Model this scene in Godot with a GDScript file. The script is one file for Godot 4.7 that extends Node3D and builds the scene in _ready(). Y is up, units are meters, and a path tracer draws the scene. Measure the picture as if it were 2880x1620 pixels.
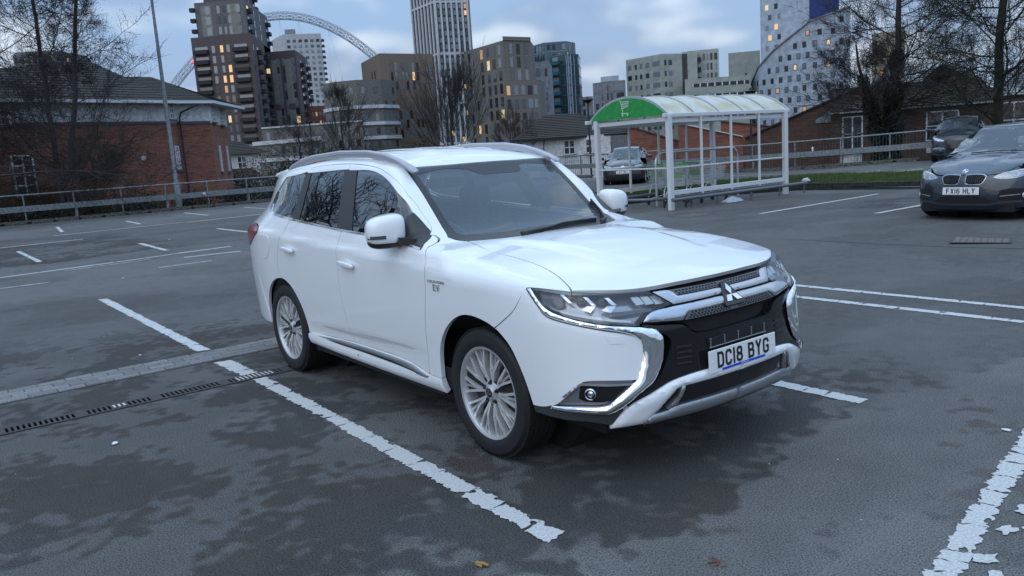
extends Node3D
# ---------------------------------------------------------------- mesh helpers
class MB:
	var v := PackedVector3Array()
	var n := PackedVector3Array()
	var uv := PackedVector2Array()
	var use_uv := false
	func tri(a: Vector3, b: Vector3, c: Vector3) -> void:
		var q := (b - a).cross(c - a).normalized()
		v.append(a); v.append(c); v.append(b)
		n.append(q); n.append(q); n.append(q)
		if use_uv:
			for k in 3: uv.append(Vector2.ZERO)
	func tri_n(a: Vector3, b: Vector3, c: Vector3, na: Vector3, nb: Vector3, nc: Vector3) -> void:
		if (b - a).cross(c - a).dot(na + nb + nc) < 0.0:
			v.append(a); v.append(b); v.append(c); n.append(na); n.append(nb); n.append(nc)
		else:
			v.append(a); v.append(c); v.append(b); n.append(na); n.append(nc); n.append(nb)
	func quad(a: Vector3, b: Vector3, c: Vector3, d: Vector3) -> void:
		tri(a, b, c); tri(a, c, d)
	func box(t: Transform3D, s: Vector3) -> void:
		var h := s * 0.5
		var p := []
		for k in 8:
			p.append(t * Vector3(h.x if k & 1 else -h.x, h.y if k & 2 else -h.y, h.z if k & 4 else -h.z))
		for f in [[0, 4, 6, 2], [1, 3, 7, 5], [0, 1, 5, 4], [2, 6, 7, 3], [0, 2, 3, 1], [4, 5, 7, 6]]:
			quad(p[f[0]], p[f[1]], p[f[2]], p[f[3]])
	func bx(c: Vector3, s: Vector3) -> void:
		box(Transform3D(Basis(), c), s)
	# box between two points, with a width and a height
	func bar(a: Vector3, b: Vector3, wd: float, ht: float, up := Vector3.UP) -> void:
		var z := (b - a).normalized()
		var x := up.cross(z)
		if x.length() < 0.01: x = Vector3.RIGHT.cross(z)
		x = x.normalized()
		box(Transform3D(Basis(x, z.cross(x), z), (a + b) * 0.5), Vector3(wd, ht, a.distance_to(b)))
	# box with chamfered edges
	func cbox(t: Transform3D, s: Vector3, c: float) -> void:
		var h := s * 0.5
		c = minf(c, minf(h.x, minf(h.y, h.z)) * 0.9)
		var pts := {}
		for sx in [-1, 1]:
			for sy in [-1, 1]:
				for sz in [-1, 1]:
					var k := Vector3i(sx, sy, sz)
					pts[k] = [t * Vector3(sx * h.x, sy * (h.y - c), sz * (h.z - c)), t * Vector3(sx * (h.x - c), sy * h.y, sz * (h.z - c)), t * Vector3(sx * (h.x - c), sy * (h.y - c), sz * h.z)]
		var o := t.origin
		for ax in 3:
			for sg in [-1, 1]:
				var q := []
				for ab in [[-1, -1], [1, -1], [1, 1], [-1, 1]]:
					var k := Vector3i.ZERO
					k[ax] = sg; k[(ax + 1) % 3] = ab[0]; k[(ax + 2) % 3] = ab[1]
					q.append(pts[k][ax])
				_out(q, o)
			for a in [-1, 1]:
				for b in [-1, 1]:
					var k0 := Vector3i.ZERO
					k0[ax] = -1; k0[(ax + 1) % 3] = a; k0[(ax + 2) % 3] = b
					var k1 := k0
					k1[ax] = 1
					_out([pts[k0][(ax + 1) % 3], pts[k1][(ax + 1) % 3], pts[k1][(ax + 2) % 3], pts[k0][(ax + 2) % 3]], o)
		for k in pts: _out(pts[k], o)
	func _out(q: Array, o: Vector3) -> void:
		var nn: Vector3 = (q[1] - q[0]).cross(q[2] - q[0])
		if nn.dot(q[0] - o) < 0: q = q.duplicate(); q.reverse()
		tri(q[0], q[1], q[2])
		if q.size() == 4: tri(q[0], q[2], q[3])
	func tube(pts: Array, r0: float, r1: float, seg := 8, caps := true) -> void:
		var rings := []
		var dirs := []
		var m := pts.size()
		var up := Vector3.UP
		for k in m:
			var d: Vector3 = (pts[mini(k + 1, m - 1)] - pts[maxi(k - 1, 0)]).normalized()
			if k == 0:
				up = Vector3.UP if absf(d.y) < 0.9 else Vector3.RIGHT
			var x := up.cross(d).normalized()
			up = d.cross(x)
			var rad := lerpf(r0, r1, float(k) / maxf(1, m - 1))
			var ring := []
			var dr := []
			for s in seg:
				var a := TAU * s / seg
				var e := x * cos(a) + up * sin(a)
				ring.append(pts[k] + e * rad)
				dr.append(e)
			rings.append(ring); dirs.append(dr)
		for k in m - 1:
			for s in seg:
				var s2 := (s + 1) % seg
				tri_n(rings[k][s], rings[k][s2], rings[k + 1][s2], dirs[k][s], dirs[k][s2], dirs[k + 1][s2])
				tri_n(rings[k][s], rings[k + 1][s2], rings[k + 1][s], dirs[k][s], dirs[k + 1][s2], dirs[k + 1][s])
		if caps:
			for s in range(1, seg - 1):
				tri(rings[0][0], rings[0][s + 1], rings[0][s])
				tri(rings[m - 1][0], rings[m - 1][s], rings[m - 1][s + 1])
	# profile of (radius, height) turned round the y axis of t; sharp rings where the profile bends by more than 35 degrees
	func lathe(prof: Array, seg: int, t: Transform3D, from := 0.0, to := TAU) -> void:
		for k in prof.size() - 1:
			var a: Vector2 = prof[k]
			var b: Vector2 = prof[k + 1]
			var d := (b - a).normalized()
			var nn := Vector2(d.y, -d.x)
			var na := nn
			var nb := nn
			if k > 0:
				var e: Vector2 = (a - prof[k - 1]).normalized()
				if e.dot(d) > 0.82: na = (nn + Vector2(e.y, -e.x)).normalized()
			if k < prof.size() - 2:
				var e: Vector2 = (prof[k + 2] - b).normalized()
				if e.dot(d) > 0.82: nb = (nn + Vector2(e.y, -e.x)).normalized()
			for s in seg:
				var p0 := lerpf(from, to, float(s) / seg)
				var p1 := lerpf(from, to, float(s + 1) / seg)
				var c0 := Vector3(cos(p0), 0, sin(p0))
				var c1 := Vector3(cos(p1), 0, sin(p1))
				var A := t * (c0 * a.x + Vector3.UP * a.y)
				var B := t * (c1 * a.x + Vector3.UP * a.y)
				var C := t * (c1 * b.x + Vector3.UP * b.y)
				var D := t * (c0 * b.x + Vector3.UP * b.y)
				var q := t.basis
				var n0 := q * (c0 * na.x + Vector3.UP * na.y)
				var n1 := q * (c1 * na.x + Vector3.UP * na.y)
				var n2 := q * (c1 * nb.x + Vector3.UP * nb.y)
				var n3 := q * (c0 * nb.x + Vector3.UP * nb.y)
				if a.x > 1e-5: tri_n(A, B, C, n0, n1, n2)
				if b.x > 1e-5: tri_n(A, C, D, n0, n2, n3)
	# flat polygon, drawn in the x-y plane of t, with thickness d towards -z
	func extrude(poly: PackedVector2Array, d: float, t: Transform3D, back := true) -> void:
		var idx := Geometry2D.triangulate_polygon(poly)
		var z := Vector3(0, 0, -d)
		for k in range(0, idx.size(), 3):
			var a := poly[idx[k]]
			var b := poly[idx[k + 1]]
			var c := poly[idx[k + 2]]
			if (b - a).cross(c - a) < 0:
				var e := b; b = c; c = e
			tri(t * Vector3(a.x, a.y, 0), t * Vector3(b.x, b.y, 0), t * Vector3(c.x, c.y, 0))
			if back and d > 0: tri(t * (Vector3(a.x, a.y, 0) + z), t * (Vector3(c.x, c.y, 0) + z), t * (Vector3(b.x, b.y, 0) + z))
		if d <= 0: return
		var ccw := not Geometry2D.is_polygon_clockwise(poly)
		for k in poly.size():
			var a := poly[k]
			var b := poly[(k + 1) % poly.size()]
			if not ccw:
				var e := a; a = b; b = e
			var A := Vector3(a.x, a.y, 0)
			var B := Vector3(b.x, b.y, 0)
			quad(t * A, t * (A + z), t * (B + z), t * B)
	func ball(c: Vector3, r: Vector3, seg := 12, rings := 8, t := Basis()) -> void:
		for i in rings:
			for j in seg:
				var q := []
				for ij in [[i, j], [i, j + 1], [i + 1, j + 1], [i + 1, j]]:
					var th: float = PI * ij[0] / rings
					var ph: float = TAU * ij[1] / seg
					q.append(Vector3(sin(th) * cos(ph), cos(th), sin(th) * sin(ph)))
				var nn := []
				for e in q: nn.append((t * (e / r)).normalized())
				var pp := []
				for e in q: pp.append(c + t * (e * r))
				if i > 0: tri_n(pp[0], pp[1], pp[2], nn[0], nn[1], nn[2])
				if i < rings - 1: tri_n(pp[0], pp[2], pp[3], nn[0], nn[2], nn[3])
	func mesh() -> ArrayMesh:
		var m := ArrayMesh.new()
		if v.is_empty(): return m
		var a := []
		a.resize(Mesh.ARRAY_MAX)
		a[Mesh.ARRAY_VERTEX] = v
		a[Mesh.ARRAY_NORMAL] = n
		if uv.size() == v.size(): a[Mesh.ARRAY_TEX_UV] = uv
		m.add_surface_from_arrays(Mesh.PRIMITIVE_TRIANGLES, a)
		return m

var M := {}
var used_names := {}

func put(called: String, mesh: Mesh, mat: Material, parent: Node = self) -> MeshInstance3D:
	var o := MeshInstance3D.new()
	o.name = numbered(called) if parent == self else called
	o.mesh = mesh
	o.material_override = mat
	parent.add_child(o, true)
	return o

func numbered(called: String) -> String:
	var k: int = used_names.get(called, -1) + 1
	used_names[called] = k
	return called if k == 0 else "%s_%03d" % [called, k]

func thing(called: String, label: String, category: String, at := Vector3.ZERO, turn := 0.0, group := "") -> Node3D:
	var o := Node3D.new()
	o.name = numbered(called)
	add_child(o)
	o.position = at
	o.rotation.y = turn
	tag(o, label, category, group)
	return o

func tag(o: Node, label: String, category: String, group := "") -> Node:
	o.set_meta("label", label)
	o.set_meta("category", category)
	if group: o.set_meta("group", group)
	return o

func structure(o: Node, label := "", category := "") -> Node:
	o.set_meta("kind", "structure")
	if label: o.set_meta("label", label)
	if category: o.set_meta("category", category)
	return o

func twin(o: Node3D, at: Vector3, turn: float, label := "", group := "") -> Node3D:
	var c: Node3D = o.duplicate()
	c.name = numbered(String(o.name))
	add_child(c)
	c.position = at
	c.rotation.y = turn
	if label: c.set_meta("label", label)
	if group: c.set_meta("group", group)
	return c

func sub(called: String, parent: Node, at := Vector3.ZERO) -> Node3D:
	var o := Node3D.new()
	o.name = called
	parent.add_child(o, true)
	o.position = at
	return o

# ---------------------------------------------------------------- materials
func lin(r: float, g: float, b: float) -> Color:
	return Color(r, g, b).linear_to_srgb()

func mat(key: String, c: Color, rough := 0.7, metal := 0.0) -> StandardMaterial3D:
	var m := StandardMaterial3D.new()
	m.resource_name = key
	m.albedo_color = c
	m.roughness = rough
	m.metallic = metal
	M[key] = m
	return m

func noise_tex(size: int, freq: float, oct: int, stops: Array, sd := 1, kind := FastNoiseLite.TYPE_SIMPLEX_SMOOTH, normal := false, bump := 4.0) -> NoiseTexture2D:
	var f := FastNoiseLite.new()
	f.seed = sd
	f.noise_type = kind
	f.frequency = freq
	f.fractal_octaves = oct
	var t := NoiseTexture2D.new()
	t.width = size
	t.height = size
	t.seamless = true
	t.noise = f
	if normal:
		t.as_normal_map = true
		t.bump_strength = bump
	elif stops.size():
		var g := Gradient.new()
		g.offsets = PackedFloat32Array(stops.map(func(s): return s[0]))
		g.colors = PackedColorArray(stops.map(func(s): return s[1]))
		t.color_ramp = g
	return t

func grey(v: float) -> Color:
	return Color(v, v, v)

# a matte material with a grain of its own, mapped by position in the world
func grain(key: String, c: Color, rough: float, tile: float, spread := 0.2, freq := 0.02, oct := 5, bump := 0.0, sd := 1) -> StandardMaterial3D:
	var m := mat(key, c, rough)
	m.albedo_texture = noise_tex(256, freq, oct, [[0.2, grey(1.0 - spread)], [0.8, grey(1.0)]], sd)
	m.uv1_triplanar = true
	m.uv1_world_triplanar = true
	m.uv1_scale = Vector3.ONE / tile
	if bump > 0:
		m.normal_enabled = true
		m.normal_texture = noise_tex(256, freq * 2.0, oct, [], sd + 1, FastNoiseLite.TYPE_SIMPLEX_SMOOTH, true, bump)
	return m
# ---------------------------------------------------------------- a car body as one smooth solid, from which panels are cut
class CarShape:
	var tw: PackedFloat32Array   # half width by height
	var tg: PackedFloat32Array   # set-back of the nose by half width
	var tgd: PackedFloat32Array
	var tx: PackedFloat32Array   # nose by height
	var tt: PackedFloat32Array   # top by length
	var ttd: PackedFloat32Array
	var tr: PackedFloat32Array   # tail by height
	var rise := 0.043
	var rise_from := 0.875
	var ws := Vector2(0.95, 1.15)     # foot of the windscreen
	var head := Vector2(-0.1, 0.4)    # top of the windscreen
	var roof_crown := 0.05
	var hood_crown := 0.045
	var k_roof := 0.05
	var k_hood := 0.10
	var k_nose := 0.03
	var tail_from := -1.5
	var tail_in := 0.16
	var cabin_from := -0.9
	var cabin_in := 0.10
	var scallop := 0.0
	var creases := []
	const N := 4096
	static func table(xs: Array, ys: Array, lo: float, hi: float) -> PackedFloat32Array:
		var m := []
		var c := xs.size()
		m.resize(c)
		for i in c:
			if i == 0: m[i] = (ys[1] - ys[0]) / (xs[1] - xs[0])
			elif i == c - 1: m[i] = (ys[i] - ys[i - 1]) / (xs[i] - xs[i - 1])
			else:
				var a: float = (ys[i] - ys[i - 1]) / (xs[i] - xs[i - 1])
				var b: float = (ys[i + 1] - ys[i]) / (xs[i + 1] - xs[i])
				m[i] = 0.0 if a * b <= 0.0 else 2.0 * a * b / (a + b)
		var o := PackedFloat32Array()
		o.resize(N + 2)
		var i := 0
		for k in N + 2:
			var x := lo + (hi - lo) * k / N
			if x <= xs[0]: o[k] = ys[0] + m[0] * (x - xs[0])
			elif x >= xs[c - 1]: o[k] = ys[c - 1] + m[c - 1] * (x - xs[c - 1])
			else:
				while i < c - 2 and x > xs[i + 1]: i += 1
				var h: float = xs[i + 1] - xs[i]
				var t: float = (x - xs[i]) / h
				o[k] = ys[i] * (1 + 2 * t) * (1 - t) * (1 - t) + m[i] * h * t * (1 - t) * (1 - t) + ys[i + 1] * t * t * (3 - 2 * t) + m[i + 1] * h * t * t * (t - 1)
		return o
	static func slope(t: PackedFloat32Array, lo: float, hi: float) -> PackedFloat32Array:
		var o := PackedFloat32Array()
		o.resize(N + 2)
		for k in N + 2:
			var a := maxi(k - 8, 0)
			var b := mini(k + 8, N + 1)
			o[k] = (t[b] - t[a]) / ((b - a) * (hi - lo) / N)
		return o
	func make(wx, wy, gx, gy, xx, xy, tx_, ty_, rx, ry) -> void:
		tw = table(wx, wy, 0.0, 2.0)
		tg = table(gx, gy, 0.0, 1.024)
		tgd = slope(tg, 0.0, 1.024)
		tx = table(xx, xy, 0.0, 2.0)
		tt = table(tx_, ty_, -3.0, 3.0)
		ttd = slope(tt, -3.0, 3.0)
		tr = table(rx, ry, 0.0, 2.0)
	func at(t: PackedFloat32Array, f: float) -> float:
		if f < 0.0: f = 0.0
		if f > 4095.9: f = 4095.9
		var i := int(f)
		return t[i] + (t[i + 1] - t[i]) * (f - i)
	func F(x: float, y: float, z: float) -> float:
		z = absf(z)
		var yp := y - rise * (rise_from - x) * smoothstep(0.45, 1.0, y) * (1.0 - smoothstep(rise_from, rise_from + 0.7, x))
		var W := at(tw, yp * 2048.0)
		if x < tail_from: W -= tail_in * (tail_from - x) * (tail_from - x) / 0.81
		if x < cabin_from: W -= cabin_in * smoothstep(1.05, 1.35, y) * (cabin_from - x) * (cabin_from - x)
		if scallop > 0.0 and y < 0.62: # doors drawn in above the sill, under a crease
			var yc := 0.485 + 0.03 * x
			W -= scallop * smoothstep(yc + 0.012, yc - 0.05, y) * smoothstep(0.30, 0.36, y) * smoothstep(-1.0, -0.55, x) * (1.0 - smoothstep(0.45, 0.85, x))
		var s := (z - W) / (1.0 + 0.03 * smoothstep(0.9, 1.15, y))
		var u := x + 0.2041 * smoothstep(0.1, 0.7, x) * (1.0 - smoothstep(1.1, 1.5, x)) * z * z
		var fi := (u + 3.0) * 682.66667
		var T := at(tt, fi)
		var Td := at(ttd, fi)
		var hood := smoothstep(ws.x, ws.y, x)
		var hd := smoothstep(head.x, head.y, x)
		var zz := z * z
		T -= roof_crown * 2.7778 * zz * (1.0 - hd) + 0.0333 * zz * hd * (1.0 - hood) + hood * hood_crown * 1.7778 * zz
		for c in creases: # [x0, z0, x1, z1, height, width]: raised on the inner side of a line along the bonnet
			if x > c[0] and x < c[2]:
				var f: float = (x - c[0]) / (c[2] - c[0])
				var zl: float = c[1] + (c[3] - c[1]) * f
				T += c[4] * sin(PI * minf(1.0, f * 1.15 + 0.1)) * (1.0 - smoothstep(zl - c[5], zl, z))
		var t := (y - T) / sqrt(1.0 + Td * Td)
		var gi := z * 4000.0
		var gd := at(tgd, gi)
		var f := (x - at(tx, y * 2048.0) + at(tg, gi)) / sqrt(1.0 + gd * gd)
		var r := (-x - at(tr, y * 2048.0) + 0.204 * zz) * 0.95
		var k := k_roof + (k_hood - k_roof) * hood
		var h := maxf(k - absf(s - t), 0.0) / k
		var q := maxf(s, t) + h * h * k * 0.25
		h = maxf(k_nose - absf(q - f), 0.0) / k_nose
		q = maxf(q, f) + h * h * k_nose * 0.25
		h = maxf(0.06 - absf(q - r), 0.0) / 0.06
		return maxf(q, r) + h * h * 0.015
	func hit(o: Vector3, d: Vector3, off: float) -> Vector3:
		var t := 0.0
		var p := o
		for i in 60:
			var q := F(p.x, p.y, p.z) - off
			if q < 0.00025: break
			t += q * 0.85
			p = o - d * t
			if t > 6.0: break
		return p
	func normal(p: Vector3) -> Vector3:
		var e := 0.006
		return Vector3(F(p.x + e, p.y, p.z) - F(p.x - e, p.y, p.z), F(p.x, p.y + e, p.z) - F(p.x, p.y - e, p.z), F(p.x, p.y, p.z + e) - F(p.x, p.y, p.z - e)).normalized()

var now_shape: CarShape
const ORG := Vector2(0.00137, 0.00219)

const VIEWS := {
	"side": [Vector3(1, 0, 0), Vector3(0, 1, 0), Vector3(0, 0, 1)],
	"top": [Vector3(1, 0, 0), Vector3(0, 0, -1), Vector3(0, 1, 0)],
	"front": [Vector3(0, 0, -1), Vector3(0, 1, 0), Vector3(1, 0, 0)],
	"rear": [Vector3(0, 0, 1), Vector3(0, 1, 0), Vector3(-1, 0, 0)],
	"fend": [Vector3(1, 0, 0), Vector3(0, 0.70710678, -0.70710678), Vector3(0, 0.70710678, 0.70710678)],
	"corner": [Vector3(0.70710678, 0, -0.70710678), Vector3(0, 1, 0), Vector3(0.70710678, 0, 0.70710678)],
}

# corner points of smooth curves (each an Array of Vector3), rounded with Catmull-Rom and laid end to end, as seen from one side
func outline(view: String, curves: Array, step := 0.02, off := 0.0) -> PackedVector2Array:
	var U: Vector3 = VIEWS[view][0]
	var V: Vector3 = VIEWS[view][1]
	var o := PackedVector2Array()
	for c in curves:
		var p := []
		for e in c:
			if view == "corner" and e.z == 0.0 and now_shape: e = now_shape.hit(Vector3(3.2, e.y, 0), Vector3.RIGHT, off)
			p.append(Vector2(U.dot(e), V.dot(e)))
		for k in p.size() - 1:
			var a: Vector2 = p[maxi(k - 1, 0)]
			var b: Vector2 = p[k]
			var d: Vector2 = p[k + 1]
			var e: Vector2 = p[mini(k + 2, p.size() - 1)]
			var m := maxi(1, int(ceil(b.distance_to(d) / step)))
			for i in m:
				o.append(b.cubic_interpolate(d, a, e, float(i) / m) if p.size() > 2 else b.lerp(d, float(i) / m))
		o.append(p[p.size() - 1])
	# drop repeats
	var q := PackedVector2Array()
	for e in o:
		if q.is_empty() or q[q.size() - 1].distance_to(e) > 0.0008: q.append(e)
	if q.size() > 1 and q[0].distance_to(q[q.size() - 1]) < 0.0008: q.remove_at(q.size() - 1)
	return q

# cut a panel out of the body; returns arrays for one side
func skin(sh: CarShape, view: String, polys: Array, off := 0.0, cell := 0.03, rim := 0.012, puff := 0.0, puff_w := 0.03) -> MB:
	var U: Vector3 = VIEWS[view][0]
	var V: Vector3 = VIEWS[view][1]
	var D: Vector3 = VIEWS[view][2]
	var mb := MB.new()
	var cache := {}
	for poly: PackedVector2Array in polys:
		var place := func(e: Vector2) -> Array: # puffed panels bulge away from their edge
			var q := sh.hit(U * e.x + V * e.y + D * 2.6, D, off)
			var nq := sh.normal(q)
			if puff > 0.0:
				var best := 9.0
				for k in poly.size():
					var c := Geometry2D.get_closest_point_to_segment(e, poly[k], poly[(k + 1) % poly.size()])
					best = minf(best, c.distance_to(e))
				var f := 1.0 - minf(best / puff_w, 1.0)
				q += nq * puff * sqrt(1.0 - f * f)
			return [q, nq]
		var lo := poly[0]
		var hi := poly[0]
		for e in poly:
			lo = lo.min(e); hi = hi.max(e)
		var touched := {}
		for k in poly.size():
			var a := poly[k]
			var b := poly[(k + 1) % poly.size()]
			var m := maxi(1, int(ceil(a.distance_to(b) / (cell * 0.2))))
			for i in m + 1:
				var q := (a.lerp(b, float(i) / m) - ORG) / cell
				touched[Vector2i(floori(q.x), floori(q.y))] = true
		for i in range(floori((lo.x - ORG.x) / cell), floori((hi.x - ORG.x) / cell) + 1):
			for j in range(floori((lo.y - ORG.y) / cell), floori((hi.y - ORG.y) / cell) + 1):
				if touched.has(Vector2i(i, j)):
					var sq := PackedVector2Array([ORG + Vector2(i, j) * cell, ORG + Vector2(i + 1, j) * cell, ORG + Vector2(i + 1, j + 1) * cell, ORG + Vector2(i, j + 1) * cell])
					for piece in Geometry2D.intersect_polygons(sq, poly):
						var idx := Geometry2D.triangulate_polygon(piece)
						var pp := []
						var nn := []
						for e in piece:
							var q: Array = place.call(e)
							pp.append(q[0]); nn.append(q[1])
						for k in range(0, idx.size(), 3):
							mb.tri_n(pp[idx[k]], pp[idx[k + 1]], pp[idx[k + 2]], nn[idx[k]], nn[idx[k + 1]], nn[idx[k + 2]])
				elif Geometry2D.is_point_in_polygon(ORG + Vector2(i + 0.5, j + 0.5) * cell, poly):
					var q := []
					for ij in [Vector2i(i, j), Vector2i(i + 1, j), Vector2i(i + 1, j + 1), Vector2i(i, j + 1)]:
						if not cache.has(ij):
							cache[ij] = place.call(ORG + Vector2(ij) * cell)
						q.append(cache[ij])
					mb.tri_n(q[0][0], q[1][0], q[2][0], q[0][1], q[1][1], q[2][1])
					mb.tri_n(q[0][0], q[2][0], q[3][0], q[0][1], q[2][1], q[3][1])
		if puff > 0.0: even_out(mb)
		if rim > 0.0:
			var ring := []
			for k in poly.size():
				var a := poly[k]
				var b := poly[(k + 1) % poly.size()]
				var m := maxi(1, int(ceil(a.distance_to(b) / cell)))
				for i in m:
					var e := a.lerp(b, float(i) / m)
					var p := sh.hit(U * e.x + V * e.y + D * 2.6, D, off)
					ring.append([p, p - sh.normal(p) * rim])
			var ccw := not Geometry2D.is_polygon_clockwise(poly)
			for k in ring.size():
				var a: Array = ring[k]
				var b: Array = ring[(k + 1) % ring.size()]
				if ccw: mb.quad(a[0], a[1], b[1], b[0])
				else: mb.quad(b[0], b[1], a[1], a[0])
	return mb

func even_out(mb: MB) -> void: # smooth normals from the faces round each point
	var acc := {}
	for k in range(0, mb.v.size(), 3):
		var nf := (mb.v[k + 2] - mb.v[k]).cross(mb.v[k + 1] - mb.v[k])
		for i in 3:
			var key := Vector3i((mb.v[k + i] * 5000.0).round())
			acc[key] = acc.get(key, Vector3.ZERO) + nf
	for k in mb.v.size(): mb.n[k] = (acc[Vector3i((mb.v[k] * 5000.0).round())] as Vector3).normalized()

func mirrored(mb: MB) -> MB:
	var o := MB.new()
	for k in range(0, mb.v.size(), 3):
		for e in [0, 2, 1]:
			o.v.append(mb.v[k + e] * Vector3(1, 1, -1))
			o.n.append(mb.n[k + e] * Vector3(1, 1, -1))
	return o

func both(called: String, mb: MB, m: Material, parent: Node) -> Array:
	return [put(called, mb.mesh(), m, parent), put(called, mirrored(mb).mesh(), m, parent)]

func mz(c: Array) -> Array: # a curve continued over the middle to the other side
	var o := c.duplicate()
	var r := c.duplicate()
	r.reverse()
	for e in r: o.append(e * Vector3(1, 1, -1))
	return o

func rv(c: Array) -> Array:
	var r := c.duplicate()
	r.reverse()
	return r

func pts(flat: Array) -> Array:
	var o := []
	for k in range(0, flat.size(), 3): o.append(Vector3(flat[k], flat[k + 1], flat[k + 2]))
	return o

func sd(flat: Array) -> Array: # points of a side view
	var o := []
	for k in range(0, flat.size(), 2): o.append(Vector3(flat[k], flat[k + 1], 0))
	return o

func arc_side(c: Vector2, r: float, a0: float, a1: float, m := 24) -> Array:
	var o := []
	for k in m + 1:
		var a := deg_to_rad(lerpf(a0, a1, float(k) / m))
		o.append(Vector3(c.x + r * cos(a), c.y + r * sin(a), 0))
	return o

# a smooth curve of a side view, laid on the body
func lay(sh: CarShape, c: Array, dx := 0.0) -> Array:
	var o := []
	for e in outline("side", [c], 0.025): o.append(sh.hit(Vector3(e.x + dx, e.y, 2.6), Vector3.BACK, 0.0))
	return o
# ---------------------------------------------------------------- wheels, letters and other car fittings
func squircle(c: Vector3, r: Vector3, e1: float, e2: float, t := Basis(), seg := 24, rings := 14) -> MB:
	var mb := MB.new()
	var f := func(a: float, e: float) -> float: return signf(a) * pow(absf(a), e)
	for i in rings:
		for j in seg:
			var pp := []
			var nn := []
			for ij in [[i, j], [i, j + 1], [i + 1, j + 1], [i + 1, j]]:
				var th: float = -PI / 2 + PI * ij[0] / rings
				var ph: float = TAU * ij[1] / seg
				pp.append(c + t * Vector3(r.x * f.call(cos(th), e1) * f.call(cos(ph), e2), r.y * f.call(sin(th), e1), r.z * f.call(cos(th), e1) * f.call(sin(ph), e2)))
				nn.append((t * Vector3(f.call(cos(th), 2 - e1) * f.call(cos(ph), 2 - e2) / r.x, f.call(sin(th), 2 - e1) / r.y, f.call(cos(th), 2 - e1) * f.call(sin(ph), 2 - e2) / r.z)).normalized())
			if i > 0: mb.tri_n(pp[0], pp[1], pp[2], nn[0], nn[1], nn[2])
			if i < rings - 1: mb.tri_n(pp[0], pp[2], pp[3], nn[0], nn[2], nn[3])
	return mb

func join(a: MB, b: MB) -> MB:
	a.v.append_array(b.v)
	a.n.append_array(b.n)
	return a

# lettering as solid shapes, centred on the origin, h high; facing +z
func letters(text: String, h: float, bold := 0.0, squeeze := 1.0, depth := 0.002, serif := false) -> ArrayMesh:
	var f := SystemFont.new()
	f.font_names = PackedStringArray(["Droid Serif" if serif else "Droid Sans"])
	f.font_weight = 700 if bold > 0 else 400
	var fv := FontVariation.new()
	fv.base_font = f
	fv.variation_embolden = maxf(0.0, bold - 0.5)
	var t := TextMesh.new()
	t.text = text
	t.font = fv
	t.font_size = 64
	t.pixel_size = 0.01
	t.depth = 0.01
	var a := t.get_mesh_arrays()
	var v: PackedVector3Array = a[Mesh.ARRAY_VERTEX]
	var lo := Vector3.ONE * 1e9
	var hi := -lo
	for e in v:
		lo = lo.min(e); hi = hi.max(e)
	var k := h / (hi.y - lo.y)
	var mid := (lo + hi) * 0.5
	for i in v.size():
		var e := (v[i] - mid) * k
		v[i] = Vector3(e.x * squeeze, e.y, (v[i].z - lo.z) / (hi.z - lo.z) * depth)
	a[Mesh.ARRAY_VERTEX] = v
	var m := ArrayMesh.new()
	m.add_surface_from_arrays(Mesh.PRIMITIVE_TRIANGLES, a)
	return m


const STROKES := {
	"D": [[7, 0, 7, 79], [7, 72, 30, 72, 39, 68, 43, 58, 43, 21, 39, 11, 30, 7, 7, 7]],
	"C": [[43, 54, 43, 60, 40, 68, 32, 72, 18, 72, 10, 68, 7, 60, 7, 19, 10, 11, 18, 7, 32, 7, 40, 11, 43, 19, 43, 25]],
	"1": [[7, 0, 7, 79]],
	"8": [[25, 41, 14, 43, 9, 50, 9, 62, 14, 70, 25, 72], [25, 72, 36, 70, 41, 62, 41, 50, 36, 43, 25, 41], [25, 41, 12, 37, 7, 29, 7, 18, 12, 10, 25, 7], [25, 7, 38, 10, 43, 18, 43, 29, 38, 37, 25, 41]],
	"B": [[7, 0, 7, 79], [7, 72, 30, 72, 38, 69, 41, 62, 41, 52, 38, 44, 30, 41, 7, 41], [7, 41, 32, 41, 40, 37, 43, 30, 43, 18, 40, 10, 32, 7, 7, 7]],
	"Y": [[6, 79, 25, 40], [44, 79, 25, 40], [25, 44, 25, 0]],
	"G": [[43, 54, 43, 60, 40, 68, 32, 72, 18, 72, 10, 68, 7, 60, 7, 19, 10, 11, 18, 7, 32, 7, 40, 11, 43, 19, 43, 36, 27, 36]],
	"F": [[7, 0, 7, 79], [7, 72, 44, 72], [7, 41, 38, 41]],
	"X": [[7, 0, 43, 79], [43, 0, 7, 79]],
	"6": [[42, 58, 38, 69, 28, 72, 18, 71, 10, 64, 7, 54, 7, 20], [7, 32, 14, 42, 24, 44, 33, 43, 40, 38, 43, 28], [43, 28, 43, 19, 40, 11, 32, 7, 18, 7, 10, 11, 7, 20]],
	"H": [[7, 0, 7, 79], [43, 0, 43, 79], [7, 41, 43, 41]],
	"L": [[7, 79, 7, 0], [7, 7, 44, 7]],
	"N": [[7, 0, 7, 79], [43, 0, 43, 79], [8, 76, 42, 3]],
	"M": [[7, 0, 7, 79], [43, 0, 43, 79], [8, 76, 25, 34, 42, 76]],
	"J": [[43, 79, 43, 19, 40, 11, 32, 7, 18, 7, 10, 11, 7, 24]],
	"2": [[8, 58, 11, 67, 19, 72, 31, 72, 39, 68, 43, 60, 43, 52, 39, 43, 11, 15, 8, 7, 45, 7]],
	"E": [[7, 0, 7, 79], [7, 72, 44, 72], [7, 40, 40, 40], [7, 7, 44, 7]],
	"V": [[5, 79, 25, 2, 45, 79]],
}

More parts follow.
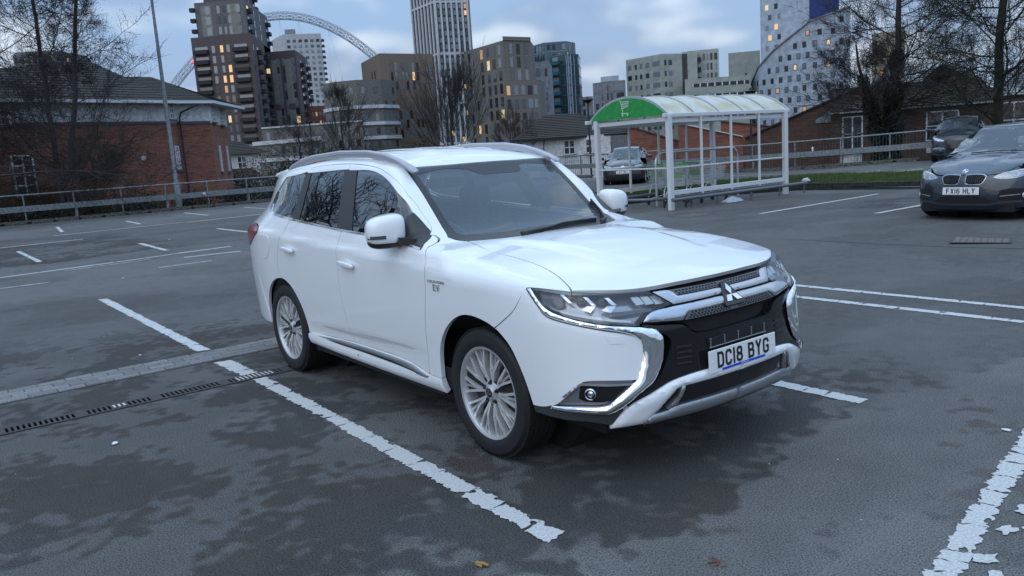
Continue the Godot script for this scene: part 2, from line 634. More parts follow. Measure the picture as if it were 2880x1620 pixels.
# capitals of even stroke, h high, centred on the origin and facing +z
func stroke_text(text: String, h: float, squeeze := 1.0, weight := 6.5, depth := 0.0015) -> MB:
	var mb := MB.new()
	var k := h / 79.0
	var x := 0.0
	for ch in text: x += 33.0 if ch == " " else (25.0 if ch == "1" else 61.0)
	x = -(x - 11.0) * 0.5
	var lay_ := 0
	for ch in text:
		if ch == " ":
			x += 33.0
			continue
		for st in STROKES[ch]:
			var line := PackedVector2Array()
			for i in range(0, st.size(), 2): line.append(Vector2(st[i], st[i + 1]))
			for poly in Geometry2D.offset_polyline(line, weight, Geometry2D.JOIN_ROUND, Geometry2D.END_BUTT):
				var q := PackedVector2Array()
				for e in poly: q.append(Vector2((e.x + x) * k * squeeze, (e.y - 39.5) * k))
				mb.extrude(q, depth, Transform3D(Basis(), Vector3(0, 0, depth + 0.00006 * (lay_ % 5))), false)
				lay_ += 1
		x += 25.0 if ch == "1" else 61.0
	return mb

func number_plate(parent: Node, text: String, xf: Transform3D, blue := false, squeeze := 1.0) -> Node3D:
	var o := sub("number_plate", parent)
	o.transform = xf
	o.set_meta("label", "white number plate reading " + text)
	var mb := MB.new()
	mb.cbox(Transform3D(Basis(), Vector3(0, 0, -0.004)), Vector3(0.52, 0.111, 0.008), 0.002)
	put("plate", mb.mesh(), M.plate_white, o)
	var l := put("lettering", stroke_text(text, 0.079, squeeze).mesh(), M.plate_black, o)
	l.position = Vector3(0, 0.003 if blue else 0.0, 0.0002)
	if blue:
		var b := MB.new()
		b.bx(Vector3(0, -0.0465, 0.0003), Vector3(0.34, 0.012, 0.001))
		put("blue_strip", b.mesh(), M.plate_blue, o)
		var l2 := put("small_print", letters("dg-dismel.co.uk", 0.008, 0.0, 1.0, 0.0005), M.plate_white, o)
		l2.position = Vector3(0.005, -0.0465, 0.0009)
	for s in [-1, 1]:
		var sc := MB.new()
		sc.lathe([Vector2(0, 0.003), Vector2(0.004, 0.0025), Vector2(0.006, 0)], 10, Transform3D(Basis(Vector3.RIGHT, PI / 2), Vector3(0.235 * s, 0.0, 0)))
		put("screw_cap", sc.mesh(), M.plate_white, o)
	return o

# a wheel whose outer face looks along +z of its node
func make_wheel(parent: Node, at: Vector3, outward: float, R: float, rim: float, width: float, style: String, detail := 1.0) -> Node3D:
	var o := sub("wheel", parent, at)
	if outward < 0: o.rotation.y = PI
	var up := Transform3D(Basis(Vector3.RIGHT, PI / 2), Vector3.ZERO) # lathe axis y -> z
	var hw := width * 0.5
	var seg := int(64 * detail)
	var ty := MB.new()
	var prof := [Vector2(rim - 0.004, hw - 0.028), Vector2(rim + 0.004, hw - 0.012), Vector2(rim + 0.014, hw - 0.004), Vector2(lerpf(rim, R, 0.45), hw), Vector2(lerpf(rim, R, 0.75), hw - 0.004), Vector2(R - 0.02, hw - 0.012), Vector2(R - 0.009, hw - 0.022), Vector2(R - 0.003, hw - 0.034)]
	var tread := []
	for g in [0.62, 0.22, -0.22, -0.62]:
		var y: float = g * (hw - 0.03)
		tread += [Vector2(R, y + 0.006), Vector2(R - 0.007, y + 0.004), Vector2(R - 0.007, y - 0.004), Vector2(R, y - 0.006)]
	var back := []
	for e: Vector2 in prof: back.append(Vector2(e.x, -e.y))
	back.reverse()
	ty.lathe(prof + tread + back, seg, up)
	if detail >= 1.0: # raised rings and tread blocks
		for k in 110:
			var a := TAU * k / 110
			for s in [-1, 1]:
				ty.box(Transform3D(Basis(Vector3.BACK, a) * Basis(), Vector3(cos(a) * (R - 0.004), sin(a) * (R - 0.004), s * (hw - 0.032))), Vector3(0.009, 0.010, 0.03))
	put("tyre", ty.mesh(), M.tyre, o)
	var rb := MB.new()
	rb.lathe([Vector2(rim - 0.03, -hw + 0.02), Vector2(rim - 0.024, 0.0), Vector2(rim - 0.018, hw - 0.05), Vector2(rim - 0.012, hw - 0.02), Vector2(rim - 0.008, hw - 0.012), Vector2(rim + 0.004, hw - 0.008), Vector2(rim + 0.006, hw - 0.012), Vector2(rim - 0.004, hw - 0.03)], seg, up)
	put("rim", rb.mesh(), M.rim_silver, o)
	var disc := MB.new()
	disc.lathe([Vector2(0.06, 0.0), Vector2(rim - 0.075, 0.0), Vector2(rim - 0.075, -0.02)], 32, up)
	put("brake_disc", disc.mesh(), M.disc_steel, o)
	var well := MB.new()
	well.lathe([Vector2(0, -hw + 0.03), Vector2(rim - 0.02, -hw + 0.03)], 24, up)
	put("wheel_back", well.mesh(), M.black_matt, o)
	var zf := hw - 0.018
	if style == "fan":
		# ten fans of three blades that part from the hub
		for k in 10:
			var a := TAU * k / 10
			for b in 3:
				var da: float = [-0.17, 0.0, 0.17][b]
				var r0 := 0.055
				var r1 := rim - 0.006
				var sp := MB.new()
				var i0 := Vector2(cos(a + da * 0.25), sin(a + da * 0.25)) * r0
				var m0 := Vector2(cos(a + da * 0.6), sin(a + da * 0.6)) * lerpf(r0, r1, 0.42)
				var e0 := Vector2(cos(a + da), sin(a + da)) * r1
				var w0 := 0.0055
				var w1 := 0.0075 if b != 1 else 0.0060
				var zi := zf - 0.022 - (0.010 if b == 1 else 0.0)
				var zm := zf - 0.004 - (0.014 if b == 1 else 0.0)
				var ze := zf - 0.010 - (0.006 if b == 1 else 0.0)
				var q := [[i0, w0, zi], [m0, 0.0065, zm], [e0, w1, ze]]
				for s in 2:
					var p0: Vector2 = q[s][0]
					var p1: Vector2 = q[s + 1][0]
					var t := (p1 - p0).normalized().orthogonal()
					var a0 := Vector3(p0.x + t.x * q[s][1], p0.y + t.y * q[s][1], q[s][2])
					var a1 := Vector3(p0.x - t.x * q[s][1], p0.y - t.y * q[s][1], q[s][2])
					var b0 := Vector3(p1.x + t.x * q[s + 1][1], p1.y + t.y * q[s + 1][1], q[s + 1][2])
					var b1 := Vector3(p1.x - t.x * q[s + 1][1], p1.y - t.y * q[s + 1][1], q[s + 1][2])
					var dn := Vector3(0, 0, -0.03)
					sp.quad(a1, b1, b0, a0)
					sp.quad(a0, b0, b0 + dn, a0 + dn)
					sp.quad(a1 + dn, b1 + dn, b1, a1)
				put("spoke", sp.mesh(), M.rim_face if b != 1 else M.rim_silver, o)
			# pocket floor between the fans, dark
		var pk := MB.new()
		pk.lathe([Vector2(0.03, zf - 0.062), Vector2(rim - 0.03, zf - 0.072)], 40, up)
		put("rim_pocket", pk.mesh(), M.rim_dark, o)
	else:
		for k in (5 if style == "five" else 10):
			var n_sp := 5.0 if style == "five" else 10.0
			for s in [-1, 1]:
				var a := TAU * k / n_sp
				var sp := MB.new()
				var p0 := Vector3(cos(a) * 0.045, sin(a) * 0.045, zf - 0.02)
				var ao: float = a + s * 0.16
				var p1 := Vector3(cos(ao) * (rim - 0.006), sin(ao) * (rim - 0.006), zf - 0.01)
				sp.bar(p0, p1, 0.022, 0.02, Vector3.BACK)
				put("spoke", sp.mesh(), M.rim_silver, o)
	var hub := MB.new()
	hub.lathe([Vector2(0, zf - 0.004), Vector2(0.026, zf - 0.005), Vector2(0.030, zf - 0.009), Vector2(0.062, zf - 0.02), Vector2(0.070, zf - 0.034)], 28, up)
	put("hub", hub.mesh(), M.rim_silver, o)
	var cap := MB.new()
	cap.lathe([Vector2(0, zf + 0.001), Vector2(0.022, zf), Vector2(0.0255, zf - 0.004)], 24, up)
	put("hub_cap", cap.mesh(), M.black_gloss, o)
	if style == "fan":
		put("hub_emblem", diamonds(0.0125, 0.0015).mesh(), M.chrome, o).position = Vector3(0, 0, zf + 0.001)
		for k in 5:
			var a := TAU * k / 5 + 0.3
			var nt := MB.new()
			nt.lathe([Vector2(0, 0.012), Vector2(0.007, 0.011), Vector2(0.009, 0.0), Vector2(0.014, 0.0), Vector2(0.015, -0.01)], 10, Transform3D(Basis(Vector3.RIGHT, PI / 2), Vector3(cos(a) * 0.052, sin(a) * 0.052, zf - 0.016)))
			put("wheel_nut", nt.mesh(), M.rim_dark, o)
	return o

# three diamonds that meet in a point; s is the long half-axis
func diamonds(s: float, d: float) -> MB:
	var mb := MB.new()
	for k in 3:
		var a := PI / 2 + TAU * k / 3
		var u := Vector2(cos(a), sin(a))
		var w := u.orthogonal()
		mb.extrude(PackedVector2Array([Vector2.ZERO, u * s * 0.86 + w * s * 0.5, u * s * 1.72, u * s * 0.86 - w * s * 0.5]), d, Transform3D(Basis(), Vector3(0, 0, d)))
	return mb

func on_body(sh: CarShape, view: String, e: Vector3, lift := 0.0) -> Transform3D: # axes of the surface there: z outward, y up along it
	var D: Vector3 = VIEWS[view][2]
	var p := sh.hit(e + D * (2.6 - D.dot(e)), D, lift)
	var z := sh.normal(p)
	var x := Vector3.UP.cross(z).normalized()
	return Transform3D(Basis(x, z.cross(x), z), p)

func suv_materials() -> void:
	var p := mat("paint_white", lin(0.80, 0.81, 0.82), 0.32)
	p.clearcoat_enabled = true
	p.clearcoat = 1.0
	p.clearcoat_roughness = 0.03
	mat("chrome", lin(0.88, 0.88, 0.90), 0.07, 1.0)
	mat("satin_silver", lin(0.42, 0.43, 0.45), 0.32, 0.85)
	mat("satin_rail", lin(0.50, 0.50, 0.53), 0.38, 0.5)
	mat("gunmetal", lin(0.24, 0.24, 0.26), 0.35, 0.6)
	mat("grille_chrome", lin(0.50, 0.51, 0.54), 0.18, 0.9)
	mat("black_gloss", lin(0.010, 0.010, 0.011), 0.10)
	mat("black_trim", lin(0.022, 0.021, 0.021), 0.38)
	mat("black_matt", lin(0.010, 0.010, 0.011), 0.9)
	mat("plastic_grey", lin(0.035, 0.036, 0.040), 0.6)
	mat("mesh_grey", lin(0.10, 0.10, 0.11), 0.45, 0.3)
	mat("tyre", lin(0.010, 0.010, 0.011), 0.7)
	mat("rim_silver", lin(0.55, 0.55, 0.56), 0.30, 0.6)
	mat("rim_face", lin(0.82, 0.81, 0.80), 0.22, 0.6)
	mat("rim_dark", lin(0.03, 0.03, 0.033), 0.5, 0.4)
	mat("disc_steel", lin(0.20, 0.19, 0.18), 0.5, 0.7)
	mat("plate_white", lin(0.72, 0.72, 0.72), 0.35)
	mat("plate_black", lin(0.008, 0.008, 0.009), 0.4)
	mat("plate_blue", lin(0.01, 0.06, 0.55), 0.4)
	var g := mat("windscreen_glass", Color(lin(0.16, 0.20, 0.22), 0.30), 0.02)
	g.transparency = BaseMaterial3D.TRANSPARENCY_ALPHA
	g.metallic_specular = 0.6
	g = mat("side_glass", Color(lin(0.004, 0.005, 0.005), 0.78), 0.01)
	g.transparency = BaseMaterial3D.TRANSPARENCY_ALPHA
	g.metallic_specular = 1.0
	g.clearcoat_enabled = true
	g.clearcoat = 1.0
	g.clearcoat_roughness = 0.01
	g = mat("lamp_glass", Color(lin(0.10, 0.10, 0.11), 0.12), 0.02)
	g.transparency = BaseMaterial3D.TRANSPARENCY_ALPHA
	g = mat("red_lens", lin(0.22, 0.006, 0.008), 0.08)
	g.clearcoat_enabled = true
	mat("lamp_bowl", lin(0.40, 0.41, 0.44), 0.22, 0.6)
	mat("lamp_silver", lin(0.75, 0.75, 0.76), 0.08, 1.0)
	mat("lamp_clear", lin(0.55, 0.56, 0.58), 0.06, 0.3)
	mat("smoked_lens", lin(0.10, 0.10, 0.11), 0.08, 0.3)
	grain("seat_cloth", lin(0.035, 0.037, 0.042), 0.9, 0.2, 0.3)
	mat("dash", lin(0.030, 0.031, 0.034), 0.7)
	mat("headliner", lin(0.34, 0.34, 0.33), 0.95)

func make_suv() -> void:
	var car := thing("white_suv", "large white five-door SUV with chrome front trim and silver roof rails in a marked bay", "car")
	var sh := CarShape.new()
	sh.make([.20, .26, .34, .40, .50, .65, .80, .92, .985, 1.0, 1.013, 1.03, 1.08, 1.127, 1.2, 1.3, 1.4, 1.5, 1.56, 1.62, 1.72], [.80, .845, .868, .872, .880, .893, .899, .900, .8975, .892, .883, .876, .862, .846, .815, .772, .728, .682, .652, .612, .50],
		[0, .15, .3, .5, .65, .74, .82, .87, .90, .93], [0, .003, .015, .055, .105, .16, .27, .41, .62, 1.0],
		[.15, .24, .30, .377, .46, .55, .65, .74, .79, .83, .87, .905, .94, 1.2], [2.12, 2.22, 2.262, 2.284, 2.306, 2.298, 2.290, 2.282, 2.270, 2.242, 2.212, 2.186, 2.160, 2.0],
		[-2.5, -2.2, -2.05, -1.9, -1.4, -.8, -.3, 0, .12, .22, .32, .5, .80, .93, 1.02, 1.2, 1.6, 1.9, 2.05, 2.15, 2.22, 2.4], [1.1, 1.45, 1.55, 1.585, 1.645, 1.675, 1.662, 1.625, 1.595, 1.552, 1.485, 1.362, 1.157, 1.118, 1.11, 1.098, 1.053, 1.0, .965, .935, .895, .7],
		[.2, .3, .5, .75, .95, 1.1, 1.25, 1.4, 1.5, 1.6], [2.2, 2.36, 2.40, 2.40, 2.385, 2.36, 2.27, 2.16, 2.07, 1.95])
	sh.scallop = 0.018
	sh.creases = [[1.0, 0.50, 2.12, 0.34, 0.020, 0.11]]
	now_shape = sh
	var white: Material = M.paint_white
	# shared lines
	var HS := pts([.862, 1.106, .602, 1.055, 1.08, .633, 1.319, 1.05, .643, 1.556, 1.025, .659, 1.734, .994, .692, 1.881, .96, .743, 1.940, .94, .771])
	var WL := pts([.198, 1.537, .587, .409, 1.385, .607, .618, 1.205, .626, .700, 1.15, .640, .739, 1.131, .655])
	var shut_f := sd([.755, .36, .778, .517, .809, .716, .836, .834, .846, .93, .841, 1.021, .776, 1.101, .664, 1.153])
	var shut_a := sd([.664, 1.153, .548, 1.25, .439, 1.348, .29, 1.457, .108, 1.525, -.101, 1.564, -.41, 1.589])
	var bc := sd([-.248, 1.148, -.271, 1.066, -.272, .911, -.278, .72, -.250, .587, -.220, .397])
	var arch_r := arc_side(Vector2(-1.335, .358), .392, 178, 12)
	var arch_f := sd([.895, .352, .903, .45, .925, .535, .965, .605, 1.034, .679, 1.121, .736, 1.211, .765, 1.304, .769, 1.413, .753, 1.513, .717, 1.603, .645, 1.677, .516, 1.73, .374])
	# --- bonnet
	var lip := pts([1.940, .94, .766, 2.06, .927, .597, 2.118, .921, .424, 2.146, .92, .2, 2.154, .92, 0])
	var hood_back := pts([.868, 1.106, .590, .955, 1.11, .42, .992, 1.11, .252, 1.005, 1.11, 0])
	var HSi := []
	for e in HS: HSi.append(e + Vector3(0.004, 0, -0.007))
	var hood_poly := outline("top", [HSi, mz(lip), rv(HSi.map(func(e): return e * Vector3(1, 1, -1))), mz(hood_back.map(func(e): return e * Vector3(1, 1, -1)))])
	put("bonnet", skin(sh, "top", [hood_poly], 0.0, 0.03, 0.025).mesh(), white, car)
	# --- front wings
	var w_lo := lay(sh, sd([1.482, .731, 1.413, .753, 1.304, .769, 1.211, .765, 1.121, .736, 1.034, .679, .965, .605, .925, .535, .903, .45, .895, .352]))
	w_lo.append(sh.hit(Vector3(.775, .352, 2.6), Vector3.BACK, 0))
	var w_door := lay(sh, shut_f, 0.006)
	var b_shut := lay(sh, sd([1.722, .950, 1.656, .854, 1.597, .804, 1.482, .731]))
	var wing := outline("fend", [HS, pts([1.940, .943, .775, 1.85, .951, .82, 1.728, .958, .862]), b_shut, w_lo, w_door, [w_door[w_door.size() - 1], Vector3(.739, 1.131, .660), Vector3(.80, 1.115, .64), Vector3(.862, 1.106, .602)]])
	both("front_wing", skin(sh, "fend", [wing], 0.0, 0.03, 0.025), white, car)
	# --- front doors
	var fd := outline("side", [sd([-.220, .397, .1, .399, .479, .392, .745, .356]), shut_f, shut_a, sd([-.41, 1.589, -.392, 1.548]), sd([-.392, 1.548, -.283, 1.546, -.114, 1.542, .052, 1.515, .193, 1.468, .319, 1.408, .425, 1.348, .501, 1.283]), sd([.501, 1.283, .60, 1.20, .70, 1.132, .752, 1.095, .755, 1.080]), sd([.755, 1.08, .5, 1.110, .074, 1.139, -.248, 1.150]), bc])
	var fdm := both("front_door", skin(sh, "side", [fd], 0.0, 0.03, 0.02), white, car)
	# --- rear doors
	var bcr := []
	for e: Vector3 in bc: bcr.append(e - Vector3(0.006, 0, 0))
	var rear_shut := sd([-1.122, 1.200, -1.213, 1.111, -1.287, 1.008, -1.345, .875, -1.33, .758])
	var ar := arc_side(Vector2(-1.335, .358), .398, 88, 2)
	var rd := outline("side", [rv(bcr), sd([-.254, 1.150, -.62, 1.172, -1.122, 1.202]), rear_shut, ar, sd([-.937, .372, -.588, .385, -.226, .398])])
	var rd2 := outline("side", [sd([-.416, 1.589, -.777, 1.589, -1.003, 1.576, -1.068, 1.55]), sd([-1.068, 1.55, -.999, 1.543, -.474, 1.554, -.398, 1.552])])
	var rdm := both("rear_door", skin(sh, "side", [rd, rd2], 0.0, 0.03, 0.02), white, car)
	# --- quarter panels and roof sides
	var q_arch := arc_side(Vector2(-1.335, .358), .392, 89, 182)
	var qp := outline("side", [sd([-1.128, 1.202, -1.219, 1.111, -1.293, 1.008, -1.351, .875, -1.336, .752]), q_arch, sd([-1.727, .345, -1.95, .335, -2.25, .36, -2.30, .45, -2.31, .7, -2.28, .94]), sd([-2.28, .94, -2.146, .951, -1.926, 1.022, -1.757, 1.095, -1.835, 1.142, -2.031, 1.152, -2.22, 1.13]), sd([-2.22, 1.13, -2.14, 1.28, -2.02, 1.42, -1.95, 1.50]), sd([-1.95, 1.50, -1.70, 1.508, -1.50, 1.522]), sd([-1.50, 1.522, -1.66, 1.41, -1.72, 1.33, -1.70, 1.272, -1.57, 1.237, -1.128, 1.206])])
	both("quarter_panel", skin(sh, "side", [qp], 0.0, 0.03, 0.02), white, car)
	var top_line := lay(sh, sd([.664, 1.1535, .548, 1.2505, .439, 1.3485, .29, 1.458, .108, 1.527, -.101, 1.567, -.41, 1.592, -.777, 1.592, -1.003, 1.579, -1.075, 1.553, -1.3, 1.534, -1.50, 1.524, -1.70, 1.510, -1.95, 1.502]))
	var cant := outline("fend", [rv(top_line), [top_line[0], Vector3(.739, 1.131, .660)], rv(WL), pts([.198, 1.537, .587, .05, 1.575, .555, -.3, 1.625, .53, -.8, 1.64, .53, -1.4, 1.605, .53, -1.97, 1.54, .49])])
	both("roof_side", skin(sh, "fend", [cant], 0.0, 0.03, 0.015), white, car)
	var roof := outline("top", [mz(pts([.185, 1.54, .583, .222, 1.54, .3, .230, 1.54, 0])), pts([.185, 0, -.583, .05, 0, -.551, -.3, 0, -.526, -.8, 0, -.526, -1.4, 0, -.526, -1.97, 0, -.486]), mz(pts([-1.97, 0, -.486, -2.02, 0, 0])), pts([-1.97, 0, .486, -1.4, 0, .526, -.8, 0, .526, -.3, 0, .526, .05, 0, .551, .185, 0, .583])])
	put("roof", skin(sh, "top", [roof], 0.0, 0.04, 0.015).mesh(), white, car)
	# lengthwise ribs on the roof
	for z in [-0.36, -0.12, 0.12, 0.36]:
		var rp := outline("top", [pts([-1.75, 0, z - 0.02, -.2, 0, z - 0.02]), pts([-.2, 0, z - 0.02, -.16, 0, z, -.2, 0, z + 0.02]), pts([-.2, 0, z + 0.02, -1.75, 0, z + 0.02])])
		put("roof_rib", skin(sh, "top", [rp], 0.004, 0.05, 0.006).mesh(), white, car)
	# --- tail
	var tail_poly := outline("rear", [pts([0, .34, .72, 0, .5, .74, 0, .95, .74, 0, 1.12, .72, 0, 1.3, .66, 0, 1.5, .585]), pts([0, 1.5, .585, 0, 1.55, .3, 0, 1.555, 0, 0, 1.55, -.3, 0, 1.5, -.585]), pts([0, 1.5, -.585, 0, 1.3, -.66, 0, 1.12, -.72, 0, .95, -.74, 0, .5, -.74, 0, .34, -.72])])
	put("tailgate", skin(sh, "rear", [tail_poly], -0.002, 0.06, 0.02).mesh(), white, car)
	var rw := outline("rear", [pts([0, 1.16, .58, 0, 1.44, .50, 0, 1.44, -.50, 0, 1.16, -.58])])
	put("rear_window", skin(sh, "rear", [rw], 0.003, 0.06, 0.0).mesh(), M.side_glass, car)
	var spo := MB.new()
	spo.cbox(Transform3D(Basis(Vector3.BACK, 0.12), Vector3(-2.0, 1.545, 0)), Vector3(0.26, 0.035, 1.06), 0.012)
	put("roof_spoiler", spo.mesh(), white, car)
	var lamp := outline("side", [sd([-2.27, .96, -2.146, .956, -1.926, 1.027, -1.762, 1.097, -1.837, 1.138, -2.031, 1.146, -2.20, 1.126])])
	both("tail_light", skin(sh, "side", [lamp], 0.008, 0.03, 0.03), M.red_lens, car)
	# --- glass and black pillars
	var fg := outline("side", [sd([-.285, 1.545, -.114, 1.541, .052, 1.514, .193, 1.467, .319, 1.407, .425, 1.347, .501, 1.282, .505, 1.27]), sd([.505, 1.27, .505, 1.112, -.112, 1.154])])
	both("front_side_window", skin(sh, "side", [fg], -0.008, 0.05, 0.0), M.side_glass, car)
	var rg := outline("side", [sd([-1.0, 1.543, -.474, 1.555]), sd([-.474, 1.555, -.331, 1.171]), sd([-.331, 1.17, -.973, 1.205]), sd([-.973, 1.205, -1.0, 1.543])])
	both("rear_side_window", skin(sh, "side", [rg], -0.008, 0.05, 0.0), M.side_glass, car)
	var qg := outline("side", [sd([-1.49, 1.518, -1.089, 1.538]), sd([-1.089, 1.538, -1.103, 1.214]), sd([-1.103, 1.214, -1.511, 1.240, -1.66, 1.275, -1.685, 1.33, -1.625, 1.405, -1.49, 1.518])])
	both("quarter_window", skin(sh, "side", [qg], -0.006, 0.05, 0.0), M.side_glass, car)
	var bp := outline("side", [sd([-.474, 1.553, -.386, 1.548, -.285, 1.546]), sd([-.285, 1.546, -.112, 1.153]), sd([-.112, 1.153, -.331, 1.168]), sd([-.331, 1.168, -.474, 1.553])])
	both("door_pillar", skin(sh, "side", [bp], -0.003, 0.04, 0.01), M.black_trim, car)
	var cp := outline("side", [sd([-1.092, 1.537, -1.0, 1.542]), sd([-1.0, 1.542, -.973, 1.206]), sd([-.973, 1.206, -1.108, 1.215]), sd([-1.108, 1.215, -1.092, 1.537])])
	both("rear_pillar", skin(sh, "side", [cp], -0.003, 0.04, 0.01), M.black_trim, car)
	var sail := outline("side", [sd([.501, 1.281, .60, 1.198, .70, 1.130, .751, 1.095, .754, 1.082]), sd([.754, 1.082, .5, 1.112]), sd([.5, 1.112, .501, 1.281])])
	both("mirror_base", skin(sh, "side", [sail], -0.002, 0.03, 0.01), M.black_trim, car)
	var strip := outline("side", [sd([.745, 1.081, .5, 1.111, .074, 1.139, -.25, 1.151, -.62, 1.173, -1.125, 1.204, -1.56, 1.237, -1.692, 1.278, -1.712, 1.33, -1.65, 1.415]), sd([-1.65, 1.415, -1.637, 1.408, -1.692, 1.330, -1.676, 1.29, -1.56, 1.253, -1.125, 1.219, -.62, 1.188, -.25, 1.165, .074, 1.153, .5, 1.125, .745, 1.093])])
	both("window_trim", skin(sh, "side", [strip], 0.003, 0.04, 0.008), M.chrome, car)
	# --- windscreen, its black edge and the wipers
	var ws := outline("top", [mz(pts([.193, 0, .579, .226, 0, .3, .236, 0, 0])), WL.map(func(e): return e * Vector3(1, 1, -1)), pts([.739, 0, -.655, .81, 0, -.62, .868, 0, -.58, .955, 0, -.40, .995, 0, -.2, 1.005, 0, 0, .995, 0, .2, .955, 0, .40, .868, 0, .58, .81, 0, .62, .739, 0, .655]), rv(WL)])
	put("windscreen", skin(sh, "top", [ws], -0.004, 0.05, 0.0).mesh(), M.windscreen_glass, car)
	var fr := []
	fr.append(outline("top", [mz(pts([.200, 0, .578, .230, 0, .3, .238, 0, 0])), pts([.2, 0, -.578, .268, 0, -.53]), pts([.268, 0, -.53, .258, 0, -.34, .272, 0, -.27, .335, 0, -.22, .345, 0, 0, .340, 0, .1, .28, 0, .185, .255, 0, .35, .268, 0, .53])]))
	for s in [1, -1]:
		fr.append(outline("top", [pts([.2, 0, .580 * s, .409, 0, .603 * s, .618, 0, .622 * s, .735, 0, .650 * s]), pts([.735, 0, .650 * s, .70, 0, .585 * s, .61, 0, .575 * s, .409, 0, .562 * s, .27, 0, .545 * s])]))
	fr.append(outline("top", [pts([.735, 0, -.650, .81, 0, -.616, .866, 0, -.576, .952, 0, -.40, .992, 0, -.2, 1.0, 0, 0, .992, 0, .2, .952, 0, .40, .866, 0, .576, .81, 0, .616, .735, 0, .650]), pts([.735, 0, .650, .70, 0, .585, .76, 0, .55, .83, 0, .35, .85, 0, 0, .83, 0, -.35, .76, 0, -.55, .70, 0, -.585])]))
	put("windscreen_edge", skin(sh, "top", fr, -0.0025, 0.05, 0.0).mesh(), M.black_trim, car)
	for wp in [[[.99, .30], [.955, .05], [.90, -.10], [.86, -.42]], [[.95, -.38], [.87, -.50], [.72, -.60], [.60, -.625]]]:
		var mb := MB.new()
		var path := []
		for e in wp:
			var q := sh.hit(Vector3(e[0], 2.6, e[1]), Vector3.UP, 0.018)
			path.append(q)
		mb.tube(path, 0.011, 0.006, 8)
		for k in 3:
			mb.bar(path[k] + Vector3(0, -0.012, 0), path[k + 1] + Vector3(0, -0.012, 0), 0.01, 0.018)
		put("wiper", mb.mesh(), M.black_trim, car)
	var cowl := outline("top", [pts([.90, 0, .60, .975, 0, .40, 1.02, 0, .2, 1.04, 0, 0, 1.02, 0, -.2, .975, 0, -.40, .90, 0, -.60]), pts([.90, 0, -.60, .82, 0, -.62, .90, 0, -.4, .95, 0, 0, .90, 0, .4, .82, 0, .62])])
	put("scuttle", skin(sh, "top", [cowl], -0.014, 0.05, 0.0).mesh(), M.black_matt, car)
	# --- sills
	var sill := outline("side", [sd([-.952, .285, -.937, .366, -.588, .381, -.226, .393, .1, .394, .479, .387, .745, .351, .893, .347]), sd([.893, .347, .90, .262]), sd([.90, .258, .1, .262, -.4, .272, -.952, .285])])
	both("sill", skin(sh, "side", [sill], 0.002, 0.025, 0.03, 0.008, 0.03), white, car)
	var mould := outline("side", [sd([-.80, .362, -.5, .378, -.2, .386, .15, .386, .5, .377, .76, .337]), sd([.76, .337, .70, .322, .3, .340, -.1, .346, -.419, .345, -.80, .362])])
	for o in both("sill_trim", skin(sh, "side", [mould], 0.007, 0.012, 0.006, 0.007, 0.012), M.satin_silver, car):
		pass
	var mould2 := outline("side", [sd([-.68, .354, -.419, .358, -.1, .360, .3, .356, .68, .333]), sd([.68, .333, .3, .344, -.1, .350, -.419, .350, -.68, .354])])
	both("sill_inlay", skin(sh, "side", [mould2], 0.0150, 0.04, 0.0), M.black_gloss, car)
	# --- front bumper
	var chrome_in := pts([1.728, .950, .862, 1.803, .883, .867, 1.86, .837, .861, 1.977, .811, .825, 2.154, .768, .687, 2.194, .731, .611, 2.206, .691, .587, 2.209, .615, .598, 2.204, .533, .628])
	var chrome_in2 := pts([2.204, .533, .628, 2.157, .452, .727, 2.119, .418, .76, 1.993, .409, .836, 1.865, .396, .866])
	var chrome_out := pts([1.856, .380, .866, 2.0, .380, .81, 2.09, .378, .775, 2.144, .387, .719, 2.211, .465, .627, 2.235, .52, .543, 2.241, .611, .491, 2.237, .702, .477, 2.222, .752, .512])
	var chrome_out2 := pts([2.222, .752, .512, 2.193, .772, .591, 2.09, .798, .735, 1.973, .826, .82, 1.849, .867, .858, 1.748, .953, .858])
	var fogline := pts([1.865, .396, .866, 1.90, .409, .862, 1.955, .455, .85, 2.019, .515, .827, 2.053, .537, .807, 2.12, .542, .74, 2.204, .533, .628])
	var bumper := outline("corner", [lay(sh, sd([1.718, .945, 1.660, .850, 1.600, .799, 1.487, .727])), pts([1.487, .727, .897, 1.513, .717, .895, 1.603, .645, .89, 1.677, .516, .881, 1.73, .374, .871]), pts([1.73, .372, .871, 1.80, .378, .868, 1.865, .396, .866]), fogline, rv(chrome_in)])
	both("front_bumper", skin(sh, "corner", [bumper], 0.0, 0.03, 0.02), white, car)
	var boom := outline("corner", [chrome_in, chrome_in2, chrome_out, chrome_out2])
	var bm := skin(sh, "corner", [boom], 0.004, 0.014, 0.012, 0.018, 0.035)
	for o in both("chrome_trim", bm, M.chrome, car): pass
	var gap := outline("corner", [pts([1.72, .955, .862, 1.803, .879, .867, 1.86, .832, .861, 1.977, .806, .825, 2.154, .763, .687, 2.19, .729, .611]), pts([2.19, .729, .611, 2.154, .757, .687, 1.977, .800, .825, 1.86, .826, .861, 1.803, .872, .867, 1.72, .945, .862])])
	both("trim_gap", skin(sh, "corner", [gap], 0.0015, 0.02, 0.0), M.black_trim, car)
	# lower edge in grey plastic
	var low := outline("corner", [pts([1.728, .370, .871, 1.80, .376, .868, 1.865, .394, .866, 2.0, .392, .81, 2.144, .385, .719, 2.19, .40, .66]), pts([2.19, .40, .66, 2.13, .315, .71]), pts([2.13, .315, .71, 2.05, .335, .79, 1.9, .335, .86, 1.74, .335, .869])])
	both("bumper_lower_edge", skin(sh, "corner", [low], -0.006, 0.03, 0.03), M.plastic_grey, car)
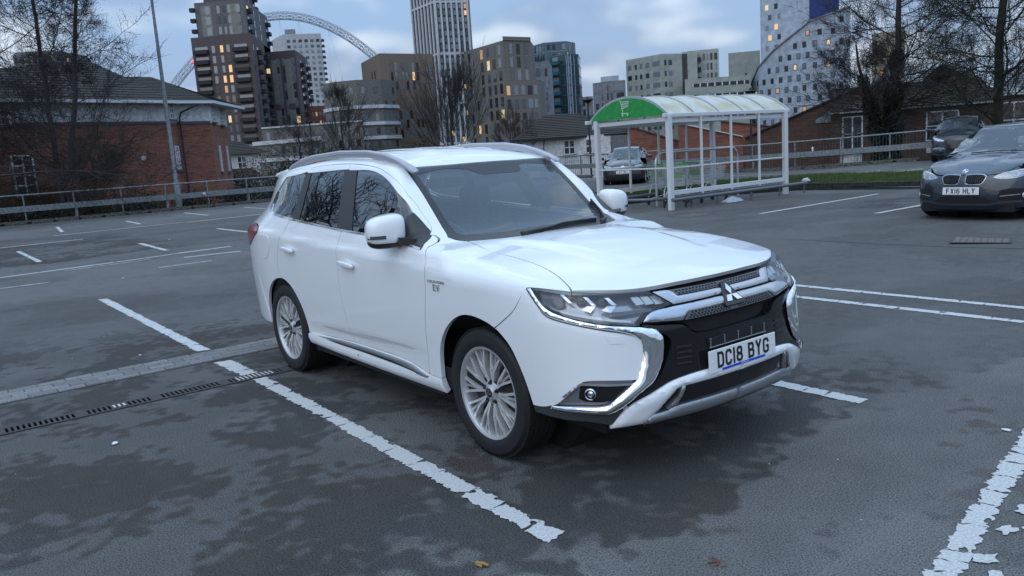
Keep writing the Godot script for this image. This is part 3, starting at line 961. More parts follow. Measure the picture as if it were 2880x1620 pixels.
	# dark centre behind plate, from one chrome trim to the other
	var face := outline("corner", [pts([2.226, .765, .50, 2.20, .775, .58, 2.25, .70, .45, 2.25, .61, .47, 2.24, .52, .53, 2.20, .44, .64, 2.12, .33, .72]), pts([2.12, .30, .72, 2.25, .29, .3, 2.26, .29, 0]), pts([2.26, .29, 0, 2.28, .34, 0, 2.28, .40, 0, 2.28, .46, 0, 2.28, .52, 0, 2.28, .58, 0, 2.28, .64, 0, 2.26, .69, 0]), pts([2.26, .69, 0, 2.277, .692, .24, 2.27, .706, .307, 2.257, .748, .365, 2.226, .765, .50])], 0.02, -0.004)
	both("bumper_centre", skin(sh, "corner", [face], -0.004, 0.03, 0.03), M.black_gloss, car)
	# upper grille pocket
	var pocket := outline("corner", [pts([2.141, .912, .45, 2.18, .912, -0.03]), pts([2.28, .685, -0.03, 2.277, .687, .24, 2.268, .704, .31, 2.25, .75, .37, 2.19, .775, .60, 2.185, .83, .52])], 0.02, -0.045)
	both("grille_back", skin(sh, "corner", [pocket], -0.045, 0.04, 0.0), M.black_matt, car)
	var bar1 := outline("corner", [pts([2.141, .906, .438, 2.160, .903, .350, 2.191, .874, .320]), pts([2.191, .874, .320, 2.211, .872, 0]), pts([2.235, .846, 0, 2.207, .844, .368]), pts([2.207, .844, .368, 2.141, .906, .438])], 0.02, 0.0)
	both("grille_bar", skin(sh, "corner", [bar1], 0.0, 0.012, 0.03, 0.007, 0.014), M.grille_chrome, car)
	var bar2 := outline("corner", [pts([2.196, .790, .566, 2.187, .825, .503, 2.21, .836, .372]), pts([2.21, .836, .372, 2.240, .838, 0]), pts([2.262, .804, 0, 2.246, .802, .313]), pts([2.246, .802, .313, 2.253, .771, .359]), pts([2.253, .771, .359, 2.219, .782, .495, 2.196, .790, .566])], 0.02, 0.0)
	both("grille_bar", skin(sh, "corner", [bar2], 0.0, 0.012, 0.03, 0.009, 0.016), M.grille_chrome, car)
	var mesh1 := outline("corner", [pts([2.162, .903, .352, 2.189, .899, 0]), pts([2.209, .876, 0, 2.189, .878, .318])], 0.02, -0.004)
	var m1 := both("grille_mesh", skin(sh, "corner", [mesh1], -0.004, 0.02, 0.01), M.mesh_grey, car)
	var mesh2 := outline("corner", [pts([2.246, .801, .311, 2.262, .802, 0]), pts([2.282, .768, 0, 2.254, .769, .349])], 0.02, -0.002)
	var m2 := both("grille_mesh", skin(sh, "corner", [mesh2], -0.002, 0.02, 0.02), M.mesh_grey, car)
	for row in 5: # mesh holes as black hexagons laid on top, their shade put into the colour
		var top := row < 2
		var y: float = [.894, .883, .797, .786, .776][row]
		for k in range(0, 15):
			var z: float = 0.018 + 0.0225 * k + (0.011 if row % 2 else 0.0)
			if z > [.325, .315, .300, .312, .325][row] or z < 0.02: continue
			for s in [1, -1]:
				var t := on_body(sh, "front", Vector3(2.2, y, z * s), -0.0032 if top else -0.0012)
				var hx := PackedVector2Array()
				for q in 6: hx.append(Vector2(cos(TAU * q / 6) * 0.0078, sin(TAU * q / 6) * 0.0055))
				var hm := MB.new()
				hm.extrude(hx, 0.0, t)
				put("painted_mesh_hole", hm.mesh(), M.black_matt, (m1 if top else m2)[0 if s > 0 else 1])
	# thin bars deep in the grille
	for y in [.738, .716]:
		var gb := MB.new()
		gb.bx(Vector3(2.215, y, 0), Vector3(0.02, 0.006, 0.62))
		put("grille_slat", gb.mesh(), M.black_gloss, car)
	# slits beside the plate
	for k in 4:
		var y := .655 - .026 * k
		var sl := outline("corner", [pts([2.262, y, .42, 2.275, y - .004, .33]), pts([2.275, y - .012, .33, 2.262, y - .008, .42])])
		both("bumper_slit", skin(sh, "corner", [sl], 0.001, 0.03, 0.004), M.black_trim, car)
	# vent over the plate: five cells
	var vent := MB.new()
	vent.bx(Vector3(2.284, .637, 0), Vector3(0.012, 0.042, 0.44))
	put("plate_vent", vent.mesh(), M.black_matt, car)
	for k in 5:
		var vb := MB.new()
		vb.cbox(Transform3D(Basis(), Vector3(2.289, .637, -0.21 + 0.105 * k)), Vector3(0.010, 0.044, 0.007), 0.002)
		put("vent_rib", vb.mesh(), M.gunmetal, car)
	var vr := MB.new()
	vr.cbox(Transform3D(Basis(), Vector3(2.290, .613, 0)), Vector3(0.010, 0.006, 0.44), 0.002)
	put("vent_sill", vr.mesh(), M.gunmetal, car)
	# emblem
	var eb := on_body(sh, "front", Vector3(2.2, .843, 0), 0.012)
	var em := sub("emblem", car)
	em.transform = Transform3D(eb.basis, eb.origin)
	var back := MB.new()
	back.extrude(PackedVector2Array([Vector2(-.018, .068), Vector2(.018, .068), Vector2(.075, -.05), Vector2(.070, -.062), Vector2(-.070, -.062), Vector2(-.075, -.05)]), 0.02, Transform3D())
	put("emblem_base", back.mesh(), M.black_trim, em)
	var dm := put("emblem_diamonds", diamonds(0.038, 0.006).mesh(), M.chrome, em)
	dm.position = Vector3(0, -.010, 0.001)
	# skid plate
	var sk_top := pts([2.115, .305, .729, 2.176, .399, .672, 2.225, .455, .56, 2.258, .496, .462, 2.278, .511, .363, 2.288, .516, .264, 2.299, .517, 0])
	var sk_in := pts([2.285, .470, 0, 2.281, .468, .36, 2.268, .462, .425])
	var sk_poly := outline("corner", [sk_top, pts([2.30, .468, 0, 2.285, .467, .36, 2.268, .461, .43]), pts([2.268, .461, .43, 2.225, .372, .51, 2.21, .35, .53]), pts([2.21, .35, .53, 2.19, .308, .585]), pts([2.19, .308, .585, 2.115, .305, .729])], 0.02, 0.006)
	both("skid_plate", skin(sh, "corner", [sk_poly], 0.006, 0.02, 0.03, 0.016, 0.04), white, car)
	var sk_low := outline("corner", [pts([2.27, .366, 0, 2.254, .368, .385, 2.235, .352, .47, 2.21, .346, .535]), pts([2.21, .346, .535, 2.19, .306, .59, 2.2, .300, .55, 2.244, .304, .361, 2.262, .305, 0])], 0.02, 0.006)
	both("skid_lower_bar", skin(sh, "corner", [sk_low], 0.006, 0.014, 0.03, 0.012, 0.025), M.satin_silver, car)
	var sk_v := outline("corner", [pts([2.281, .466, .385, 2.278, .466, .405, 2.262, .41, .425, 2.24, .362, .475]), pts([2.24, .362, .475, 2.25, .366, .43, 2.27, .42, .395, 2.281, .466, .385])])
	both("skid_strut", skin(sh, "corner", [sk_v], 0.006, 0.012, 0.03, 0.010, 0.015), M.satin_silver, car)
	var sk_hole := outline("corner", [pts([2.30, .475, -0.03, 2.28, .473, .45, 2.21, .345, .54]), pts([2.21, .345, .54, 2.26, .36, -0.03])], 0.02, -0.03)
	both("skid_opening", skin(sh, "corner", [sk_hole], -0.03, 0.04, 0.0), M.black_matt, car)
	# fog light recess
	var fog := outline("corner", [fogline, chrome_in2])
	both("fog_light_surround", skin(sh, "corner", [fog], -0.018, 0.03, 0.0), M.gunmetal, car)
	var fogd := outline("corner", [pts([2.018, .449, .827, 2.024, .497, .822, 2.04, .512, .81, 2.189, .507, .67, 2.155, .455, .73, 2.12, .438, .76, 2.04, .438, .81])])
	both("fog_light_recess", skin(sh, "corner", [fogd], -0.010, 0.02, 0.03), M.black_gloss, car)
	var lip2 := outline("corner", [pts([1.93, .452, .852, 2.019, .519, .827, 2.06, .527, .80, 2.20, .520, .64]), pts([2.20, .511, .64, 2.06, .516, .80, 2.02, .506, .827, 1.94, .446, .852])])
	both("fog_light_blade", skin(sh, "corner", [lip2], 0.0, 0.02, 0.012), M.satin_silver, car)
	var fl := on_body(sh, "corner", Vector3(2.06, .474, .79), -0.010)
	var flm := MB.new()
	flm.lathe([Vector2(0, 0.002), Vector2(0.012, 0.001), Vector2(0.019, -0.004), Vector2(0.021, -0.006), Vector2(0.023, 0.007), Vector2(0.027, 0.004), Vector2(0.028, -0.01)], 24, fl * Transform3D(Basis(Vector3.RIGHT, PI / 2), Vector3.ZERO))
	both("fog_light", flm, M.lamp_silver, car)
	var wash := outline("corner", [pts([2.121, .752, .742, 2.165, .737, .684]), pts([2.165, .737, .684, 2.173, .706, .671]), pts([2.173, .706, .671, 2.137, .711, .727]), pts([2.137, .711, .727, 2.121, .752, .742])])
	both("washer_cover", skin(sh, "corner", [wash], 0.002, 0.02, 0.004), white, car)
	# --- headlights
	var hl := outline("corner", [pts([1.748, .953, .858, 1.85, .947, .82, 1.944, .937, .772, 2.052, .921, .663, 2.10, .913, .56, 2.138, .905, .453]), pts([2.138, .905, .453, 2.203, .845, .378]), pts([2.203, .845, .378, 2.196, .834, .44, 2.190, .813, .528, 2.189, .776, .591]), rv(pts([1.748, .953, .858, 1.849, .869, .858, 1.973, .829, .82, 2.09, .801, .735, 2.189, .776, .591]))])
	var hls := both("headlight", skin(sh, "corner", [hl], -0.002, 0.03, 0.0), M.lamp_glass, car)
	var bowl := skin(sh, "corner", [hl], -0.055, 0.04, 0.0)
	put("lamp_housing", bowl.mesh(), M.lamp_bowl, hls[0])
	put("lamp_housing", mirrored(bowl).mesh(), M.lamp_bowl, hls[1])
	var wall := MB.new()
	for k in hl.size():
		var e0 := hl[k]
		var e1 := hl[(k + 1) % hl.size()]
		var U: Vector3 = VIEWS.corner[0]
		var D: Vector3 = VIEWS.corner[2]
		var r := []
		for e in [e0, e1]:
			r.append(sh.hit(U * e.x + Vector3.UP * e.y + D * 2.6, D, -0.003))
			r.append(sh.hit(U * e.x + Vector3.UP * e.y + D * 2.6, D, -0.055))
		wall.quad(r[0], r[1], r[3], r[2])
	put("lamp_rim", wall.mesh(), M.black_gloss, hls[0])
	put("lamp_rim", mirrored(wall).mesh(), M.black_gloss, hls[1])
	var inner := [] # [points, offset, material]
	for s in [[1.908, .926, .814, .0], [2.003, .914, .755, 1.0], [2.064, .908, .684, 1.0]]:
		var a := Vector3(s[0], s[1], s[2])
		var dirv := Vector3(.045, -.036, -.012)
		inner.append([[[a, a + Vector3(.014, 0, -.011)], [a + dirv + Vector3(.014, 0, -.011), a + dirv]], -0.016, M.lamp_silver])
		if s[3] > 0:
			var b := a + dirv + Vector3(.012, -.004, -.010)
			inner.append([[[b, b + Vector3(-.004, -.026, .028)], [b + Vector3(-.042, -.014, .052), b + Vector3(-.030, .002, .026)]], -0.014, M.lamp_silver])
	inner.append([[pts([1.93, .856, .832, 2.0, .842, .79, 2.106, .822, .722, 2.173, .801, .62]), pts([2.173, .791, .62, 2.106, .811, .722, 2.0, .831, .79, 1.93, .846, .832])], -0.012, M.lamp_clear])
	inner.append([[pts([1.80, .930, .85, 1.90, .92, .81, 1.93, .87, .82, 1.90, .862, .845]), pts([1.90, .862, .845, 1.84, .885, .855])], -0.03, M.smoked_lens])
	for s in 3:
		var a := Vector3(2.115 + 0.014 * s, .894 - 0.004 * s, .56 - 0.05 * s)
		inner.append([[[a, a + Vector3(.010, -.002, -.040)], [a + Vector3(.035, -.035, -.055), a + Vector3(.026, -.036, -.012)]], -0.022, M.lamp_clear])
	inner.append([[pts([2.10, .842, .68, 2.19, .838, .50]), pts([2.19, .826, .50, 2.12, .822, .68])], -0.02, M.smoked_lens])
	for e in inner:
		var pc := skin(sh, "corner", [outline("corner", e[0])], e[1], 0.02, 0.008)
		put("reflector", pc.mesh(), e[2], hls[0])
		put("reflector", mirrored(pc).mesh(), e[2], hls[1])
	for s in [[2.01, .890, .775], [2.075, .882, .71], [1.955, .905, .80]]: # round lamps behind the reflectors
		var t := on_body(sh, "corner", Vector3(s[0], s[1], s[2]), -0.05)
		var lm := MB.new()
		lm.lathe([Vector2(0, 0.022), Vector2(0.014, 0.018), Vector2(0.022, 0.004), Vector2(0.024, 0.010), Vector2(0.027, 0.006), Vector2(0.027, 0)], 20, t * Transform3D(Basis(Vector3.RIGHT, PI / 2), Vector3.ZERO))
		put("projector_lamp", lm.mesh(), M.smoked_lens, hls[0])
		put("projector_lamp", mirrored(lm).mesh(), M.smoked_lens, hls[1])
	# --- plate
	number_plate(car, "DC18 BYG", Transform3D(Basis(Vector3(0, 0, -1), Vector3(-0.04, 1, 0).normalized(), Vector3(1, 0.04, 0).normalized()), Vector3(2.322, .551, 0)), true, 0.98)
	# --- mirrors
	var turn := Basis(Vector3.UP, -0.28)
	for s in [1, -1]:
		var hm := squircle(Vector3(.50, 1.190, .935), Vector3(.090, .088, .118), 0.62, 0.72, turn)
		# the shell is higher towards the car
		var shell := MB.new()
		for k in hm.v.size():
			var e := hm.v[k]
			if e.y > 1.190: e.y += (0.99 - e.z) * 0.14
			shell.v.append(e)
			shell.n.append(hm.n[k])
		var mir := put("door_mirror", (shell if s > 0 else mirrored(shell)).mesh(), white, car)
		var ind := MB.new()
		var c0 := Vector3(.50, 1.160, .935)
		for k in 8:
			var f0 := -0.98 + 0.105 * k
			var f1 := f0 + 0.105
			var q := []
			for f in [f0, f1]:
				var xx: float = 0.0915 * pow(maxf(0.0, 1.0 - pow(absf(f), 2.0 / 0.72)), 0.36) + 0.0015
				for y in [-0.010, 0.010]:
					q.append(c0 + turn * Vector3(xx * 0.985, 0, -f * 0.118 * 0.985) * Vector3(1, 1, 1) + Vector3(0, y, 0))
			ind.quad(q[0], q[1], q[3], q[2])
		put("indicator", (ind if s > 0 else mirrored(ind)).mesh(), M.smoked_lens, mir)
		var lowm := squircle(Vector3(.495, 1.136, .935), Vector3(.082, .05, .108), 0.7, 0.75, turn)
		put("lower_shell", (lowm if s > 0 else mirrored(lowm)).mesh(), M.black_trim, mir)
		var arm := MB.new()
		arm.bar(Vector3(.56, 1.130, .88), Vector3(.62, 1.115, .80), 0.10, 0.045)
		put("mirror_arm", (arm if s > 0 else mirrored(arm)).mesh(), M.black_trim, mir)
		var gl := squircle(Vector3(.46, 1.190, .928), Vector3(.062, .072, .102), 0.3, 0.5, turn)
		put("mirror_glass", (gl if s > 0 else mirrored(gl)).mesh(), M.lamp_silver, mir)
	# --- door handles, fuel flap, badge
	for dd in [[-.11, .945, 0], [-1.08, .990, 1]]:
		var t := on_body(sh, "side", Vector3(dd[0], dd[1], 0), 0.0)
		var hn := squircle(Vector3(0, 0, 0.022), Vector3(.105, .015, .014), 0.5, 0.6, Basis(Vector3.BACK, -0.08))
		var hb := MB.new()
		for k in hn.v.size():
			hb.v.append(t * hn.v[k]); hb.n.append(t.basis * hn.n[k])
		var cup := squircle(Vector3(-0.0, 0.0, -0.002), Vector3(.05, .036, .005), 0.9, 0.9)
		var cb := MB.new()
		for k in cup.v.size():
			cb.v.append(t * cup.v[k]); cb.n.append(t.basis * cup.n[k])
		for s in 2:
			var door: Node = (fdm if dd[2] == 0 else rdm)[s]
			put("door_handle", (hb if s == 0 else mirrored(hb)).mesh(), white, door)
			put("handle_cup", (cb if s == 0 else mirrored(cb)).mesh(), white, door)
	var flap := outline("side", [sd([-1.735, 1.05, -1.64, 1.078, -1.50, 1.07, -1.475, 1.0, -1.555, .90, -1.67, .888, -1.74, .93, -1.735, 1.05])])
	put("fuel_flap", skin(sh, "side", [flap], 0.003, 0.03, 0.004).mesh(), white, car)
	var bt := on_body(sh, "side", Vector3(.965, .900, 0), 0.002)
	for s in [1, -1]:
		var bd := sub("side_badge", car)
		bd.transform = bt if s > 0 else Transform3D(bt.basis * Basis(Vector3.UP, PI), bt.origin * Vector3(1, 1, -1))
		var b1 := put("badge_word", letters("PLUG-IN HYBRID", 0.016, 0.5, 1.0, 0.002), M.chrome, bd)
		b1.position = Vector3(0.0, 0.022, 0)
		var b2 := put("badge_letters", stroke_text("EV", 0.036, 1.25, 7.0, 0.003).mesh(), M.chrome, bd)
		b2.position = Vector3(0.0, -0.012, 0)
	# --- roof rails
	var rail := MB.new()
	var rp2 := pts([-1.80, 1.545, .545, -1.66, 1.600, .556, -1.45, 1.640, .565, -1.2, 1.662, .572, -.72, 1.676, .578, -.3, 1.662, .580, -.05, 1.632, .581, .12, 1.592, .583, .24, 1.553, .586, .31, 1.522, .588])
	for k in rp2.size() - 1:
		var a: Vector3 = rp2[k]
		var b: Vector3 = rp2[k + 1]
		var w0: float = 0.020 + 0.012 * smoothstep(0.0, 0.28, a.x)
		var w1: float = 0.020 + 0.012 * smoothstep(0.0, 0.28, b.x)
		var ring0 := []
		var ring1 := []
		for q in 8:
			var an := TAU * q / 8 + PI / 8
			ring0.append(a + Vector3(0, sin(an) * 0.013, cos(an) * w0))
			ring1.append(b + Vector3(0, sin(an) * 0.013, cos(an) * w1))
		for q in 8:
			var an0 := TAU * q / 8 + PI / 8
			var an1 := TAU * (q + 1) / 8 + PI / 8
			var n0 := Vector3(0, sin(an0), cos(an0))
			var n1 := Vector3(0, sin(an1), cos(an1))
			rail.tri_n(ring0[q], ring1[q], ring1[(q + 1) % 8], n0, n0, n1)
			rail.tri_n(ring0[q], ring1[(q + 1) % 8], ring0[(q + 1) % 8], n0, n1, n1)
	for e in [[rp2[0], .020, -1.0], [rp2[rp2.size() - 1], .032, 1.0]]:
		for q in 8: rail.tri(e[0] + Vector3(.012 * e[2], -.008, 0), e[0] + Vector3(0, sin(TAU * q / 8 + PI / 8) * .017, cos(TAU * q / 8 + PI / 8) * e[1]), e[0] + Vector3(0, sin(TAU * (q + 1) / 8 + PI / 8) * .017, cos(TAU * (q + 1) / 8 + PI / 8) * e[1]))
	for k in range(1, rp2.size() - 2): # filler between rail and roof
		var a: Vector3 = rp2[k]
		var b: Vector3 = rp2[k + 1]
		rail.bar(Vector3(a.x, a.y - .024, a.z - .006), Vector3(b.x, b.y - .024, b.z - .006), .012, .030)
	both("roof_rail", rail, M.satin_rail, car)
	var fin := MB.new()
	fin.extrude(PackedVector2Array([Vector2(-.09, 0), Vector2(.09, 0), Vector2(.0, .02), Vector2(-.07, .055), Vector2(-.09, .05)]), 0.025, Transform3D(Basis(), Vector3(-1.6, 1.62, 0.012)))
	put("aerial_fin", fin.mesh(), white, car)
	# --- dark inside behind the panels, wheel housings, floor
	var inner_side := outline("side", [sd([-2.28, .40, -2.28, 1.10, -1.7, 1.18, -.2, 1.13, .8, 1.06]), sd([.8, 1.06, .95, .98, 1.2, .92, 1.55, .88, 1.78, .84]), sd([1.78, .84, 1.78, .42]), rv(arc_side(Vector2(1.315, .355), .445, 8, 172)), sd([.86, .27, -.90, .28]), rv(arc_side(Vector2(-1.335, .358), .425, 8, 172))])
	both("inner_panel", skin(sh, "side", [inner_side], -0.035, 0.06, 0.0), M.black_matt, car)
	var under := MB.new()
	under.bx(Vector3(-.05, .255, 0), Vector3(4.1, .05, 1.30))
	under.bx(Vector3(-.02, .262, .72), Vector3(1.76, .05, .24))
	under.bx(Vector3(-.02, .262, -.72), Vector3(1.76, .05, .24))
	under.bx(Vector3(1.8, .6, 0), Vector3(.5, .5, 1.0))
	put("underbody", under.mesh(), M.black_matt, car)
	for wx in [1.315, -1.335]:
		for s in [1, -1]:
			var wells := MB.new()
			var t := Transform3D(Basis(Vector3.RIGHT, PI / 2), Vector3(wx, .358, .53 * s))
			wells.lathe([Vector2(.43, -.33 if s > 0 else .33), Vector2(.43, 0.0), Vector2(0, 0.0)], 32, t)
			put("wheel_housing", wells.mesh(), M.black_matt, car)
	# --- wheels
	for wx in [1.335, -1.335]:
		for s in [1, -1]:
			make_wheel(car, Vector3(wx, .350, .765 * s), s, .352, .247, .225, "fan")
	# --- cabin
	var lining := outline("top", [mz(pts([.10, 0, .50, .12, 0, 0])), pts([.10, 0, -.50, -1.7, 0, -.46]), pts([-1.7, 0, -.46, -1.7, 0, .46]), pts([-1.7, 0, .46, .10, 0, .50])])
	put("headlining", skin(sh, "top", [lining], -0.03, 0.08, 0.0).mesh(), M.headliner, car)
	var flo := MB.new()
	flo.bx(Vector3(-.4, .40, 0), Vector3(2.6, .04, 1.5))
	put("cabin_floor", flo.mesh(), M.dash, car)
	var dash := squircle(Vector3(.62, .93, 0), Vector3(.30, .12, .70), 0.45, 0.35)
	var dsh := put("dashboard", dash.mesh(), M.dash, car)
	var hood2 := squircle(Vector3(.50, 1.045, .36), Vector3(.13, .05, .19), 0.7, 0.7)
	put("instrument_hood", hood2.mesh(), M.dash, dsh)
	var stw := MB.new()
	var ring := []
	var wt := Transform3D(Basis(Vector3.BACK, 0.42), Vector3(.27, 1.00, .36))
	for k in 37:
		var a := TAU * k / 36
		ring.append(wt * Vector3(0, sin(a) * .185, cos(a) * .185))
	stw.tube(ring, .016, .016, 8, false)
	stw.bar(wt * Vector3(0, 0, -.18), wt * Vector3(0, 0, .18), .03, .05)
	stw.bar(wt * Vector3(0, 0, 0), wt * Vector3(0, -.18, 0), .03, .04)
	stw.box(wt, Vector3(.05, .11, .15))
	put("steering_wheel", stw.mesh(), M.black_trim, car)
	for s in [[-.05, .36], [-.05, -.36], [-1.0, .40], [-1.0, -.40], [-1.0, 0.0]]:
		var seat := sub("seat", car)
		var wd := .25 if s[0] > -.5 else .22
		put("seat_cushion", squircle(Vector3(s[0] + .05, .60, s[1]), Vector3(.27, .10, wd), 0.5, 0.5).mesh(), M.seat_cloth, seat)
		put("seat_back", squircle(Vector3(s[0] - .24, .90, s[1]), Vector3(.10, .34, wd), 0.5, 0.5, Basis(Vector3.BACK, 0.26)).mesh(), M.seat_cloth, seat)
		put("head_rest", squircle(Vector3(s[0] - .36, 1.28, s[1]), Vector3(.055, .095, .13), 0.6, 0.6, Basis(Vector3.BACK, 0.2)).mesh(), M.seat_cloth, seat)
	var rm := squircle(Vector3(.26, 1.41, 0), Vector3(.02, .035, .11), 0.5, 0.5)
	put("rear_view_mirror", rm.mesh(), M.black_trim, car)
# ---------------------------------------------------------------- camera, sky, fill light
func make_view() -> void:
	var cam := Camera3D.new()
	cam.name = "camera"
	var yaw := 0.6444
	var pitch := 0.1660
	var roll := -0.0667
	var fw := Vector3(-cos(yaw), 0, -sin(yaw))
	var rt := fw.cross(Vector3.UP)
	var f := fw * cos(pitch) - Vector3.UP * sin(pitch)
	var u := Vector3.UP * cos(pitch) + fw * sin(pitch)
	cam.transform = Transform3D(Basis(rt * cos(roll) + u * sin(roll), u * cos(roll) - rt * sin(roll), -f), Vector3(4.7594, 1.6016, 3.2309))
	cam.fov = 38.99
	cam.near = 0.05
	cam.far = 6000
	add_child(cam)
	var e := Environment.new()
	e.background_mode = Environment.BG_SKY
	var sky := Sky.new()
	var ps := PanoramaSkyMaterial.new()
	ps.panorama = make_sky()
	sky.sky_material = ps
	e.sky = sky
	e.background_energy_multiplier = 1.0
	e.tonemap_mode = Environment.TONE_MAPPER_LINEAR
	e.tonemap_exposure = 1.28
	e.sdfgi_enabled = true
	e.ssao_enabled = true
	e.ssil_enabled = true
	var w := WorldEnvironment.new()
	w.environment = e
	add_child(w)
	var added_fill := DirectionalLight3D.new()  # soft fill added from behind the camera to lighten the car doors
	added_fill.name = "added_fill"
	added_fill.light_color = Color(1.0, 0.98, 0.96)
	added_fill.light_energy = 0.16
	added_fill.light_angular_distance = 60.0
	added_fill.shadow_enabled = true
	add_child(added_fill)
	added_fill.look_at_from_position(Vector3(6, 9, 12), Vector3.ZERO)

# an overcast evening sky: brighter towards the zenith as such skies are, rolls of cloud, a paler and warmer horizon where the sun has gone down
func make_sky() -> ImageTexture:
	var W := 1024
	var H := 512
	var n1 := FastNoiseLite.new()
	n1.seed = 11
	n1.frequency = 1.7
	n1.fractal_octaves = 5
	var n2 := FastNoiseLite.new()
	n2.seed = 5
	n2.frequency = 3.6
	n2.fractal_octaves = 4
	var im := Image.create(W, H, false, Image.FORMAT_RGBF)
	var down := Vector3(-0.36, 0, -0.93).normalized() # where the sun went down
	for j in H:
		var el := PI * 0.5 - PI * (j + 0.5) / H
		for i in W:
			if el < -0.03:
				im.set_pixel(i, j, Color(0.13, 0.15, 0.18))
				continue
			# Godot's panorama: u = 0.5 looks along -z
			var az := TAU * (i + 0.5) / W - PI
			var d := Vector3(sin(az) * cos(el), sin(el), -cos(az) * cos(el))
			var s := maxf(0.0, d.y)
			var q := d / (s + 0.22)
			var c := n1.get_noise_2d(q.x * 0.55, q.z * 0.55) * 0.5 + 0.5
			var g := n2.get_noise_2d(q.x * 0.6 + 7.0, q.z * 0.6) * 0.5 + 0.5
			var cl := smoothstep(0.40, 0.62, c * 0.66 + g * 0.34)
			var lum := 0.40 * (1.0 + 1.9 * s)
			var base := Color(0.52, 0.79, 1.20) * lum
			var cloud_lit := Color(1.26, 1.46, 1.68) * lum
			var cloud_low := Color(0.42, 0.58, 0.85) * lum
			var col := base.lerp(cloud_low, cl * 0.6).lerp(cloud_lit, smoothstep(0.46, 0.70, g * 0.6 + c * 0.4) * 0.8)
			var near_h := 1.0 - smoothstep(0.0, 0.22, s)
			var w := pow(maxf(0.0, d.x * down.x + d.z * down.z), 3.0)
			col = col.lerp(Color(0.60, 0.60, 0.62), near_h * (0.20 + 0.55 * w))
			var gold := smoothstep(0.03, 0.07, s) * (1.0 - smoothstep(0.10, 0.16, s)) * pow(maxf(0.0, d.x * down.x + d.z * down.z), 24.0) * smoothstep(0.46, 0.62, g)
			col = col.lerp(Color(1.15, 0.80, 0.42), gold * 0.9)
			im.set_pixel(i, j, col)
	return ImageTexture.create_from_image(im)

# ---------------------------------------------------------------- the ground
func lift(x: float, z: float) -> float: # the car park rises a little to the far right
	return 0.12 * smoothstep(-6.0, -2.5, x) * smoothstep(-5.5, -9.0, z) + 0.2 * smoothstep(12.0, 17.5, x * 0.6 - z * 0.8)

func on(x: float, z: float, y := 0.0) -> Vector3:
	return Vector3(x, lift(x, z) + y, z)

const EDGE := [[-33.2, 90.0], [-33.2, -14.0], [-28.7, -25.2], [-25.4, -25.8], [-10.4, -29.0], [-2.0, -31.4], [70.0, -52.0]]

func stains() -> ImageTexture:
	var S := 1024
	var mk := func(sd_: int, fr: float, oc: int) -> PackedByteArray:
		var f := FastNoiseLite.new()
		f.seed = sd_
		f.noise_type = FastNoiseLite.TYPE_SIMPLEX_SMOOTH
		f.frequency = fr
		f.fractal_octaves = oc
		return f.get_seamless_image(S, S, false, false, 0.12, true).get_data()
	var a: PackedByteArray = mk.call(3, 0.0085, 5)
	var b: PackedByteArray = mk.call(8, 0.030, 4)
	var c: PackedByteArray = mk.call(21, 0.0045, 3)
	var d: PackedByteArray = mk.call(34, 0.10, 2)
	var im := Image.create(S, S, false, Image.FORMAT_RGB8)
	var buf := PackedByteArray()
	buf.resize(S * S * 3)
	# one tile covers 16.4 m: x from -11.4 to 5, z from -11.4 to 5
	for j in S:
		var z := -11.4 + 16.4 * j / S
		for i in S:
			var k := j * S + i
			var x := -11.4 + 16.4 * i / S
			var p := (a[k] * 0.40 + b[k] * 0.34 + d[k] * 0.26) / 255.0
			# the bays are darker and blotchier than the lane in front of them
			var edge := 2.45 + (b[k] / 255.0 - 0.5) * 0.5 + (a[k] / 255.0 - 0.5) * 0.9
			var bay := smoothstep(edge + 0.05, edge - 0.05, x) * smoothstep(-9.0, -6.5, x)
			var right := smoothstep(-1.4, -2.4, z)
			var t := 0.60 - 0.09 * bay + 0.05 * right
			var busy := smoothstep(-5.0, -3.4, x) * smoothstep(-2.6, -1.2, z) * (1.0 - 0.75 * smoothstep(2.5, 3.2, x))
			var dark := smoothstep(t - 0.05, t + 0.05, p) * lerpf(0.30, 1.0, busy)
			var old := smoothstep(0.45, 0.60, c[k] / 255.0)
			var v := lerpf(1.0, 0.90, bay) * lerpf(1.0, 0.74, dark)
			v *= lerpf(1.0, 0.93, old)
			v *= 0.94 + 0.12 * (b[k] / 255.0)
			var warm := smoothstep(0.56, 0.66, c[k] / 255.0) * dark
			buf[k * 3] = int(clampf(v * (1.0 + 0.05 * warm), 0, 1) * 255.0)
			buf[k * 3 + 1] = int(clampf(v, 0, 1) * 255.0)
			buf[k * 3 + 2] = int(clampf(v * (1.0 - 0.04 * warm), 0, 1) * 255.0)
	im.set_data(S, S, false, Image.FORMAT_RGB8, buf)
	return ImageTexture.create_from_image(im)

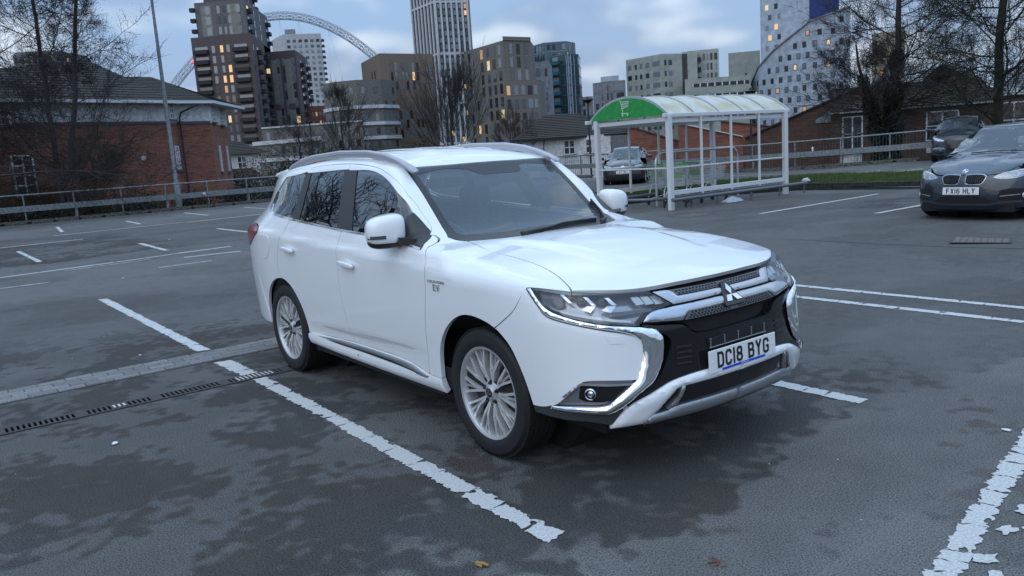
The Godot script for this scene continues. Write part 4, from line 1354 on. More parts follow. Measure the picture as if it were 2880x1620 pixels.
func make_ground() -> void:
	var m := mat("asphalt", lin(0.222, 0.217, 0.208), 0.88)
	m.metallic_specular = 0.35
	m.albedo_texture = noise_tex(512, 0.16, 3, [[0.0, grey(0.42)], [0.35, grey(0.72)], [0.62, grey(0.95)], [0.80, grey(1.0)]], 4)
	m.normal_enabled = true
	m.normal_scale = 0.9
	m.normal_texture = noise_tex(512, 0.12, 3, [], 9, FastNoiseLite.TYPE_SIMPLEX_SMOOTH, true, 6.0)
	m.uv1_triplanar = true
	m.uv1_world_triplanar = true
	m.uv1_scale = Vector3.ONE / 0.9
	m.detail_enabled = true
	m.detail_blend_mode = BaseMaterial3D.BLEND_MODE_MUL
	m.detail_uv_layer = BaseMaterial3D.DETAIL_UV_2
	m.detail_albedo = stains()
	m.detail_mask = null
	var poly := PackedVector2Array()
	for e in EDGE: poly.append(Vector2(e[0], e[1]))
	poly.append(Vector2(70, 90))
	var v := PackedVector3Array()
	var uv := PackedVector2Array()
	var add := func(p: PackedVector2Array) -> void:
		var idx := Geometry2D.triangulate_polygon(p)
		for k in range(0, idx.size(), 3):
			var q := [p[idx[k]], p[idx[k + 1]], p[idx[k + 2]]]
			if (q[1] - q[0]).cross(q[2] - q[0]) < 0: q.reverse()
			for e in q:
				v.append(Vector3(e.x, lift(e.x, e.y), e.y))
				uv.append(Vector2((e.x + 11.4) / 16.4, (e.y + 11.4) / 16.4))
	var slot := PackedVector2Array([Vector2(-1.502, -4.1), Vector2(-1.338, -4.1), Vector2(-1.338, 4.9), Vector2(-1.502, 4.9)])
	for i in range(-17, 36):
		for j in range(-27, 46):
			var fine := 4 if i >= -12 and i < 1 and j >= -17 and j < -2 else 1
			var cell := 2.0 / fine
			for ii in fine:
				for jj in fine:
					var c0 := Vector2(i * 2.0 + ii * cell, j * 2.0 + jj * cell)
					var sq := PackedVector2Array([c0, c0 + Vector2(cell, 0), c0 + Vector2(cell, cell), c0 + Vector2(0, cell)])
					for piece in Geometry2D.intersect_polygons(sq, poly):
						if i == -1 and j >= -3 and j <= 2: # the drainage channel is let in here
							for rest in Geometry2D.clip_polygons(piece, slot): add.call(rest)
						else: add.call(piece)
	var n := PackedVector3Array()
	n.resize(v.size())
	for k in v.size():
		var p := v[k]
		n[k] = Vector3(lift(p.x - 0.3, p.z) - lift(p.x + 0.3, p.z), 0.6, lift(p.x, p.z - 0.3) - lift(p.x, p.z + 0.3)).normalized()
	var ar := []
	ar.resize(Mesh.ARRAY_MAX)
	ar[Mesh.ARRAY_VERTEX] = v
	ar[Mesh.ARRAY_NORMAL] = n
	ar[Mesh.ARRAY_TEX_UV] = uv
	ar[Mesh.ARRAY_TEX_UV2] = uv
	var mesh := ArrayMesh.new()
	mesh.add_surface_from_arrays(Mesh.PRIMITIVE_TRIANGLES, ar)
	structure(put("car_park", mesh, m))
	# the land beyond lies lower
	grain("earth", lin(0.055, 0.055, 0.035), 0.95, 6.0, 0.5, 0.03, 5)
	var g := MB.new()
	var R := 3000.0
	g.quad(Vector3(-R, -2.6, R), Vector3(R, -2.6, R), Vector3(R, -2.6, -R), Vector3(-R, -2.6, -R))
	structure(put("ground", g.mesh(), M.earth))
	grain("concrete", lin(0.22, 0.215, 0.20), 0.9, 1.5, 0.45, 0.03, 5)
	grain("kerb_stone", lin(0.17, 0.165, 0.14), 0.9, 0.7, 0.5, 0.03, 5)
	var wl := MB.new()
	for k in EDGE.size() - 1:
		var a := on(EDGE[k][0], EDGE[k][1])
		var b := on(EDGE[k + 1][0], EDGE[k + 1][1])
		wl.quad(Vector3(a.x, -2.7, a.z), Vector3(b.x, -2.7, b.z), b, a)
	tag(put("retaining_wall", wl.mesh(), M.concrete), "low concrete wall carrying the edge of the car park", "wall")

# ---------------------------------------------------------------- road paint
func ragged(rng: RandomNumberGenerator, length: float, width: float, rough: float, crack: float, wear: float) -> Array:
	# pieces of a painted line from 0 to length along x, parted by cracks, with edges eaten away
	var out := []
	var x := 0.0
	while x < length - 0.01:
		var l := minf(length - x, rng.randf_range(0.10, 0.34) * crack)
		var gap := rng.randf_range(0.002, 0.012)
		var p := PackedVector2Array()
		var hw := width * 0.5 * rng.randf_range(0.9, 1.06)
		var sk := rng.randf_range(-0.02, 0.02)
		var m := maxi(3, int(l / 0.012))
		var e := 0.0
		for k in m + 1:
			e = lerpf(e, rng.randfn(0, rough), 0.6)
			p.append(Vector2(x + gap + (l - gap) * k / m + sk, hw + e))
		for k in 5: p.append(Vector2(x + l + sk * (0.8 - k * 0.4) + rng.randfn(0, rough * 0.5), lerpf(hw, -hw, (k + 0.5) / 5)))
		for k in range(m, -1, -1):
			e = lerpf(e, rng.randfn(0, rough), 0.6)
			p.append(Vector2(x + gap + (l - gap) * k / m - sk, -hw + e))
		for k in 5: p.append(Vector2(x + gap + sk * (k * 0.4 - 0.8) + rng.randfn(0, rough * 0.5), lerpf(-hw, hw, (k + 0.5) / 5)))
		p.reverse()
		var ps := [p]
		var holes := int(rng.randf() * 7.0 * wear * l / 0.2)
		for h in holes:
			var c := Vector2(x + rng.randf() * l, rng.randf_range(-1, 1) * hw)
			var q := PackedVector2Array()
			var rr := rng.randf_range(0.004, 0.028) * (0.6 + wear)
			for s in 9: q.append(c + Vector2(cos(TAU * s / 9), sin(TAU * s / 9) * 0.6) * rr * rng.randf_range(0.5, 1.4))
			var nx := []
			for w in ps:
				for r in Geometry2D.clip_polygons(w, q):
					if not Geometry2D.is_polygon_clockwise(r): nx.append(r)
			ps = nx
		if wear < 0.75 or rng.randf() > 0.25: out.append_array(ps)
		x += l
	return out

func paint(called: String, a: Vector2, b: Vector2, width: float, rng: RandomNumberGenerator, rough := 0.006, crack := 1.0, wear := 0.4) -> void:
	var mb := MB.new()
	var d := (b - a).normalized()
	var s := d.orthogonal()
	for p: PackedVector2Array in ragged(rng, a.distance_to(b), width, rough, crack, wear):
		var q := PackedVector2Array()
		for e in p: q.append(a + d * e.x + s * e.y)
		add_sheet(mb, q, 0.004)
	structure(put(called, mb.mesh(), M.road_paint))

func add_sheet(mb: MB, q: PackedVector2Array, y: float) -> void:
	var idx := Geometry2D.triangulate_polygon(q)
	for k in range(0, idx.size(), 3):
		var t := [q[idx[k]], q[idx[k + 1]], q[idx[k + 2]]]
		if (t[1] - t[0]).cross(t[2] - t[0]) > 0: t.reverse()
		mb.tri(on(t[0].x, t[0].y, y), on(t[1].x, t[1].y, y), on(t[2].x, t[2].y, y))

func make_markings() -> void:
	var rng := RandomNumberGenerator.new()
	rng.seed = 77
	var m := grain("road_paint", lin(0.60, 0.60, 0.58), 0.75, 0.35, 0.16, 0.09, 4)
	# the bay of the white car, with the joint of the channel and the bricks
	paint("bay_line", Vector2(2.29, 1.235), Vector2(-1.33, 1.155), 0.105, rng, 0.009, 1.0, 0.55)
	paint("bay_line", Vector2(-1.50, 1.16), Vector2(-2.15, 1.17), 0.13, rng, 0.008, 1.3, 0.2)
	paint("bay_line", Vector2(-2.72, 1.15), Vector2(-7.25, 1.12), 0.115, rng, 0.009, 1.3, 0.3)
	paint("bay_line", Vector2(2.29, -1.18), Vector2(-1.33, -1.18), 0.105, rng, 0.006, 1.3, 0.2)
	paint("bay_line", Vector2(-2.72, -1.18), Vector2(-7.2, -1.20), 0.11, rng, 0.008, 1.2, 0.3)
	paint("bay_line", Vector2(6.0, -4.35), Vector2(-1.3, -4.27), 0.10, rng, 0.006, 1.2, 0.3)
	paint("bay_line", Vector2(6.0, -3.81), Vector2(-1.3, -3.73), 0.10, rng, 0.007, 1.2, 0.55)
	# worn edge line and hatching at the lower right
	paint("edge_line", Vector2(3.62, 1.1), Vector2(2.90, -2.6), 0.10, rng, 0.012, 0.8, 0.35)
	var mb := MB.new()
	for k in 90:
		var c := Vector2(rng.randf_range(3.46, 3.95), rng.randf_range(-0.95, 0.45))
		if sin((c.y * 0.7 + c.x * 0.5) * 9.0) < 0.15 and rng.randf() < 0.75: continue
		var q := PackedVector2Array()
		var rr := rng.randf_range(0.006, 0.05)
		for s in 14: q.append(c + Vector2(cos(TAU * s / 14) * 0.7, sin(TAU * s / 14) * 1.2) * rr * rng.randf_range(0.45, 1.25))
		add_sheet(mb, q, 0.005 + 0.00003 * k)
	structure(put("worn_hatching", mb.mesh(), m))
	for l in [[-20.1, 1.6, -20.2, -0.9, .13, .0], [-23.2, -0.6, -23.4, -4.5, .13, .0], [-23.2, -4.5, -23.4, -7.2, .16, .0], [-18.2, .88, -14.1, .92, .10, .9], [-17.2, -1.51, -13.5, -1.36, .11, .9], [-18.6, -4.06, -16.0, -4.04, .10, .3],
		[-12.05, 1.95, -12.3, -.06, .12, .2], [-12.3, -.1, -12.5, -1.3, .10, .9], [-11.85, .9, -12.05, -.7, .05, .8], [-10.28, 2.2, -10.24, 1.35, .08, .8], [-10.31, -.37, -10.31, -1.3, .07, .6], [-12.54, -1.32, -12.66, -2.45, .14, .3], [-11.52, -1.14, -11.37, -2.2, .12, .6],
		[-28.5, -1.5, -24.8, -1.1, .11, .6], [-27.9, -3.69, -25.0, -3.5, .11, .4], [-30.2, -6.4, -26.3, -6.2, .11, .3], [-29.8, -8.8, -26.0, -8.7, .11, .3],
		[-2.68, -10.4, -2.62, -14.8, .11, .1], [-5.44, -10.9, -5.58, -15.8, .12, .05], [-14.6, -19.6, -9.0, -25.0, .14, .05], [-15.4, -20.8, -10.6, -25.2, .10, .2], [-19.8, -19.0, -16.6, -15.8, .10, .3], [-22.9, -22.2, -21.4, -19.2, .10, .5], [-16.9, -24.8, -14.6, -25.4, .12, .3], [-15.9, -17.3, -12.2, -18.1, .06, .3]]:
		paint("bay_line" if l[4] < 0.12 else "lane_line", Vector2(l[0], l[1]), Vector2(l[2], l[3]), l[4], rng, 0.008, 3.0, l[5])

func make_paving() -> void:
	var rng := RandomNumberGenerator.new()
	rng.seed = 5
	var tones := []
	for k in 4:
		tones.append(grain("brick_paver_%d" % k, lin(0.19 + 0.02 * k, 0.188 + 0.019 * k, 0.186 + 0.018 * k), 0.9, 0.4, 0.2, 0.06, 4, 0.0, k + 1))
	var sl := MB.new()
	sl.bx(Vector3(-2.45, -0.02, 0.4), Vector3(0.445, 0.046, 9.0))
	var band := put("paving_band", sl.mesh(), mat("joint_sand", lin(0.045, 0.044, 0.043), 0.95))
	structure(band)
	var shapes := []
	for k in 3:
		var b := MB.new()
		b.cbox(Transform3D(Basis(Vector3.UP, rng.randf_range(-0.01, 0.01)), Vector3.ZERO), Vector3(0.096 + 0.002 * k, 0.05, 0.194 + 0.002 * k), 0.006)
		shapes.append(b.mesh())
	for r in 4:
		for k in 44:
			var z := -4.0 + 0.2 * k + (0.1 if r % 2 else 0.0)
			var o := put("brick", shapes[rng.randi() % 3], tones[rng.randi() % 4], band)
			o.position = Vector3(-2.595 + 0.1015 * r, -0.013 + rng.randf_range(-0.002, 0.003), z)
			o.rotation.y = rng.randf_range(-0.012, 0.012)
	# drainage channel: a trough under a slotted cast grating
	mat("cast_iron", lin(0.060, 0.055, 0.052), 0.7, 0.3)
	var ch := MB.new()
	ch.bx(Vector3(-1.42, -0.16, 0.4), Vector3(0.17, 0.02, 9.0))
	ch.bx(Vector3(-1.507, -0.079, 0.4), Vector3(0.01, 0.15, 9.0))
	ch.bx(Vector3(-1.333, -0.079, 0.4), Vector3(0.01, 0.15, 9.0))
	var dr := put("drain_channel", ch.mesh(), grain("drain_silt", lin(0.10, 0.09, 0.075), 0.95, 0.5, 0.4, 0.05, 4))
	tag(dr, "long slotted iron drainage channel set in the asphalt behind the white car", "drain")
	for s in [-1, 1]:
		var f := MB.new()
		f.bx(Vector3(-1.42 + s * 0.070, 0.004, 0.4), Vector3(0.022, 0.010, 9.0))
		put("channel_edge", f.mesh(), M.cast_iron, dr)
	var slat := MB.new()
	slat.cbox(Transform3D(), Vector3(0.118, 0.012, 0.017), 0.003)
	var plate := MB.new()
	plate.cbox(Transform3D(), Vector3(0.118, 0.012, 0.06), 0.003)
	var sm := slat.mesh()
	var pm := plate.mesh()
	for k in 270:
		var solid := k % 15 == 0
		var o := put("grating_end" if solid else "grating_bar", pm if solid else sm, M.cast_iron, dr)
		o.position = Vector3(-1.42, 0.003, -4.05 + k * 0.033)
	# paint dashes on the grating where the bay line crosses
	var mb := MB.new()
	for k in 9:
		add_sheet(mb, PackedVector2Array([Vector2(-1.475, 1.02 + k * 0.033), Vector2(-1.365, 1.02 + k * 0.033), Vector2(-1.365, 1.034 + k * 0.033), Vector2(-1.475, 1.034 + k * 0.033)]), 0.011)
	for k in 3:
		add_sheet(mb, PackedVector2Array([Vector2(-1.46, 2.10 + k * 0.033), Vector2(-1.38, 2.10 + k * 0.033), Vector2(-1.38, 2.115 + k * 0.033), Vector2(-1.46, 2.115 + k * 0.033)]), 0.011)
	structure(put("channel_paint", mb.mesh(), M.road_paint))
	# covers and a patch seam
	mat("old_iron", lin(0.15, 0.125, 0.11), 0.8, 0.1)
	for c in [[0.12, -7.85, 0.62, 0.62, 0.35], [-6.8, -10.4, 0.5, 0.75, 0.1]]:
		var y := lift(c[0], c[1])
		var t := Transform3D(Basis(Vector3.UP, c[4]), Vector3(c[0], y, c[1]))
		var b := MB.new()
		b.box(t * Transform3D(Basis(), Vector3(0, 0.000, 0)), Vector3(c[2] + 0.06, 0.006, c[3] + 0.06))
		var cov := put("manhole_cover", b.mesh(), M.cast_iron)
		structure(cov)
		for i in 8:
			for j in 8:
				var rb := MB.new()
				rb.box(t * Transform3D(Basis(), Vector3((i - 3.5) / 8.0 * c[2], 0.002, (j - 3.5) / 8.0 * c[3])), Vector3(c[2] / 8 - 0.012, 0.006, c[3] / 8 - 0.012))
				put("cover_stud", rb.mesh(), M.old_iron, cov)
	var seam := MB.new()
	var px := [-3.3, -2.0, -0.9, 0.2, 0.8, 2.0, 4.5]
	var pz := [-7.15, -7.22, -7.2, -7.26, -7.36, -7.5, -7.6]
	for k in px.size() - 1:
		add_sheet(seam, PackedVector2Array([Vector2(px[k], pz[k] - 0.012), Vector2(px[k + 1], pz[k + 1] - 0.012), Vector2(px[k + 1], pz[k + 1] + 0.014), Vector2(px[k], pz[k] + 0.012)]), 0.003)
	structure(put("asphalt_seam", seam.mesh(), mat("bitumen", lin(0.03, 0.03, 0.032), 0.6)))
	# litter and grit
	mat("dry_leaf", lin(0.30, 0.20, 0.06), 0.8)
	mat("rust_leaf", lin(0.14, 0.05, 0.03), 0.85)
	mat("grit", lin(0.50, 0.50, 0.48), 0.8)
	var lf := MB.new()
	lf.tube([Vector3(2.235, 0.009, 1.602), Vector3(2.262, 0.011, 1.586), Vector3(2.285, 0.008, 1.578)], 0.008, 0.006, 6)
	lf.tri(Vector3(2.24, 0.006, 1.61), Vector3(2.275, 0.006, 1.602), Vector3(2.25, 0.012, 1.585))
	tag(put("cigarette_end", lf.mesh(), M.dry_leaf), "yellowish cigarette end lying beside the end of the bay line", "litter")
	var rl := MB.new()
	for k in 26:
		var c := Vector3(2.87 + rng.randfn(0, 0.03), 0.003, 0.93 + rng.randfn(0, 0.018))
		var a := rng.randf() * TAU
		var e := Vector3(cos(a), 0, sin(a)) * rng.randf_range(0.006, 0.016)
		rl.tri(c - e, c + e + Vector3(0, 0.004, 0), c + e.cross(Vector3.UP) * 0.7)
	tag(put("crushed_leaf", rl.mesh(), M.rust_leaf), "reddish crushed leaf flattened on the asphalt", "leaf")
	var gr := MB.new()
	for k in 60:
		var x := rng.randf_range(-6.0, 4.2)
		var z := rng.randf_range(-4.5, 3.4)
		var s := rng.randf_range(0.002, 0.005)
		gr.box(Transform3D(Basis(Vector3(1, 2, 1).normalized(), rng.randf() * TAU), on(x, z, s * 0.3)), Vector3(s * 1.6, s, s))
	var go := put("grit", gr.mesh(), M.grit)
	go.set_meta("kind", "stuff")
	tag(go, "pale grit scattered over the asphalt round the white car", "grit")
	var pk := 0
	for s in [[-0.55, 2.35, .03], [-3.05, 1.62, .025], [3.05, -1.2, .03], [-9.4, 0.4, .05], [-16.5, -2.2, .06], [-12.9, -24.0, .25]]:
		var b := MB.new()
		var q := PackedVector2Array()
		for k in 9: q.append(Vector2(s[0], s[1]) + Vector2(cos(TAU * k / 9), 0.6 * sin(TAU * k / 9)) * s[2] * rng.randf_range(0.6, 1.2))
		add_sheet(b, q, 0.008)
		tag(put("paper_scrap", b.mesh(), M.plate_white), "small flat scrap of white paper lying on the asphalt", "litter", "paper scraps on the ground")
# ---------------------------------------------------------------- fence, kerbs, lamps
func make_fence() -> void:
	grain("galvanised", lin(0.26, 0.29, 0.30), 0.55, 1.2, 0.25, 0.03, 4).metallic = 0.45
	mat("infill_dark", lin(0.07, 0.08, 0.085), 0.6)
	var line := [[-33.55, 8.0], [-33.55, -14.0], [-29.0, -25.6], [-25.5, -26.15], [-10.4, -29.4], [-2.0, -31.8]]
	var names := ["galvanised crash barrier and railing in front of the brick house with white upper walls", "galvanised barrier and railing bending round below the small white house", "short galvanised barrier and railing behind the black hatchback", "long galvanised barrier and railing in front of the brick houses and the ivy tree", "galvanised barrier and railing behind the grey coupe"]
	var spot := 0
	for k in line.size() - 1:
		var a := Vector2(line[k][0], line[k][1])
		var b := Vector2(line[k + 1][0], line[k + 1][1])
		var L := a.distance_to(b)
		var d := (b - a) / L
		var o := thing("crash_barrier", names[k], "barrier")
		var P := func(s: float, y: float, out := 0.0) -> Vector3:
			var q := a + d * s + d.orthogonal() * out
			return on(q.x, q.y, y)
		var side := -1.0 if (Vector2(4.8, 3.2) - a).dot(d.orthogonal()) < 0 else 1.0
		var n := int(round(L / 3.5))
		var bm := MB.new()
		for i in n:
			bm.bar(P.call(L * i / n, 0.60, side * 0.06), P.call(L * (i + 1) / n - 0.02, 0.60, side * 0.06), 0.09, 0.23)
		put("barrier_beam", bm.mesh(), M.galvanised, o)
		var tr := MB.new()
		for i in n: tr.tube([P.call(L * i / n, 1.16), P.call(L * (i + 1) / n, 1.16)], 0.034, 0.034, 8)
		put("top_rail", tr.mesh(), M.galvanised, o)
		for i in n + 1:
			var ps := MB.new()
			var s := L * i / n
			ps.bar(P.call(s, -0.1, -side * 0.03), P.call(s + 0.05, 0.56, -side * 0.03), 0.13, 0.10, Vector3(d.x, 0, d.y))
			put("post", ps.mesh(), M.galvanised, o)
			for h in [0.0, 0.5]:
				if i == n and h > 0: continue
				var up := MB.new()
				up.bar(P.call(s + h * L / n, 0.15), P.call(s + h * L / n, 1.16), 0.06, 0.05, Vector3(d.x, 0, d.y))
				put("upright", up.mesh(), M.galvanised, o)
		var br := MB.new()
		for i in (0 if k < 2 else int(L / 0.125)):
			var p0: Vector3 = P.call(i * 0.125, 0.12)
			br.bar(p0, p0 + Vector3(0, 1.02, 0), 0.011, 0.011, Vector3(d.x, 0, d.y))
		if k >= 2: put("infill_bars", br.mesh(), M.infill_dark, o).set_meta("kind", "stuff")
		# kerb with drain notches
		var kb := MB.new()
		var kerb := put("edge_kerb", ArrayMesh.new(), M.kerb_stone)
		var m := int(L / 0.92)
		for i in m:
			kb.bar(P.call(0.92 * i + 0.01, 0.110, side * 0.32), P.call(0.92 * (i + 1) - 0.01, 0.110, side * 0.32), 0.20, 0.07)
			kb.bar(P.call(0.92 * i + 0.08, 0.02, side * 0.32), P.call(0.92 * (i + 1) - 0.08, 0.02, side * 0.32), 0.196, 0.11)
		kerb.mesh = kb.mesh()
		structure(kerb)
	# stickers and rubbish caught on the barrier
	var st := MB.new()
	st.bx(Vector3(-33.42, 0.64, -8.3), Vector3(0.012, 0.09, 0.12))
	tag(put("barrier_notice", st.mesh(), M.plate_white), "small white notice stuck on the crash barrier by the lamp post", "notice")
	var cup := MB.new()
	cup.lathe([Vector2(0.03, 0), Vector2(0.042, 0.16), Vector2(0.03, 0.165), Vector2(0.012, 0.2)], 12, Transform3D(Basis(), on(-15.3, -28.3, 0.72)))
	tag(put("takeaway_cup", cup.mesh(), M.plate_white), "white takeaway cup left standing on the barrier beam", "cup")

func lamp_post(called: String, label: String, at: Vector3, h: float, r: float, head: String, m: Material) -> void:
	var o := thing(called, label, "lamp post", at)
	var pole := MB.new()
	if head == "flat":
		pole.lathe([Vector2(r * 2.0, 0), Vector2(r * 2.0, 1.5), Vector2(r * 1.25, 1.6), Vector2(r * 1.2, h * 0.5), Vector2(r * 0.75, h)], 14, Transform3D())
	else:
		pole.lathe([Vector2(r * 1.5, 0), Vector2(r * 1.5, 0.9), Vector2(r, 1.0), Vector2(r * 0.8, h)], 12, Transform3D())
	put("pole", pole.mesh(), m, o)
	var hd := MB.new()
	if head == "flat":
		hd.cbox(Transform3D(Basis(Vector3.UP, 0.6), Vector3(0.12, h + 0.03, -0.08)), Vector3(0.62, 0.10, 0.30), 0.03)
		put("lamp_head", hd.mesh(), m, o)
	else:
		hd.lathe([Vector2(0.0, h + 0.30), Vector2(0.05, h + 0.28), Vector2(0.07, h + 0.18), Vector2(0.30, h + 0.14), Vector2(0.31, h + 0.11), Vector2(0.12, h - 0.02), Vector2(0.06, h - 0.06)], 18, Transform3D())
		put("lamp_hood", hd.mesh(), m, o)

# ---------------------------------------------------------------- trolley shelter
func make_shelter() -> void:
	mat("white_steel", lin(0.60, 0.61, 0.62), 0.45)
	grain("sign_green", lin(0.02, 0.30, 0.06), 0.4, 1.0, 0.12, 0.02, 4)
	mat("aluminium", lin(0.55, 0.56, 0.58), 0.35, 0.8)
	grain("dull_steel", lin(0.22, 0.23, 0.25), 0.5, 0.5, 0.3, 0.05, 4).metallic = 0.5
	var rf := mat("roof_sheet", Color(lin(0.70, 0.70, 0.66), 0.86), 0.5)
	rf.albedo_texture = noise_tex(256, 0.012, 4, [[0.2, Color(0.90, 0.86, 0.72)], [0.6, Color(1, 1, 0.98)]], 3)
	rf.uv1_triplanar = true
	rf.uv1_world_triplanar = true
	rf.uv1_scale = Vector3.ONE / 2.2
	rf.backlight_enabled = true
	rf.backlight = lin(0.4, 0.4, 0.37)
	rf.albedo_color.a = 1.0
	var o := thing("trolley_shelter", "white steel trolley shelter with arched translucent roof and green end panel", "shelter")
	var z0 := -11.25
	var z1 := -15.75
	var xa := -10.72
	var xb := -8.12
	var eave := 2.20
	var cx := (xa + xb) * 0.5
	var rise := 0.50
	var hw := (xb - xa) * 0.5
	var R := (hw * hw + rise * rise) / (2 * rise)
	var cy := eave + rise - R
	var am := asin(hw / R)
	var arc := func(f: float, r: float) -> Vector2:
		var a := lerpf(-am, am, f)
		return Vector2(cx + r * sin(a), cy + r * cos(a))
	# arched ribs and sheets
	for k in 6:
		var z := lerpf(z0, z1 - 0.15, k / 5.0)
		var rb := MB.new()
		for i in 20:
			var p: Vector2 = arc.call(i / 20.0, R)
			var q: Vector2 = arc.call((i + 1) / 20.0, R)
			rb.bar(Vector3(p.x, p.y, z), Vector3(q.x, q.y, z), 0.055, 0.05, Vector3.BACK)
		put("roof_rib", rb.mesh(), M.aluminium, o)
		if k < 5:
			var zb := lerpf(z0, z1 - 0.15, (k + 1) / 5.0)
			var shm := MB.new()
			for i in 20:
				var p: Vector2 = arc.call(i / 20.0, R - 0.004)
				var q: Vector2 = arc.call((i + 1) / 20.0, R - 0.004)
				var n0 := Vector3(p.x - cx, p.y - cy, 0).normalized()
				var n1 := Vector3(q.x - cx, q.y - cy, 0).normalized()
				var A := Vector3(p.x, p.y, z - 0.03)
				var B := Vector3(q.x, q.y, z - 0.03)
				var C := Vector3(q.x, q.y, zb + 0.03)
				var D := Vector3(p.x, p.y, zb + 0.03)
				shm.tri_n(A, B, C, n0, n1, n1)
				shm.tri_n(A, C, D, n0, n1, n0)
			put("roof_sheet", shm.mesh(), rf, o)
	for x in [xa, xb]:
		var g := MB.new()
		g.cbox(Transform3D(Basis(), Vector3(x, eave - 0.02, (z0 + z1) * 0.5)), Vector3(0.07, 0.09, z0 - z1 + 0.36), 0.01)
		put("gutter", g.mesh(), M.white_steel, o)
		var hb := MB.new()
		hb.cbox(Transform3D(Basis(), Vector3(x + (0.06 if x < cx else -0.06), eave - 0.14, (z0 + z1) * 0.5)), Vector3(0.05, 0.10, z0 - z1), 0.006)
		put("head_beam", hb.mesh(), M.white_steel, o)
	for z in [z0 - 0.05, z1]:
		var cb := MB.new()
		cb.cbox(Transform3D(Basis(), Vector3(cx, eave - 0.10, z)), Vector3(xb - xa - 0.1, 0.10, 0.06), 0.006)
		put("cross_beam", cb.mesh(), M.white_steel, o)
	# green end panel
	var poly := PackedVector2Array()
	for i in 25:
		var e: Vector2 = arc.call(i / 24.0, R - 0.028)
		if e.y > eave + 0.01: poly.append(e)
	poly.append(Vector2(xb - 0.09, eave))
	poly.append(Vector2(xa + 0.09, eave))
	var gp := MB.new()
	gp.extrude(poly, 0.03, Transform3D(Basis(), Vector3(0, 0, z0 + 0.04)))
	var pan := put("end_panel", gp.mesh(), M.sign_green, o)
	# the pictogram of a trolley in white
	var pic := MB.new()
	var c0 := Vector3(cx - 0.04, eave + 0.26, z0 + 0.043)
	var L := func(ax: float, ay: float, bx_: float, by: float, w: float) -> void:
		pic.bar(c0 + Vector3(ax, ay, 0), c0 + Vector3(bx_, by, 0), 0.004, w, Vector3.BACK.cross(Vector3(bx_ - ax, by - ay, 0).normalized()))
	L.call(-.17, .17, -.13, .15, .016); L.call(-.13, .15, -.07, -.10, .016); L.call(-.07, -.10, -.11, -.135, .014); L.call(-.11, -.14, .12, -.14, .016)
	L.call(-.125, .14, .13, .14, .012); L.call(-.11, .085, .12, .095, .010); L.call(-.10, .035, .115, .05, .010); L.call(-.085, -.02, .105, .02, .014); L.call(.13, .14, .105, .02, .012)
	for f in [0.2, 0.4, 0.6, 0.8]: L.call(lerpf(-.125, .13, f), .14, lerpf(-.085, .105, f), lerpf(-.02, .02, f), .007)
	for x in [-.08, .09]: pic.lathe([Vector2(0, 0.003), Vector2(0.020, 0.003), Vector2(0.020, 0)], 14, Transform3D(Basis(Vector3.RIGHT, PI / 2), c0 + Vector3(x, -.175, 0)))
	put("trolley_pictogram", pic.mesh(), M.plate_white, pan)
	# posts
	for x in [xa + 0.22, xb]:
		for z in [z0, z1]:
			var ps := MB.new()
			ps.cbox(Transform3D(Basis(), Vector3(x, eave * 0.5, z)), Vector3(0.11, eave, 0.13), 0.008)
			ps.bx(Vector3(x + 0.035, eave * 0.5, z + 0.066), Vector3(0.006, eave - 0.1, 0.006))
			put("post", ps.mesh(), M.white_steel, o)
		for k in 3:
			var z := lerpf(z0, z1, (k + 1) / 4.0)
			var ps := MB.new()
			var y0 := 0.36
			ps.cbox(Transform3D(Basis(), Vector3(x, (eave + y0) * 0.5 - 0.05, z)), Vector3(0.05, eave - y0, 0.055), 0.006)
			put("slim_post", ps.mesh(), M.white_steel, o)
		var lr := MB.new()
		lr.cbox(Transform3D(Basis(), Vector3(x, 0.40, (z0 + z1) * 0.5)), Vector3(0.04, 0.11, z0 - z1 - 0.12), 0.008)
		put("lower_rail", lr.mesh(), M.white_steel, o)
		var mr := MB.new()
		mr.cbox(Transform3D(Basis(), Vector3(x, 0.98, (z0 + z1) * 0.5)), Vector3(0.03, 0.035, z0 - z1 - 0.12), 0.005)
		put("middle_rail", mr.mesh(), M.white_steel, o)
	var er := MB.new()
	er.cbox(Transform3D(Basis(), Vector3(cx + 0.1, 0.98, z0)), Vector3(xb - xa - 0.34, 0.035, 0.03), 0.005)
	put("end_rail", er.mesh(), M.white_steel, o)
	# rails that guide and hold the trolleys
	var gd := thing("trolley_guard_rail", "low bent steel bumper rail running round the foot of the trolley shelter", "rail")
	var t1 := MB.new()
	t1.tube([Vector3(-7.86, 0.26, -16.3), Vector3(-7.86, 0.26, -11.0)], 0.045, 0.045, 10)
	put("front_rail", t1.mesh(), M.dull_steel, gd)
	var t2 := MB.new()
	t2.tube([Vector3(-8.35, 0.27, -16.2), Vector3(-8.35, 0.27, -11.2), Vector3(-8.5, 0.28, -10.8), Vector3(-8.9, 0.28, -10.62), Vector3(-9.4, 0.28, -10.7), Vector3(-9.7, 0.28, -11.0), Vector3(-9.75, 0.28, -12.5)], 0.04, 0.04, 10)
	put("back_rail", t2.mesh(), M.dull_steel, gd)
	for p in [[-7.86, -11.1], [-7.86, -12.6], [-7.86, -13.9], [-7.86, -15.1], [-7.86, -16.2], [-8.35, -12.2], [-8.35, -14.6]]:
		var lg := MB.new()
		lg.bar(Vector3(p[0], 0, p[1]), Vector3(p[0], 0.25, p[1]), 0.03, 0.03, Vector3.BACK)
		put("rail_leg", lg.mesh(), M.dull_steel, gd)
	var hp := thing("hoop_rail", "tall bright steel hoop rail standing inside the trolley shelter", "rail")
	var pth := []
	var za := -12.1
	var zb2 := -15.35
	pth.append(Vector3(-9.35, 0, za)); pth.append(Vector3(-9.35, 1.05, za))
